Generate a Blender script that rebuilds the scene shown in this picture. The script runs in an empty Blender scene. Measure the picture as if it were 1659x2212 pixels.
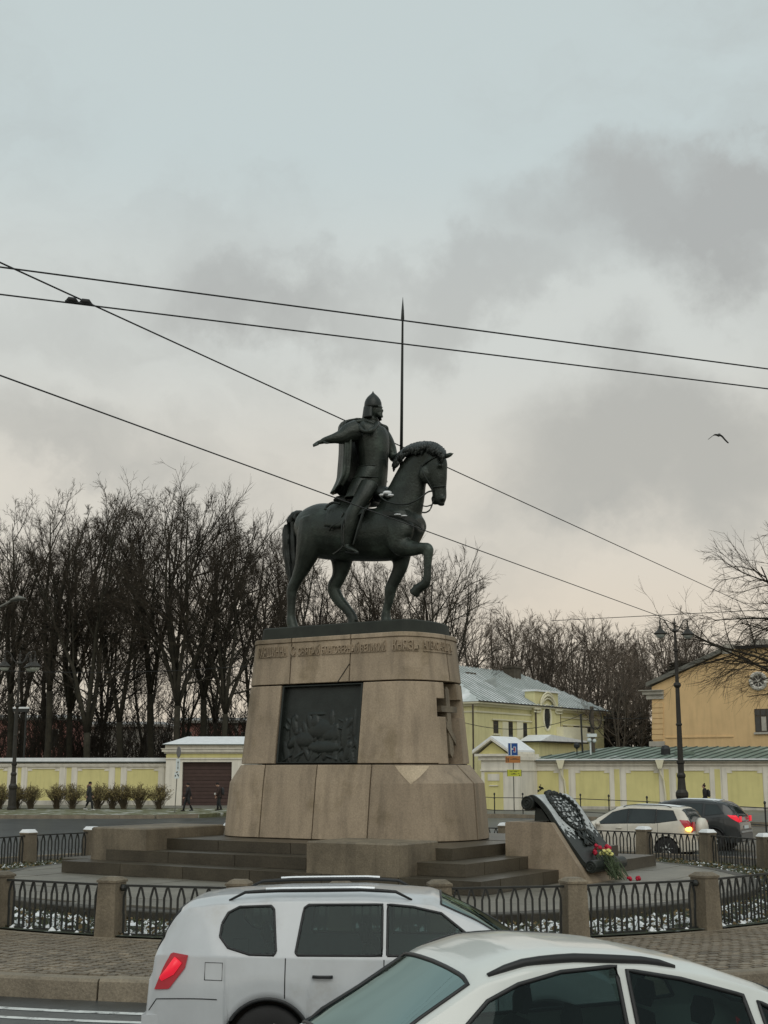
import bpy, math, random
import numpy as np
from mathutils import Vector, Matrix

# ------------------------------------------------------------------ camera, sky, sun, exposure
sc = bpy.context.scene
C = sc.collection
F, HC, HZ = 2800.0, 2.65, 1664.0           # focal length and horizon in a 1659 x 2212 frame, eye height in metres
PITCH = math.atan((HZ - 1106) / F)
cam_d = bpy.data.cameras.new('camera')
cam = bpy.data.objects.new('camera', cam_d)
C.objects.link(cam)
cam_d.sensor_fit = 'VERTICAL'
cam_d.sensor_height = 24.0
cam_d.lens = 24.0 * F / 2212.0
cam_d.clip_end = 3000
cam_d.clip_start = 0.2
cam.location = (0, 0, HC)
cam.rotation_euler = (math.radians(90) + PITCH, 0, 0)
sc.camera = cam

SUN_EL, SUN_AZ = math.radians(48), math.radians(172)     # azimuth clockwise from +Y
world = bpy.data.worlds.new('World')
sc.world = world
world.use_nodes = True
nt = world.node_tree
for n in list(nt.nodes):
    nt.nodes.remove(n)
def wn(t, **k):
    n = nt.nodes.new(t)
    for a, b in k.items():
        setattr(n, a, b)
    return n
def wl(a, b):
    nt.links.new(a, b)
def px_dir(u, v):
    cx = (u - 829.5) / F; cy = (1106 - v) / F
    d = Vector((cx, math.cos(PITCH) - cy * math.sin(PITCH), math.sin(PITCH) + cy * math.cos(PITCH)))
    return d.normalized()
out = wn('ShaderNodeOutputWorld'); bg = wn('ShaderNodeBackground')
bg.inputs['Strength'].default_value = 0.1
sky = wn('ShaderNodeTexSky'); sky.sky_type = 'NISHITA'; sky.sun_disc = False
sky.sun_elevation = SUN_EL; sky.sun_rotation = SUN_AZ; sky.air_density = 1.2; sky.dust_density = 2.0
tc = wn('ShaderNodeTexCoord')
nrm = wn('ShaderNodeVectorMath', operation='NORMALIZE'); wl(tc.outputs['Generated'], nrm.inputs[0])
noi = wn('ShaderNodeTexNoise'); noi.inputs['Scale'].default_value = 5.5; noi.inputs['Detail'].default_value = 10; noi.inputs['Roughness'].default_value = .58
wl(nrm.outputs[0], noi.inputs['Vector'])
nsub = wn('ShaderNodeVectorMath', operation='SUBTRACT'); nsub.inputs[1].default_value = (.5, .5, .5); wl(noi.outputs['Color'], nsub.inputs[0])
nscl = wn('ShaderNodeVectorMath', operation='SCALE'); nscl.inputs['Scale'].default_value = 0.26; wl(nsub.outputs[0], nscl.inputs[0])
warp = wn('ShaderNodeVectorMath', operation='ADD'); wl(nrm.outputs[0], warp.inputs[0]); wl(nscl.outputs[0], warp.inputs[1])
sep = wn('ShaderNodeSeparateXYZ'); wl(nrm.outputs[0], sep.inputs[0])
def ramp(src, stops, mode='EASE'):
    r = wn('ShaderNodeValToRGB'); r.color_ramp.interpolation = mode
    e = r.color_ramp.elements
    while len(e) < len(stops):
        e.new(0.5)
    for el, (p, c) in zip(e, stops):
        el.position = p; el.color = (c[0], c[1], c[2], 1)
    wl(src, r.inputs[0]); return r
# clear veil: warm and pale low down, cool blue grey higher
base = ramp(sep.outputs['Z'], [(0.0, (7.2, 6.2, 5.0)), (0.10, (8.1, 7.0, 5.65)), (0.20, (7.9, 7.3, 6.25)), (0.33, (7.2, 7.4, 6.9)), (0.46, (6.3, 7.15, 7.05)), (1.0, (5.6, 6.5, 6.6))])
mixs = wn('ShaderNodeMix', data_type='RGBA'); mixs.inputs['Factor'].default_value = 0.12
wl(base.outputs[0], mixs.inputs[6]); wl(sky.outputs[0], mixs.inputs[7])
# cloud banks: (pixel direction of the centre, half sizes, weight)
banks = [((1440, 520), (330, 120), .95), ((640, 640), (300, 75), .6), ((1380, 970), (380, 170), .9), ((200, 990), (300, 85), .55),
         ((1640, 450), (260, 110), .8), ((60, 770), (180, 60), .3), ((1040, 650), (260, 75), .65), ((2300, 700), (500, 260), .9), ((-700, 600), (420, 200), .8)]
acc = None
for (cu, cv), (ru, rv), wgt in banks:
    d = px_dir(cu, cv)
    s_ = wn('ShaderNodeVectorMath', operation='SUBTRACT'); s_.inputs[1].default_value = d; wl(warp.outputs[0], s_.inputs[0])
    m_ = wn('ShaderNodeVectorMath', operation='MULTIPLY'); m_.inputs[1].default_value = (F / ru, 2.5, F / rv); wl(s_.outputs[0], m_.inputs[0])
    l_ = wn('ShaderNodeVectorMath', operation='LENGTH'); wl(m_.outputs[0], l_.inputs[0])
    r_ = wn('ShaderNodeMapRange'); r_.interpolation_type = 'SMOOTHSTEP'
    r_.inputs['From Min'].default_value = 1.5; r_.inputs['From Max'].default_value = 0.3
    r_.inputs['To Min'].default_value = 0; r_.inputs['To Max'].default_value = wgt
    wl(l_.outputs['Value'], r_.inputs['Value'])
    if acc is None:
        acc = r_.outputs[0]
    else:
        mx = wn('ShaderNodeMath', operation='SMOOTH_MAX'); mx.inputs[2].default_value = .25; wl(acc, mx.inputs[0]); wl(r_.outputs[0], mx.inputs[1]); acc = mx.outputs[0]
# a general soft mottling everywhere in the sky
n2 = wn('ShaderNodeTexNoise'); n2.inputs['Scale'].default_value = 3.0; n2.inputs['Detail'].default_value = 6; n2.inputs['Roughness'].default_value = .55
str_ = wn('ShaderNodeVectorMath', operation='MULTIPLY'); str_.inputs[1].default_value = (1, 1, 2.6); wl(warp.outputs[0], str_.inputs[0])
wl(str_.outputs[0], n2.inputs['Vector'])
mr2 = wn('ShaderNodeMapRange'); mr2.interpolation_type = 'SMOOTHSTEP'
mr2.inputs['From Min'].default_value = .42; mr2.inputs['From Max'].default_value = .68; mr2.inputs['To Max'].default_value = .34
wl(n2.outputs['Fac'], mr2.inputs['Value'])
add = wn('ShaderNodeMath', operation='ADD', use_clamp=True); wl(acc, add.inputs[0]); wl(mr2.outputs[0], add.inputs[1])
ccol = ramp(sep.outputs['Z'], [(0.0, (5.4, 5.0, 4.3)), (0.22, (4.5, 4.5, 4.2)), (0.42, (4.25, 4.45, 4.4)), (1.0, (4.1, 4.4, 4.5))])
mixc = wn('ShaderNodeMix', data_type='RGBA'); wl(add.outputs[0], mixc.inputs['Factor']); wl(mixs.outputs[2], mixc.inputs[6]); wl(ccol.outputs[0], mixc.inputs[7])
wl(mixc.outputs[2], bg.inputs['Color']); wl(bg.outputs[0], out.inputs['Surface'])

sun_d = bpy.data.lights.new('sun', 'SUN'); sun_d.energy = 0.95; sun_d.angle = math.radians(50); sun_d.color = (1.0, .95, .87)
sun = bpy.data.objects.new('sun', sun_d); C.objects.link(sun)
sd = Vector((math.sin(SUN_AZ) * math.cos(SUN_EL), math.cos(SUN_AZ) * math.cos(SUN_EL), math.sin(SUN_EL)))
sun.rotation_euler = sd.to_track_quat('Z', 'Y').to_euler()
sun.location = sd * 60
vs = sc.view_settings
sc.display_settings.display_device = 'sRGB'
vs.view_transform = 'Standard'; vs.look = 'None'; vs.gamma = 1; vs.use_curve_mapping = False; vs.exposure = 0.0

# ------------------------------------------------------------------ measuring helpers
R0 = random.Random(7)
def ray(u, v):
    cx = (u - 829.5) / F; cy = (1106 - v) / F
    return (cx, math.cos(PITCH) - cy * math.sin(PITCH), math.sin(PITCH) + cy * math.cos(PITCH))
def atz(u, v, z):
    r = ray(u, v); t = (z - HC) / r[2]; return Vector((r[0] * t, r[1] * t, z))
def aty(u, v, y):
    r = ray(u, v); t = y / r[1]; return Vector((r[0] * t, y, HC + r[2] * t))
def lerp(a, b, t): return a + (b - a) * t
def smooth(t):
    t = max(0., min(1., t)); return t * t * (3 - 2 * t)

PM = {}
class MB:
    def __init__(s): s.v = []; s.f = []
    def add(s, vs, fs):
        o = len(s.v); s.v += [tuple(p) for p in vs]; s.f += [tuple(i + o for i in f) for f in fs]; return s
    def box(s, x0, x1, y0, y1, z0, z1, M=None):
        vs = [(x, y, z) for x in (x0, x1) for y in (y0, y1) for z in (z0, z1)]
        if M is not None: vs = [M @ Vector(p) for p in vs]
        return s.add(vs, [(0, 1, 3, 2), (4, 6, 7, 5), (0, 4, 5, 1), (2, 3, 7, 6), (0, 2, 6, 4), (1, 5, 7, 3)])
    def prism(s, poly, ex):
        n = len(poly); ex = Vector(ex); a = [Vector(p) for p in poly]
        return s.add(a + [p + ex for p in a], [tuple(range(n - 1, -1, -1)), tuple(range(n, 2 * n))] + [(i, (i + 1) % n, n + (i + 1) % n, n + i) for i in range(n)])
    def tube(s, pts, rads, n=8, side=None, caps=True, twist=0):
        pts = [Vector(p) for p in pts]; m = len(pts)
        if not hasattr(rads, '__len__'): rads = [rads] * m
        vs = []
        for i, p in enumerate(pts):
            t = (pts[min(i + 1, m - 1)] - pts[max(i - 1, 0)])
            t = t.normalized() if t.length > 1e-9 else Vector((0, 0, 1))
            b = Vector(side) if side is not None else (Vector((0, 0, 1)) if abs(t.z) < .9 else Vector((1, 0, 0)))
            b = (b - t * b.dot(t)); b = b.normalized() if b.length > 1e-6 else t.orthogonal().normalized()
            nn = t.cross(b)
            r = rads[i]; ra, rb = r if hasattr(r, '__len__') else (r, r)
            for k in range(n):
                a = 2 * math.pi * k / n + twist
                vs.append(p + nn * (ra * math.cos(a)) + b * (rb * math.sin(a)))
        fs = [(i * n + k, i * n + (k + 1) % n, (i + 1) * n + (k + 1) % n, (i + 1) * n + k) for i in range(m - 1) for k in range(n)]
        if caps: fs += [tuple(range(n - 1, -1, -1)), tuple(range((m - 1) * n, m * n))]
        return s.add(vs, fs)
    def lathe(s, prof, c=(0, 0, 0), n=16, M=None):
        vs = []
        for r, z in prof:
            for k in range(n):
                a = 2 * math.pi * k / n; p = Vector((r * math.cos(a), r * math.sin(a), z))
                vs.append((M @ p) if M is not None else p + Vector(c))
        m = len(prof)
        fs = [(i * n + k, i * n + (k + 1) % n, (i + 1) * n + (k + 1) % n, (i + 1) * n + k) for i in range(m - 1) for k in range(n)]
        fs += [tuple(range(n - 1, -1, -1)), tuple(range((m - 1) * n, m * n))]
        return s.add(vs, fs)
    def ball(s, c, r, n=8, m=6):
        rx, ry, rz = r if hasattr(r, '__len__') else (r, r, r)
        prof = [(math.sin(math.pi * i / m), -math.cos(math.pi * i / m)) for i in range(m + 1)]
        prof[0] = (.02, -1); prof[-1] = (.02, 1)
        M = Matrix.Translation(Vector(c)) @ Matrix.Diagonal((rx, ry, rz, 1))
        return s.lathe(prof, n=n, M=M)
    def grid(s, rows, closed=False):
        n = len(rows[0]); vs = [p for r in rows for p in r]
        fs = [(i * n + k, i * n + (k + 1) % n, (i + 1) * n + (k + 1) % n, (i + 1) * n + k) for i in range(len(rows) - 1) for k in range(n if closed else n - 1)]
        return s.add(vs, fs)
    def mesh(s, name, mat=None, smooth_=False, inv=None):
        me = bpy.data.meshes.new(name)
        vs = [tuple(inv @ Vector(p)) for p in s.v] if inv is not None else s.v
        me.from_pydata(vs, [], s.f); me.update()
        if mat: me.materials.append(mat)
        if smooth_: me.polygons.foreach_set('use_smooth', [True] * len(me.polygons))
        return me
    def build(s, name, mat, parent=None, smooth_=False, local=False, label=None, normals=True):
        if parent is not None:
            inv = None if local else PM[parent].inverted()
        else:
            if not s.v: s.v = [(0, 0, 0)]
            xs = np.array(s.v); lo = xs.min(0); hi = xs.max(0); base = Vector(((lo[0] + hi[0]) / 2, (lo[1] + hi[1]) / 2, lo[2]))
            inv = Matrix.Translation(-base)
        me = s.mesh(name, mat, smooth_, inv)
        if normals:
            import bmesh
            bm = bmesh.new(); bm.from_mesh(me); bmesh.ops.recalc_face_normals(bm, faces=bm.faces); bm.to_mesh(me); bm.free()
        o = bpy.data.objects.new(name, me); C.objects.link(o)
        if parent is not None:
            o.parent = parent; PM[o] = PM[parent]
        else:
            o.location = base; PM[o] = Matrix.Translation(base)
        if label: o['label'] = label
        return o
def tag(o, label, cat, group=None, kind=None):
    o['label'] = label; o['category'] = cat
    if group: o['group'] = group
    if kind: o['kind'] = kind
    return o
def struct(o): o['kind'] = 'structure'; return o
def stuff(o): o['kind'] = 'stuff'; return o
def thing(name, label, cat, loc=(0, 0, 0), rz=0, group=None, kind=None):
    o = bpy.data.objects.new(name, None); C.objects.link(o); o.location = loc; o.rotation_euler = (0, 0, rz)
    o.empty_display_size = .2
    PM[o] = Matrix.Translation(Vector(loc)) @ Matrix.Rotation(rz, 4, 'Z')
    if label: o['label'] = label
    if cat: o['category'] = cat
    if group: o['group'] = group
    if kind: o['kind'] = kind
    return o
def place(me, name, parent, loc=(0, 0, 0), rz=0, sc_=None):
    o = bpy.data.objects.new(name, me); C.objects.link(o); o.parent = parent; o.location = loc; o.rotation_euler = (0, 0, rz)
    if sc_: o.scale = sc_
    return o
def dup(root, loc, rz=None, label=None, scale=None):
    r = root.copy(); C.objects.link(r); r.location = loc
    if rz is not None: r.rotation_euler = (0, 0, rz)
    if scale: r.scale = scale
    if label: r['label'] = label
    def rec(a, b):
        for ch in a.children:
            c = ch.copy(); C.objects.link(c); c.parent = b; rec(ch, c)
    rec(root, r)
    return r
def textmesh(body, w, h, depth, fn, mb, res=2):
    """letters as solid geometry: fn maps (0..w, 0..h, 0..depth) to a world point"""
    cu = bpy.data.curves.new('lettering', 'FONT'); cu.body = body; cu.extrude = .05; cu.resolution_u = res
    ob = bpy.data.objects.new('lettering', cu); C.objects.link(ob)
    dg = bpy.context.evaluated_depsgraph_get(); dg.update()
    me = bpy.data.meshes.new_from_object(ob.evaluated_get(dg))
    a = np.array([v.co[:] for v in me.vertices]); lo = a.min(0); hi = a.max(0)
    vs = [fn((p[0] - lo[0]) / (hi[0] - lo[0]) * w, (p[1] - lo[1]) / (hi[1] - lo[1]) * h, (p[2] - lo[2]) / (hi[2] - lo[2]) * depth) for p in a]
    mb.add(vs, [tuple(p.vertices) for p in me.polygons])
    C.objects.unlink(ob); bpy.data.objects.remove(ob); bpy.data.curves.remove(cu); bpy.data.meshes.remove(me)

# ------------------------------------------------------------------ materials
def mat(name, col, rough=.75, metal=0., var=.15, scale=2.5, bump=0., bscale=30., col2=None, thr=(.45, .62), scale2=3., spec=.4, obj_rnd=0., streak=0., emit=None, speck=0., coat=0.):
    m = bpy.data.materials.new(name); m.use_nodes = True; t = m.node_tree; N = t.nodes; L = t.links
    b = N['Principled BSDF']
    b.inputs['Roughness'].default_value = rough; b.inputs['Metallic'].default_value = metal; b.inputs['Specular IOR Level'].default_value = spec
    if coat: b.inputs['Coat Weight'].default_value = coat; b.inputs['Coat Roughness'].default_value = .08
    g = N.new('ShaderNodeNewGeometry')
    no = N.new('ShaderNodeTexNoise'); no.inputs['Scale'].default_value = scale; no.inputs['Detail'].default_value = 6; no.inputs['Roughness'].default_value = .6
    L.new(g.outputs['Position'], no.inputs['Vector'])
    r = N.new('ShaderNodeMapRange'); r.inputs['From Min'].default_value = .3; r.inputs['From Max'].default_value = .7
    r.inputs['To Min'].default_value = 1 - var; r.inputs['To Max'].default_value = 1 + var
    L.new(no.outputs['Fac'], r.inputs['Value'])
    val = r.outputs[0]
    def mul(a, bb):
        x = N.new('ShaderNodeMath'); x.operation = 'MULTIPLY'; L.new(a, x.inputs[0]); L.new(bb, x.inputs[1]); return x.outputs[0]
    if obj_rnd:
        oi = N.new('ShaderNodeObjectInfo'); r3 = N.new('ShaderNodeMapRange'); r3.inputs['To Min'].default_value = 1 - obj_rnd; r3.inputs['To Max'].default_value = 1 + obj_rnd
        L.new(oi.outputs['Random'], r3.inputs['Value']); val = mul(val, r3.outputs[0])
    if streak:
        ms = N.new('ShaderNodeVectorMath'); ms.operation = 'MULTIPLY'; ms.inputs[1].default_value = (3, 3, .35); L.new(g.outputs['Position'], ms.inputs[0])
        n3 = N.new('ShaderNodeTexNoise'); n3.inputs['Scale'].default_value = 1.3; n3.inputs['Detail'].default_value = 5; L.new(ms.outputs[0], n3.inputs['Vector'])
        r4 = N.new('ShaderNodeMapRange'); r4.interpolation_type = 'SMOOTHSTEP'; r4.inputs['From Min'].default_value = .42; r4.inputs['From Max'].default_value = .68; r4.inputs['To Min'].default_value = 1; r4.inputs['To Max'].default_value = 1 - streak
        L.new(n3.outputs['Fac'], r4.inputs['Value']); val = mul(val, r4.outputs[0])
    if speck:
        n4 = N.new('ShaderNodeTexNoise'); n4.inputs['Scale'].default_value = 28; n4.inputs['Detail'].default_value = 3; n4.inputs['Roughness'].default_value = .8; L.new(g.outputs['Position'], n4.inputs['Vector'])
        r5 = N.new('ShaderNodeMapRange'); r5.inputs['From Min'].default_value = .3; r5.inputs['From Max'].default_value = .7; r5.inputs['To Min'].default_value = 1 - speck; r5.inputs['To Max'].default_value = 1 + speck
        L.new(n4.outputs['Fac'], r5.inputs['Value']); val = mul(val, r5.outputs[0])
    vm = N.new('ShaderNodeVectorMath'); vm.operation = 'SCALE'; L.new(val, vm.inputs['Scale'])
    if col2 is not None:
        n5 = N.new('ShaderNodeTexNoise'); n5.inputs['Scale'].default_value = scale2; n5.inputs['Detail'].default_value = 8; n5.inputs['Roughness'].default_value = .65
        L.new(g.outputs['Position'], n5.inputs['Vector'])
        r6 = N.new('ShaderNodeMapRange'); r6.interpolation_type = 'SMOOTHSTEP'; r6.inputs['From Min'].default_value = thr[0]; r6.inputs['From Max'].default_value = thr[1]; L.new(n5.outputs['Fac'], r6.inputs['Value'])
        mx = N.new('ShaderNodeMix'); mx.data_type = 'RGBA'; mx.inputs[6].default_value = (*col, 1); mx.inputs[7].default_value = (*col2, 1); L.new(r6.outputs[0], mx.inputs['Factor'])
        L.new(mx.outputs[2], vm.inputs[0])
    else:
        vm.inputs[0].default_value = col
    L.new(vm.outputs[0], b.inputs['Base Color'])
    if bump:
        n6 = N.new('ShaderNodeTexNoise'); n6.inputs['Scale'].default_value = bscale; n6.inputs['Detail'].default_value = 5; L.new(g.outputs['Position'], n6.inputs['Vector'])
        bp = N.new('ShaderNodeBump'); bp.inputs['Strength'].default_value = bump; bp.inputs['Distance'].default_value = .03; L.new(n6.outputs['Fac'], bp.inputs['Height']); L.new(bp.outputs[0], b.inputs['Normal'])
    if emit:
        b.inputs['Emission Color'].default_value = (*emit[0], 1); b.inputs['Emission Strength'].default_value = emit[1]
    return m
M = {}
M['granite'] = mat('pink_brown_granite', (.325, .26, .185), .7, var=.16, scale=.7, obj_rnd=.15, streak=.24, speck=.2, col2=(.235, .185, .12), thr=(.50, .68), scale2=.75, bump=.15, bscale=40)
M['granite_light'] = mat('pale_fresh_granite', (.45, .37, .26), .7, var=.1, speck=.2)
M['granite_grey'] = mat('worn_grey_granite', (.17, .142, .1), .6, var=.3, scale=1.1, obj_rnd=.15, streak=.3, speck=.25, bump=.25)
M['step'] = mat('dark_wet_step_stone', (.064, .055, .039), .36, var=.3, scale=1.2, obj_rnd=.15, speck=.25, bump=.2)
M['edge'] = mat('black_wet_edge_stone', (.05, .045, .033), .5, var=.3, scale=2, obj_rnd=.2, speck=.2)
M['slab'] = mat('damp_paving_stone', (.17, .16, .13), .4, var=.25, scale=1.3, obj_rnd=.14, speck=.2, bump=.2)
M['core'] = mat('dark_mortar_and_niche_shade', (.03, .026, .02), .95)  # joint mortar, also the painted shade at the back of the cross niche
M['cobble'] = mat('brown_setts', (.17, .14, .1), .55, var=.3, scale=3, obj_rnd=.3, speck=.3, bump=.3)
M['kerb'] = mat('kerb_granite', (.2, .17, .125), .7, var=.25, scale=2, obj_rnd=.12, speck=.25, bump=.4)
M['grout'] = mat('dark_sand_bed', (.045, .038, .028), .9)
M['asphalt'] = mat('wet_asphalt', (.062, .068, .068), .34, var=.3, scale=.5, col2=(.036, .04, .04), thr=(.45, .6), scale2=.6, speck=.2, bump=.15, bscale=60)
M['paint'] = mat('road_marking_white', (.6, .62, .6), .6, var=.2, scale=5, col2=(.12, .12, .12), thr=(.52, .68), scale2=6)
M['pavement'] = mat('grey_pavement', (.15, .145, .12), .6, var=.3, scale=1.2, speck=.2, col2=(.5, .5, .48), thr=(.64, .72), scale2=1.1)
M['soil'] = mat('bare_ground', (.05, .048, .03), .95, var=.3, scale=.3, col2=(.45, .46, .44), thr=(.6, .75), scale2=.25)
M['lawn'] = mat('thin_grass_with_snow', (.12, .12, .06), .95, var=.35, scale=2, col2=(.55, .57, .54), thr=(.50, .66), scale2=.9, bump=.6, bscale=8)
M['lawn2'] = mat('lawn_around_monument', (.035, .042, .026), .95, var=.4, scale=4, col2=(.4, .42, .4), thr=(.56, .66), scale2=3.2, bump=.8, bscale=14)
M['thinsnow'] = mat('thin_wet_snow', (.42, .45, .45), .7, var=.2, scale=9)
M['snow'] = mat('old_snow', (.74, .77, .78), .8, var=.08, scale=3, bump=.2, bscale=12)
M['grass'] = mat('grass_blades', (.075, .09, .04), .9, var=.4, scale=5)
M['leaf'] = mat('dead_leaves', (.14, .1, .045), .85, var=.4, scale=8)
M['bronze'] = mat('dark_green_bronze', (.022, .029, .023), .42, metal=.35, var=.35, scale=2.2, col2=(.05, .068, .055), thr=(.48, .72), scale2=1.3, bump=.35, bscale=22, spec=.5)
M['bronze_dark'] = mat('blackened_bronze', (.018, .023, .02), .45, metal=.3, var=.3, scale=3, bump=.15, bscale=20, spec=.5)
M['bronze_plinth'] = mat('bronze_plinth', (.02, .024, .018), .7, var=.3, scale=2)
M['iron'] = mat('black_painted_iron', (.02, .022, .02), .5, var=.25, scale=8, spec=.5)
M['lamp_iron'] = mat('dark_brown_iron', (.026, .024, .019), .5, var=.3, scale=5)
M['lampglass'] = mat('milky_lamp_glass', (.45, .48, .44), .3, var=.08)
M['bark'] = mat('dark_wet_bark', (.035, .032, .022), .95, var=.35, scale=2.5, bump=.5, bscale=10)
M['twig'] = mat('fine_dark_twigs', (.045, .036, .025), .95, var=.3, scale=.5)
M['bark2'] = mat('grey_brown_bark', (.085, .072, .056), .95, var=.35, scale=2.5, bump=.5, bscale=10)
M['twig2'] = mat('hazed_brown_twigs', (.12, .096, .075), .95, var=.3, scale=.5)  # paler than the near twigs, distance haze put into the colour
M['conifer'] = mat('dark_evergreen', (.034, .03, .021), .95, var=.4, scale=1)
M['yellow'] = mat('yellow_plaster', (.65, .60, .27), .85, var=.05, scale=1.2, streak=.08, bump=.05)
M['cream'] = mat('cream_white_plaster', (.72, .69, .60), .85, var=.05, scale=1.1, streak=.12, bump=.05)
M['plinthpaint'] = mat('grimy_white_plinth', (.5, .48, .42), .9, var=.15, scale=1.5, streak=.3)
M['orange'] = mat('orange_ochre_plaster', (.71, .50, .26), .85, var=.06, scale=.8, streak=.08)
M['villa'] = mat('pale_yellow_villa_plaster', (.66, .62, .34), .85, var=.05, scale=.8, streak=.1)
M['villatrim'] = mat('pale_cream_villa_trim', (.68, .65, .48), .85, var=.05)
M['pink'] = mat('faded_pink_plaster', (.5, .25, .21), .9, var=.15, scale=.6)
M['pinktrim'] = mat('pale_grey_plaster', (.42, .4, .35), .9, var=.12)
M['roofgreen'] = mat('green_grey_roof_sheet', (.15, .2, .16), .55, var=.2, scale=.6, col2=(.55, .58, .56), thr=(.55, .75), scale2=.5)
M['roofsnow'] = mat('snow_dusted_roof_sheet', (.5, .55, .54), .7, var=.12, scale=.7, col2=(.74, .77, .78), thr=(.42, .6), scale2=.35)
M['seam'] = mat('dark_roof_seam', (.07, .09, .075), .6)
M['seamlight'] = mat('grey_roof_seam', (.3, .33, .32), .6)
M['brown'] = mat('dark_brown_gate_board', (.062, .036, .03), .65, var=.15, scale=2, obj_rnd=.12)
M['window'] = mat('dark_window_glass', (.035, .04, .042), .12, var=.3, scale=1, spec=.6)
M['winwood'] = mat('dark_window_frame', (.07, .055, .04), .7)
M['signblue'] = mat('sign_blue', (.012, .07, .26), .5, var=.05)
M['signwhite'] = mat('sign_white', (.62, .68, .68), .5, var=.05)
M['signred'] = mat('sign_red', (.42, .03, .04), .5)
M['signorange'] = mat('sign_orange', (.42, .17, .045), .6, var=.1)
M['signyellow'] = mat('sign_yellow_green', (.5, .52, .05), .6, var=.06)
M['signgrey'] = mat('sign_back_grey', (.15, .15, .16), .55, var=.2, scale=8)
M['signdark'] = mat('sign_dark_print', (.035, .04, .025), .6)
M['pole'] = mat('grey_metal_pole', (.16, .16, .14), .5, metal=.3)
M['car_silver'] = mat('silver_white_car_paint', (.52, .55, .57), .3, var=.07, scale=2, coat=.6, streak=.06, col2=(.42, .42, .40), thr=(.55, .8), scale2=2.2)
M['car_white'] = mat('white_car_paint', (.62, .65, .62), .28, var=.04, scale=2, coat=.7)
M['car_cream'] = mat('dirty_cream_car_paint', (.62, .59, .51), .38, var=.12, scale=2.5, coat=.4)
M['car_black'] = mat('dark_grey_car_paint', (.03, .033, .033), .32, var=.15, scale=2.5, coat=.6)
M['carglass'] = mat('tinted_car_glass', (.018, .026, .026), .05, var=.3, scale=1.5, spec=.6)
M['carglass2'] = mat('green_tinted_windscreen', (.10, .15, .145), .06, var=.3, scale=1.5, spec=.8)
M['seat'] = mat('dark_seat_cloth', (.05, .05, .048), .9, var=.2, scale=8)
M['trim'] = mat('black_plastic_trim', (.02, .022, .023), .5)
M['chrome'] = mat('satin_metal', (.5, .53, .55), .3, metal=.8)
M['tyre'] = mat('tyre_rubber', (.02, .02, .02), .85)
M['rim'] = mat('alloy_rim', (.3, .31, .3), .4, metal=.6, var=.2)
M['red'] = mat('red_lamp_lens', (.45, .01, .02), .3, emit=((1, .03, .06), .55))
M['amber'] = mat('lit_amber_lamp', (.8, .3, .03), .3, emit=((1, .62, .1), 4.0))
M['redoff'] = mat('dark_red_lamp_lens', (.25, .012, .022), .2, emit=((1, .05, .08), .1), spec=.6)
M['plate'] = mat('number_plate', (.6, .45, .25), .5)
M['skin'] = mat('skin', (.42, .26, .19), .6, var=.08)
M['coat_dark'] = mat('dark_coat_cloth', (.02, .019, .02), .9, var=.3, scale=6)
M['coat_grey'] = mat('dark_grey_coat_cloth', (.032, .034, .036), .9, var=.3, scale=6)
M['coat_brown'] = mat('dark_brown_coat_cloth', (.035, .022, .018), .9, var=.3, scale=6)
M['trouser'] = mat('dark_trouser_cloth', (.022, .025, .026), .9, var=.3, scale=6)
M['hat'] = mat('dark_knit_cap', (.015, .014, .014), .95)
M['hair'] = mat('dark_brown_hair', (.03, .018, .012), .8)
M['shoe'] = mat('dark_shoe', (.015, .014, .013), .6)
M['shoe_white'] = mat('pale_shoe', (.55, .55, .52), .6)
M['bag'] = mat('brown_bag', (.16, .09, .07), .7, var=.2)
M['paper'] = mat('white_paper', (.6, .6, .58), .7)
M['wire'] = mat('black_cable', (.012, .013, .013), .6)
M['rose'] = mat('red_petals', (.42, .01, .035), .6, var=.3, scale=15)
M['mum'] = mat('pale_yellow_petals', (.6, .58, .2), .6, var=.2, scale=15)
M['stem'] = mat('green_stems', (.06, .085, .04), .7, var=.4, scale=12)
M['bird'] = mat('dark_grey_plumage', (.06, .06, .055), .8, var=.3, scale=8)
M['graffiti'] = mat('black_spray_paint', (.02, .02, .015), .8)
M['hedgeleaf'] = mat('yellow_green_leaves', (.27, .22, .09), .85, var=.45, scale=6)
M['hedgetwig'] = mat('brown_hedge_twigs', (.1, .08, .05), .9)
M['clock'] = mat('pale_stucco_rosette', (.6, .58, .52), .8)

def clear_glass(name, tint, gc=(.42, .5, .5)):
    m = bpy.data.materials.new(name); m.use_nodes = True; t = m.node_tree
    for n in list(t.nodes): t.nodes.remove(n)
    o = t.nodes.new('ShaderNodeOutputMaterial'); mx = t.nodes.new('ShaderNodeMixShader'); fr = t.nodes.new('ShaderNodeFresnel'); fr.inputs['IOR'].default_value = 1.5
    tr = t.nodes.new('ShaderNodeBsdfTransparent'); tr.inputs['Color'].default_value = (*tint, 1); gl = t.nodes.new('ShaderNodeBsdfGlossy'); gl.inputs['Roughness'].default_value = .03; gl.inputs['Color'].default_value = (*gc, 1)
    t.links.new(fr.outputs[0], mx.inputs[0]); t.links.new(tr.outputs[0], mx.inputs[1]); t.links.new(gl.outputs[0], mx.inputs[2]); t.links.new(mx.outputs[0], o.inputs['Surface']); return m
M['clearglass'] = clear_glass('tinted_side_glass', (.25, .32, .31))
M['clearscreen'] = clear_glass('green_windscreen_glass', (.26, .38, .35), (.27, .36, .35))

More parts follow.
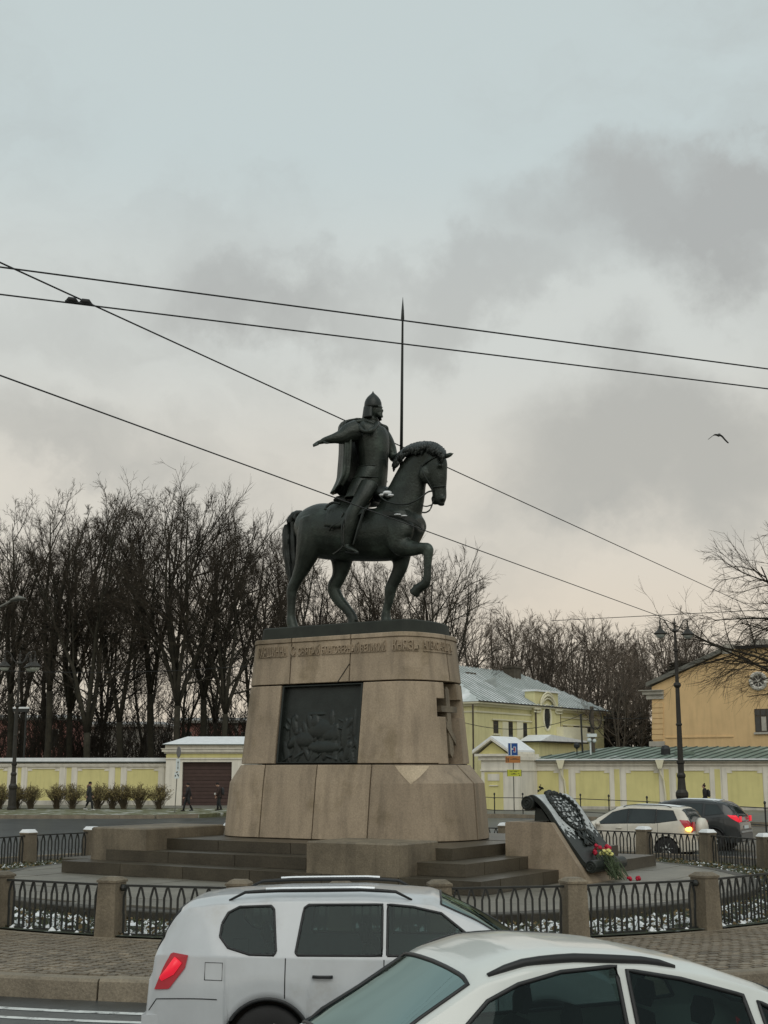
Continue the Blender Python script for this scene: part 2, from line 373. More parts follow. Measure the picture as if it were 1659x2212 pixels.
# ------------------------------------------------------------------ ground, roads
CF = Vector((-.4, 30.4, 0)); RF = 10.4           # centre and radius of the railing circle
def lawnz(x, y): return .19 + .06 * smooth((y - 23) / 11.0)
def ringpt(r, a, z): return Vector((CF.x + r * math.sin(a), CF.y - r * math.cos(a), z))    # a = 0 towards the camera
g = MB(); g.add([(-1500, -600, -.16), (1500, -600, -.16), (1500, 2500, -.16), (-1500, 2500, -.16)], [(0, 1, 2, 3)])
struct(g.build('ground', M['soil']))
rd = MB()
rows = [[(x, y, -.10) for x in np.linspace(-160, 160, 33)] for y in np.linspace(-40, 78, 25)]
rd.grid(rows); struct(rd.build('road', M['asphalt']))
# painted line round the near kerb
mk = MB()
for (r0, r1, a0, a1) in ((14.78, 14.92, -.62, .9), (15.30, 15.42, -.45, -.1)):
    rows = [[ringpt(r, a, -.095) for r in (r0, r1)] for a in np.linspace(a0, a1, 60)]
    mk.grid(rows)
struct(mk.build('road_marking', M['paint']))
# sidewalk round the monument: bed, setts, kerb stones
bed = MB()
rows = [[ringpt(r, a, .118) for r in (10.2, 13.9)] for a in np.linspace(-math.pi, math.pi, 121)]
bed.grid(rows)
rows = [[ringpt(13.9, a, z) for z in (.118, -.12)] for a in np.linspace(-math.pi, math.pi, 121)]
bed.grid(rows)
sidewalk = thing('sidewalk', None, None, (CF.x, CF.y, 0), 0, kind='structure')
bed.build('sand_bed', M['grout'], sidewalk)
def sett_local():
    m = MB(); a, b, h = .087, .058, .03
    m.add([(-a, -b, -h), (a, -b, -h), (a, b, -h), (-a, b, -h), (-a * .86, -b * .82, h), (a * .86, -b * .82, h), (a * .86, b * .82, h), (-a * .86, b * .82, h)],
          [(4, 5, 6, 7), (0, 1, 5, 4), (1, 2, 6, 5), (2, 3, 7, 6), (3, 0, 4, 7)])
    return m
sett_me = sett_local().mesh('sett', M['cobble'])
cand = []
nr = 26
for i in range(nr):
    r = 10.55 + (i + .5) * (13.84 - 10.55) / nr
    n = int(2 * 1.15 * r / .187)
    for k in range(n):
        a = -1.15 + (k + (.5 if i % 2 else 0)) * .187 / r
        p = ringpt(r, a, .125 + R0.uniform(-.006, .008))
        d = p - cam.location
        dd = d.y * math.cos(PITCH) + d.z * math.sin(PITCH)
        u = 829.5 + F * d.x / dd; v = 1106 - F * (-d.y * math.sin(PITCH) + d.z * math.cos(PITCH)) / dd
        vis = (-20 < u < 330 and v > 2008) or (1480 < u < 1680 and v > 2020)
        cand.append((0 if vis else 1, p.y, p, a))
cand.sort(key=lambda t: (t[0], t[1]))
lp = MB()
for j, (q, yy, p, a) in enumerate(cand):
    rot = a + R0.uniform(-.06, .06)
    if j < 290:
        o = place(sett_me, 'sett', sidewalk, (p.x - CF.x, p.y - CF.y, p.z), rot)
    else:
        Mx = Matrix.Translation(p) @ Matrix.Rotation(rot, 4, 'Z'); b = sett_local(); lp.add([Mx @ Vector(c) for c in b.v], b.f)
stuff(lp.build('sett_paving', M['cobble'], sidewalk, normals=False))
kerb = thing('kerb', None, None, (CF.x, CF.y, 0), 0, kind='structure')
nk = 46
joint0 = math.atan2(atz(157, 2135, .15).x - CF.x, CF.y - atz(157, 2135, .15).y)
for k in range(nk):
    a0 = joint0 + k * 2 * math.pi / nk + .0009; a1 = joint0 + (k + 1) * 2 * math.pi / nk - .0009
    m = MB(); dz = R0.uniform(-.008, .008)
    prof = [(13.86, -.14), (13.86, .15 + dz), (14.08, .148 + dz), (14.11, .115 + dz), (14.13, -.14)]
    rows = [[ringpt(r, a, z) for r, z in prof] for a in np.linspace(a0, a1, 4)]
    n = len(prof); m.grid(rows, closed=True); m.f += [tuple(range(n)), tuple(range(3 * n, 4 * n))]
    m.build('kerb_stone', M['kerb'], kerb)
# lawn ring inside the railing
lw = MB()
rows = []
for a in np.linspace(-math.pi, math.pi, 181):
    rows.append([Vector((ringpt(r, a, 0).x, ringpt(r, a, 0).y, lawnz(ringpt(r, a, 0).x, ringpt(r, a, 0).y) + .03 * math.sin(r * 7 + a * 23) * (1 if 8.7 < r < 10.3 else 0))) for r in np.linspace(8.3, 10.55, 12)])
lw.grid(rows); struct(lw.build('lawn', M['lawn2'], smooth_=True))
ce = MB()
rows = [[ringpt(r, a, z) for r, z in ((10.52, .0), (10.52, .165), (10.66, .165), (10.66, .1))] for a in np.linspace(-math.pi, math.pi, 121)]
ce.grid(rows); struct(ce.build('railing_footing', M['kerb']))
# plaza slabs
Z0, Z1, Z2, Z3 = .34, .60, .85, 1.09
plaza = thing('plaza', None, None, (CF.x, CF.y, 0), 0, kind='structure')
RP = 8.55
pb = MB()
rows = [[ringpt(r, a, z) for r, z in ((0.01, Z0 - .02), (RP - .28, Z0 - .02))] for a in np.linspace(-math.pi, math.pi, 97)]
pb.grid(rows); pb.build('mortar_bed', M['grout'], plaza)
nrm_ = 40
for k in range(nrm_):
    a0 = k * 2 * math.pi / nrm_ + .001; a1 = (k + 1) * 2 * math.pi / nrm_ - .001
    m = MB(); prof = [(RP - .27, .0), (RP - .27, Z0), (RP + .02, Z0), (RP + .04, Z0 - .02), (RP + .04, .0)]
    rows = [[ringpt(r, a, z) for r, z in prof] for a in np.linspace(a0, a1, 4)]
    m.grid(rows, closed=True); n = len(prof); m.f += [tuple(range(n)), tuple(range(3 * n, 4 * n))]
    m.build('edge_stone', M['edge'], plaza)
TH = math.radians(-31.8); cT, sT = math.cos(TH), math.sin(TH)
OX, OY = -.72, 31.99
def L2W(X, w, z=0): return Vector((OX + X * cT - w * sT, OY + X * sT + w * cT, z))
def clip_circle(poly, c, r, n=48):
    for k in range(n):
        a = 2 * math.pi * k / n; nx, ny = math.cos(a), math.sin(a)
        out_ = []
        for i in range(len(poly)):
            p, q = poly[i], poly[(i + 1) % len(poly)]
            dp = (p[0] - c[0]) * nx + (p[1] - c[1]) * ny - r; dq = (q[0] - c[0]) * nx + (q[1] - c[1]) * ny - r
            if dp <= 0: out_.append(p)
            if dp * dq < 0:
                t = dp / (dp - dq); out_.append((p[0] + (q[0] - p[0]) * t, p[1] + (q[1] - p[1]) * t))
        poly = out_
        if len(poly) < 3: return []
    return poly
X = -10.0; col = 0
while X < 10:
    wd = 1.25; w = -10.0 + (col % 2) * .9
    while w < 10:
        ln = 1.9
        inside = abs(X + wd / 2 - .3) < 4.6 and abs(w + ln / 2 - .2) < 3.7
        if not inside:
            poly = [tuple(L2W(a, b).xy) for a, b in ((X + .008, w + .008), (X + wd - .008, w + .008), (X + wd - .008, w + ln - .008), (X + .008, w + ln - .008))]
            poly = clip_circle(poly, (CF.x, CF.y), RP - .285)
            if poly:
                z = Z0 + R0.uniform(-.006, .006)
                m = MB(); m.prism([(p[0], p[1], z - .06) for p in poly], (0, 0, .06)); m.build('paving_slab', M['slab'], plaza)
        w += ln
    X += wd; col += 1

# scattered snow lumps, grass and leaves on the ring lawn
sn = MB(); gr = MB(); lf = MB()
for i in range(4200):
    a = R0.uniform(-math.pi, math.pi); r = R0.uniform(8.7, 10.4)
    front = abs(a) < 1.0
    if not front and R0.random() < .55: continue
    p = ringpt(r, a, 0); z = lawnz(p.x, p.y); s = R0.uniform(.02, .075) * (1.25 if front else .8)
    n = 6; ph = R0.random() * 6
    rim = [(p.x + s * R0.uniform(.7, 1.3) * math.cos(ph + k * 1.047), p.y + s * R0.uniform(.6, 1.2) * math.sin(ph + k * 1.047), z - .01) for k in range(n)]
    sn.add(rim + [(p.x, p.y, z + s * R0.uniform(.35, .8))], [(k, (k + 1) % n, n) for k in range(n)])
for i in range(9000):
    a = R0.uniform(-math.pi, math.pi); r = R0.uniform(8.65, 10.45); p = ringpt(r, a, 0); z = lawnz(p.x, p.y)
    h = R0.uniform(.04, .13); w = R0.uniform(.006, .014); b = R0.uniform(0, 6.28); lx, ly = R0.uniform(-.05, .05), R0.uniform(-.05, .05)
    gr.add([(p.x - w * math.cos(b), p.y - w * math.sin(b), z - .02), (p.x + w * math.cos(b), p.y + w * math.sin(b), z - .02), (p.x + lx, p.y + ly, z + h)], [(0, 1, 2)])
for i in range(5200):
    a = R0.uniform(-math.pi, math.pi); r = R0.uniform(8.6, 10.45); p = ringpt(r, a, 0); z = lawnz(p.x, p.y) + R0.uniform(0, .05)
    s = R0.uniform(.02, .05); b = R0.uniform(0, 6.28); t = R0.uniform(-.7, .7)
    ca, sa = math.cos(b) * s, math.sin(b) * s
    lf.add([(p.x - ca, p.y - sa, z), (p.x + sa * .6, p.y - ca * .6, z + t * s), (p.x + ca, p.y + sa, z + .01), (p.x - sa * .6, p.y + ca * .6, z - t * s + .02)], [(0, 1, 2, 3)])
tag(sn.build('snow_clumps', M['snow'], normals=False), 'broken clumps of old snow on the lawn ring inside the iron railing', 'snow', kind='stuff')
tag(gr.build('grass', M['grass'], normals=False), 'thin green grass growing on the lawn ring round the monument', 'grass', kind='stuff')
tag(lf.build('fallen_leaves', M['leaf'], normals=False), 'brown fallen leaves lying on the lawn ring round the monument', 'leaves', kind='stuff')

# far side of the road: lawns, kerbs, pavement
def sheet(name, pix, z, m, kerbh=None, sub=None):
    pts = [atz(u, v, z) for u, v in pix]; b = MB(); b.prism([(p.x, p.y, z - .3) for p in pts], (0, 0, .3)); return struct(b.build(name, m))
b = MB(); b.prism([(-90, 77.5, -.2), (-13.2, 77.5, -.2), (-11.3, 79, -.2), (-7.0, 92, -.2), (-90, 92, -.2)], (0, 0, .26)); struct(b.build('verge', M['lawn']))
b = MB()
pk = [(-90, 77.3), (-13.3, 77.3), (-11.1, 79.0)]
for i in range(len(pk) - 1):
    p, q = Vector(pk[i]), Vector(pk[i + 1]); n = max(1, int((q - p).length / 2))
    for j in range(n):
        a_, c_ = p.lerp(q, j / n), p.lerp(q, (j + 1) / n)
        nn = Vector((-(q - p).y, (q - p).x)).normalized() * .18; e = (c_ - a_).normalized() * .01
        b.prism([(*(a_ + e), -.2), (*(c_ - e), -.2), (*(c_ - e - nn), -.2), (*(a_ + e - nn), -.2)], (0, 0, .31))
struct(b.build('far_kerb', M['kerb']))
b = MB(); b.prism([(-90, 92.01, -.2), (-7.0, 92.01, -.2), (-6.2, 88, -.2), (6, 86, -.2), (6, 103, -.2), (-90, 103, -.2)], (0, 0, .29)); struct(b.build('far_pavement', M['pavement']))
b = MB(); b.prism([(-4.6, 79.5, -.2), (7.2, 79.5, -.2), (30, 55, -.2), (60, 40, -.2), (60, 95, -.2), (6.01, 95, -.2), (6.01, 86, -.2), (-5.0, 86, -.2)], (0, 0, .29)); struct(b.build('right_pavement', M['pavement']))
b = MB(); b.prism([(-5.6, 80.5, .08), (3.4, 80.5, .08), (3.4, 84.3, .08), (-4.6, 84.3, .08)], (0, 0, .05)); struct(b.build('grass_patch', M['lawn']))
b = MB()
for (p, q) in (((-4.8, 79.3), (7.2, 79.3)), ((7.2, 79.3), (30, 54.8)), ((30, 54.8), (60, 39.8))):
    p, q = Vector(p), Vector(q); nn = Vector((-(q - p).y, (q - p).x)).normalized() * .18
    n = max(1, int((q - p).length / 2))
    for j in range(n):
        a_, c_ = p.lerp(q, j / n), p.lerp(q, (j + 1) / n); e = (c_ - a_).normalized() * .01
        b.prism([(*(a_ + e), -.2), (*(c_ - e), -.2), (*(c_ - e - nn), -.2), (*(a_ + e - nn), -.2)], (0, 0, .31))
struct(b.build('right_kerb', M['kerb']))
# ------------------------------------------------------------------ monument steps
def proj(P):
    d = Vector(P) - Vector((0, 0, HC)); dd = d.y * math.cos(PITCH) + d.z * math.sin(PITCH)
    return 829.5 + F * d.x / dd, 1106 - F * (-d.y * math.sin(PITCH) + d.z * math.cos(PITCH)) / dd
def Spx(u, v, w):
    """pixel to local (X, w, z) on the vertical plane w = const of the monument"""
    r = ray(u, v); t = (w - OX * sT + OY * cT) / (-r[0] * sT + r[1] * cT)
    x, y = t * r[0], t * r[1]
    return Vector(((x - OX) * cT + (y - OY) * sT, w, HC + t * r[2]))
steps = thing('monument_steps', 'square flight of three dark wet granite steps under the rider statue', 'steps', L2W(.3, .2, Z0), TH)
def lbox(mb, X0, X1, w0, w1, z0, z1, bev=.012):
    P = [L2W(x, w, z) for x in (X0, X1) for w in (w0, w1) for z in (z0, z1)]
    mb.add(P, [(0, 1, 3, 2), (4, 6, 7, 5), (0, 4, 5, 1), (2, 3, 7, 6), (0, 2, 6, 4), (1, 5, 7, 3)])
def course(L, W, zb, zt, cx=.3, cw=.2, dep=.8, seg=1.75):
    c = MB(); lbox(c, cx - L + .03, cx + L - .03, cw - W + .03, cw + W - .03, zb, zt - .006); c.build('step_core', M['core'], steps)
    for sgn in (-1, 1):
        n = round(2 * L / seg)
        for k in range(n):
            x0 = cx - L + k * 2 * L / n; x1 = x0 + 2 * L / n
            m = MB(); wa, wb = cw + sgn * W, cw + sgn * (W - dep); lbox(m, x0 + .008, x1 - .008, min(wa, wb), max(wa, wb), zb + .004, zt + R0.uniform(-.003, .003)); m.build('step_stone', M['step'], steps)
        n = round(2 * (W - dep) / seg)
        for k in range(n):
            w0 = cw - W + dep + k * 2 * (W - dep) / n; w1 = w0 + 2 * (W - dep) / n
            m = MB(); xa, xb = cx + sgn * L, cx + sgn * (L - dep); lbox(m, min(xa, xb), max(xa, xb), w0 + .008, w1 - .008, zb + .004, zt + R0.uniform(-.003, .003)); m.build('step_stone', M['step'], steps)
course(5.45, 4.65, Z0, Z1); course(4.75, 3.95, Z1, Z2); course(4.05, 3.2, Z2, Z3, dep=3.1, seg=2.0)
# cheek blocks
def cheek(X0, X1, w0, w1, z0, z1):
    m = MB(); e = .03
    P = [L2W(x, w, z) for (x, w, z) in ((X0, w0, z0), (X1, w0, z0), (X1, w1, z0), (X0, w1, z0), (X0, w0, z1 - e), (X1, w0, z1 - e), (X1, w1, z1 - e), (X0, w1, z1 - e), (X0 + e, w0 + e, z1), (X1 - e, w0 + e, z1), (X1 - e, w1 - e, z1), (X0 + e, w1 - e, z1))]
    m.add(P, [(3, 2, 1, 0), (0, 1, 5, 4), (1, 2, 6, 5), (2, 3, 7, 6), (3, 0, 4, 7), (4, 5, 9, 8), (5, 6, 10, 9), (6, 7, 11, 10), (7, 4, 8, 11), (8, 9, 10, 11)])
    return m
cheek(1.75, 3.95, -4.45, -2.9, Z1, 1.235).build('cheek_block', M['granite_grey'], steps)
cheek(-4.95, -3.25, -3.72, -.9, Z1, 1.34).build('cheek_block', M['granite_grey'], steps)
tri = None
_tri = MB()
for pp in (((-4.75, .7), (-4.15, .98), (-3.95, .68)), ((-4.0, .7), (-3.45, 1.28), (-3.28, 1.3), (-3.28, .88))):
    pass
cheek(-6.6, -5.2, -3.0, -1.4, Z0, .55).build('low_step_block', M['step'], steps)

# ------------------------------------------------------------------ pedestal
LS = 1.93
LV = [(1.09, 1.45, 1.78), (2.36, 1.36, 1.64), (2.79, .90, 1.57), (4.67, .74, 1.33), (5.81, .60, 1.24)]
def AB(z):
    for (z0, a0, b0), (z1, a1, b1) in zip(LV, LV[1:]):
        if z <= z1: t = (z - z0) / (z1 - z0); return lerp(a0, a1, t), lerp(b0, b1, t)
    return LV[-1][1:]
def PQ(q, z, off=0.0, AB_=None):
    A, B = AB_ or AB(z); A += off; B += off
    if -1 <= q <= 1: X, w = q * LS, -B
    elif 1 < q < 3: a = (q - 1) / 2 * math.pi - math.pi / 2; X, w = LS + A * math.cos(a), B * math.sin(a)
    elif q >= 3: X, w = LS * (4 - q), B
    else: a = (-1 - q) / 2 * math.pi - math.pi / 2; X, w = -LS - A * math.cos(a), B * math.sin(a)
    return L2W(X, w, z)
def q_of_u(u, z):
    lo, hi = -1.6, 2.3
    for _ in range(40):
        m_ = (lo + hi) / 2
        if proj(PQ(m_, z))[0] < u: lo = m_
        else: hi = m_
    return (lo + hi) / 2
def QZ(u, v):
    z = 4.0
    for _ in range(12):
        q = q_of_u(u, z); z = .5 * z + .5 * aty(u, v, PQ(q, z).y).z
    return q, z
ped = thing('pedestal', 'tall pink brown granite pedestal with curved ends carrying the rider statue', 'pedestal', L2W(0, 0, Z3), TH)
def shell(q0, q1, z0, z1, thick=.55, off=0., gap=.016, zs=None):
    m = MB(); n = max(2, int(abs(q1 - q0) / .12) + 1)
    dq = gap / (LS if abs((q0 + q1) / 2) < 1 else 1.6)
    qs = np.linspace(q0 + dq, q1 - dq, n); zz = [z0 + gap] + [z for z, _, _ in LV if z0 + .1 < z < z1 - .1] + [z1 - gap]
    loop = [(z, off) for z in zz]; b = .012
    prof = [(zz[0], -thick), (zz[0], off - b), (zz[0] + b, off)] + [(z, off) for z in zz[1:-1]] + [(zz[-1] - b, off), (zz[-1], off - b), (zz[-1], -thick)]
    rows = [[PQ(q, z, o) for z, o in prof] for q in qs]
    m.grid(rows, closed=True); k = len(prof); m.f += [tuple(range(k)), tuple(range((n - 1) * k, n * k))]
    return m
def stone(q0, q1, z0, z1, **k): return shell(q0, q1, z0, z1, **k).build('granite_block', M['granite'], ped)
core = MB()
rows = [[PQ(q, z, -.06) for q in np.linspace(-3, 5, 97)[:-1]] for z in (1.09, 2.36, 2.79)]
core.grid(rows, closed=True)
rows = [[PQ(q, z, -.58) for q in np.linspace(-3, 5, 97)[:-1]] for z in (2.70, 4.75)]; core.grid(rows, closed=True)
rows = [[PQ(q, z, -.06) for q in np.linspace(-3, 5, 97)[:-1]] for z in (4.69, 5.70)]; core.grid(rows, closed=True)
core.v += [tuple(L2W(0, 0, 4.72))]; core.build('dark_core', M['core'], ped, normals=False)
qb = [-3, q_of_u(563, 1.6), q_of_u(676, 1.6), q_of_u(795, 1.6), 1.98, 3.0, 4.0, 5.0]
for a_, b_ in zip(qb, qb[1:]): stone(a_, b_, 1.09, 2.79)
qp0, qp1 = q_of_u(601, 3.7), q_of_u(777, 3.7)
stone(-3, qp0, 2.79, 4.67); stone(3.0, 4.0, 2.79, 4.67); stone(4.0, 5.0, 2.79, 4.67)
ZB0, ZB1 = 3.86, 4.28
def merge(*ms):
    m = MB()
    for x in ms: m.add(x.v, x.f)
    return m
merge(shell(qp1, 1.73, 2.79, 4.67), shell(1.712, 1.855, 2.79, ZB0, gap=.0), shell(1.712, 1.855, ZB1, 4.654, gap=.0)).build('granite_block', M['granite'], ped)
merge(shell(2.27, 3.0, 2.79, 4.67), shell(2.145, 2.288, 2.79, ZB0, gap=.0), shell(2.145, 2.288, ZB1, 4.654, gap=.0)).build('granite_block', M['granite'], ped)
qt = [-3, q_of_u(628, 5.2), q_of_u(756, 5.2), 2.0, 3.0, 4.0, 5.0]
for a_, b_ in zip(qt, qt[1:]):
    stone(a_, b_, 4.67, 5.70); stone(a_, b_, 5.67, 5.81, off=.025)
top = MB()
rows = [[PQ(q, 5.795, o) for q in np.linspace(-3, 5, 97)[:-1]] for o in (.0, -.5, -.59)]; top.grid(rows, closed=True)
n0 = len(top.v); top.add([PQ(q, 5.795, -.59) for q in np.linspace(-3, 5, 97)[:-1]], [tuple(range(96))]); top.build('top_slab', M['granite'], ped)
# inlaid repair patches
m = MB(); ring = [QZ(853, 1654), QZ(890, 1654), QZ(928, 1654), QZ(887, 1694)]
ring = [(q, min(z, 2.765)) for q, z in ring]
def patch(tris, off0, off1, n=6):
    mb = MB()
    for (a, b, c) in tris:
        pts = []; idx = {}
        for i in range(n + 1):
            for j in range(n + 1 - i):
                t0, t1 = i / n, j / n; q = a[0] + (b[0] - a[0]) * t0 + (c[0] - a[0]) * t1; z = a[1] + (b[1] - a[1]) * t0 + (c[1] - a[1]) * t1
                idx[(i, j)] = len(pts); pts.append((q, z))
        k = len(pts); fs = []
        for i in range(n):
            for j in range(n - i):
                fs.append((idx[(i, j)], idx[(i + 1, j)], idx[(i, j + 1)]))
                if i + j < n - 1: fs.append((idx[(i + 1, j)], idx[(i + 1, j + 1)], idx[(i, j + 1)]))
        mb.add([PQ(q, z, off1) for q, z in pts], fs)
    return mb
patch([(ring[0], ring[2], ring[3])], 0, .004, 10).build('pale_inlay', M['granite_light'], ped, normals=False)
a1, a2 = QZ(729, 1474), QZ(755, 1434)
m = MB(); m.tube([PQ(*a1, .0), PQ((a1[0] + a2[0]) / 2, (a1[1] + a2[1]) / 2, .0), PQ(*a2, .0)], .014, n=5); m.build('crack_line', M['core'], ped)
# inscription: raised letters winding round the top course
words = [('ВУЯШИННА', 90, 305, 213, 268), ('С', 335, 368, 195, 255), ('СВЯТЫЙ', 390, 557, 190, 245), ('БЛАГОВЕРНЫЙ', 572, 855, 165, 225), ('ВЕЛИКИЙ', 870, 1060, 145, 205), ('КНЯЗЬ', 1110, 1308, 130, 190), ('АЛЕКСАНДРЪ', 1340, 1592, 140, 215)]
insc = MB()
for wd_, u0, u1, v0, v1 in words:
    U0, U1 = (960 + u0 / 1.975) / 1.794, (960 + u1 / 1.975) / 1.794
    q0, q1 = q_of_u(U0, 5.5), q_of_u(U1, 5.5)
    if wd_ == 'АЛЕКСАНДРЪ': q1 = min(q1, 2.14)
    W_ = (PQ(q0, 5.5) - PQ(q1, 5.5)).length
    def fn(x, y, d, q0=q0, q1=q1, W_=W_):
        q = lerp(q0, q1, x / W_); z = 5.37 + y
        return PQ(q, z, d - .006)
    textmesh(wd_, W_, .235, .042, fn, insc, res=1)
    lo_ = MB(); # carved underline ledge below each word
    insc.grid([[PQ(q, 5.352, .0), PQ(q, 5.352, .022), PQ(q, 5.366, .022), PQ(q, 5.366, .0)] for q in np.linspace(q0, q1, 10)])
insc.build('inscription', M['granite'], ped, normals=False)
# cross in its niche
cr = MB()
def nose(w, z, d): return L2W(LS + AB(z)[0] + d, w, z)
def cprism(poly, d0, d1):
    a = [nose(w, z, d0) for w, z in poly]; b = [nose(w, z, d1) for w, z in poly]; n = len(poly)
    cr.add(a + b, [tuple(range(n)), tuple(range(2 * n - 1, n - 1, -1))] + [(i, (i + 1) % n, n + (i + 1) % n, n + i) for i in range(n)])
cprism([(-.09, 3.02), (.0, 2.93), (.09, 3.06), (.09, 4.50), (.0, 4.58), (-.09, 4.50)], -.5, -.10)
cprism([(-.37, 3.98), (.37, 3.98), (.37, 4.12), (-.37, 4.12)], -.42, -.08)
cprism([(-.2, 3.62), (-.2, 3.82), (.2, 3.40), (.2, 3.22)], -.42, -.08)
cr.build('cross', M['granite_grey'], ped)
ni = MB(); rows = [[PQ(q, z, -.54) for q in np.linspace(1.6, 2.4, 9)] for z in (2.8, 4.66)]; ni.grid(rows); ni.build('niche_back_shade', M['core'], ped)  # dark back puts the shade of the niche into its colour
# bronze relief
rl = MB(); NX, NZ = 130, 120; rr = random.Random(5)
blobs = []
def fig(cx, cz, h, lean=0.):
    blobs.append((cx + lean * h * .8, cz + h * .82, .035, .05, .075)); blobs.append((cx + lean * h * .5, cz + h * .5, .06, .14, .085)); blobs.append((cx, cz + h * .15, .05, .15, .06))
for k in range(8): fig(.07 + k * .12 + rr.uniform(-.03, .03), rr.uniform(.0, .1), rr.uniform(.26, .42), rr.uniform(-.4, .4))
for k in range(5): fig(.15 + k * .18 + rr.uniform(-.04, .04), rr.uniform(.24, .36), rr.uniform(.22, .32), rr.uniform(-.4, .4))
blobs = [(x, z, sx * rr.uniform(.5, .9), sz * rr.uniform(.6, 1.1), a * rr.uniform(.5, .9), rr.uniform(-.5, .5)) for x, z, sx, sz, a in blobs]
for k in range(46): blobs.append((rr.uniform(.03, .97), rr.uniform(.03, .62), rr.uniform(.008, .02), rr.uniform(.04, .12), rr.uniform(.02, .06), rr.uniform(-1.3, 1.3)))
blobs += [b + (0.,) for b in [(.5, .42, .17, .12, .09), (.42, .52, .05, .1, .09), (.6, .36, .12, .09, .08), (.55, .2, .2, .08, .09), (.3, .3, .12, .1, .08), (.42, .62, .12, .02, .05), (.62, .55, .03, .12, .06), (.8, .35, .05, .2, .07), (.15, .5, .015, .12, .06), (.9, .5, .015, .2, .05)]]
def hgt(x, z):
    h = 0
    for bx, bz, sx, sz, a, ro in blobs:
        dx_, dz2 = x - bx, z - bz; d = ((dx_ * math.cos(ro) + dz2 * math.sin(ro)) / sx) ** 2 + ((dz2 * math.cos(ro) - dx_ * math.sin(ro)) / sz) ** 2
        if d < 1: h = max(h, a * math.sqrt(1 - d))
    return h * .7
A0_, A1_ = qp0 + .01, qp1 - .01
rows = [[PQ(lerp(A0_, A1_, i / NX), lerp(2.81, 4.655, j / NZ), -.15 + hgt(i / NX, j / NZ)) for i in range(NX + 1)] for j in range(NZ + 1)]
rl.grid(rows); rl.build('relief_panel', M['bronze_dark'], ped, smooth_=True)
fr = MB()
for (qa, qc, za, zc) in ((qp0 + .005, qp0 + .03, 2.81, 4.65), (qp1 - .03, qp1 - .005, 2.81, 4.65), (qp0 + .03, qp1 - .03, 4.61, 4.65), (qp0 + .03, qp1 - .03, 2.81, 2.84)):
    sh = shell(qa, qc, za, zc, thick=.2, off=-.03, gap=.0); fr.add(sh.v, sh.f)
fr.build('relief_frame', M['bronze_dark'], ped)

# ------------------------------------------------------------------ sloping block with bronze scroll, flowers
blk = thing('scroll_block', 'sloping pink granite block at the right foot of the monument steps holding the bronze scroll', 'granite block', L2W(5.4, .4, Z0), TH)
W0, W1 = -.95, 1.15
def P3(a, b, w): return Spx((1780 + a / 2.765) / 1.794, (2800 + b / 2.765) / 1.794, w)
pr = [P3(490, 1070, W0), P3(990, 1070, W0), P3(1385, 1690, W0)]
zt = (pr[0].z + pr[1].z) / 2
poly = [(pr[0].x, .6), (pr[0].x, zt - .03), (pr[0].x + .03, zt), (pr[1].x - .04, zt), (pr[1].x, zt - .03), (pr[2].x, Z0 + .02), (pr[2].x, Z0 - .01), (pr[0].x, Z0 - .01)]
m = MB(); m.prism([L2W(X, W0, z) for X, z in poly], L2W(0, W1) - L2W(0, W0)); m.build('sloping_block', M['granite'], blk)
scr = thing('bronze_scroll', 'snow dusted bronze scroll plaque with oval wreath lying on the sloping granite block', 'plaque', L2W(5.8, .4, zt - .5), TH)
curve = [(680, 885), (700, 835), (740, 800), (800, 800), (880, 865), (960, 965), (1050, 1105), (1150, 1245), (1250, 1385), (1335, 1500), (1400, 1560)]
cp = [P3(a, b, W0 + .2) for a, b in curve]
dz_ = .03
def sample(pts, n):
    out_ = []
    for i in range(n):
        t = i / (n - 1) * (len(pts) - 1); k = min(int(t), len(pts) - 2); f = t - k
        p0, p1, p2, p3 = pts[max(k - 1, 0)], pts[k], pts[k + 1], pts[min(k + 2, len(pts) - 1)]
        out_.append(.5 * ((2 * p1) + (p2 - p0) * f + (2 * p0 - 5 * p1 + 4 * p2 - p3) * f * f + (3 * p1 - p0 - 3 * p2 + p3) * f ** 3))
    return out_
sp = sample(cp, 40)
SW0, SW1 = W0 + .2, W1 - .1
def nrm2(i):
    a, b = sp[max(i - 1, 0)], sp[min(i + 1, len(sp) - 1)]; t = Vector((b.x - a.x, b.z - a.z)).normalized(); return Vector((-t.y, t.x))
m = MB(); up, lowr = [], []
for i, p in enumerate(sp):
    n_ = nrm2(i); up.append(L2W(p.x, SW0, p.z + dz_)); lowr.append(L2W(p.x - n_.x * .09, SW0, p.z - n_.y * .09 + dz_))
ex = L2W(0, SW1) - L2W(0, SW0); k = len(up)
m.add(up + lowr + [p + ex for p in up] + [p + ex for p in lowr], [(i, i + 1, 2 * k + i + 1, 2 * k + i) for i in range(k - 1)] + [(k + i, 3 * k + i, 3 * k + i + 1, k + i + 1) for i in range(k - 1)] + [(i, k + i, k + i + 1, i + 1) for i in range(k - 1)] + [(2 * k + i, 2 * k + i + 1, 3 * k + i + 1, 3 * k + i) for i in range(k - 1)])
sheet_o = m.build('scroll_sheet', M['bronze_dark'], scr, smooth_=False)
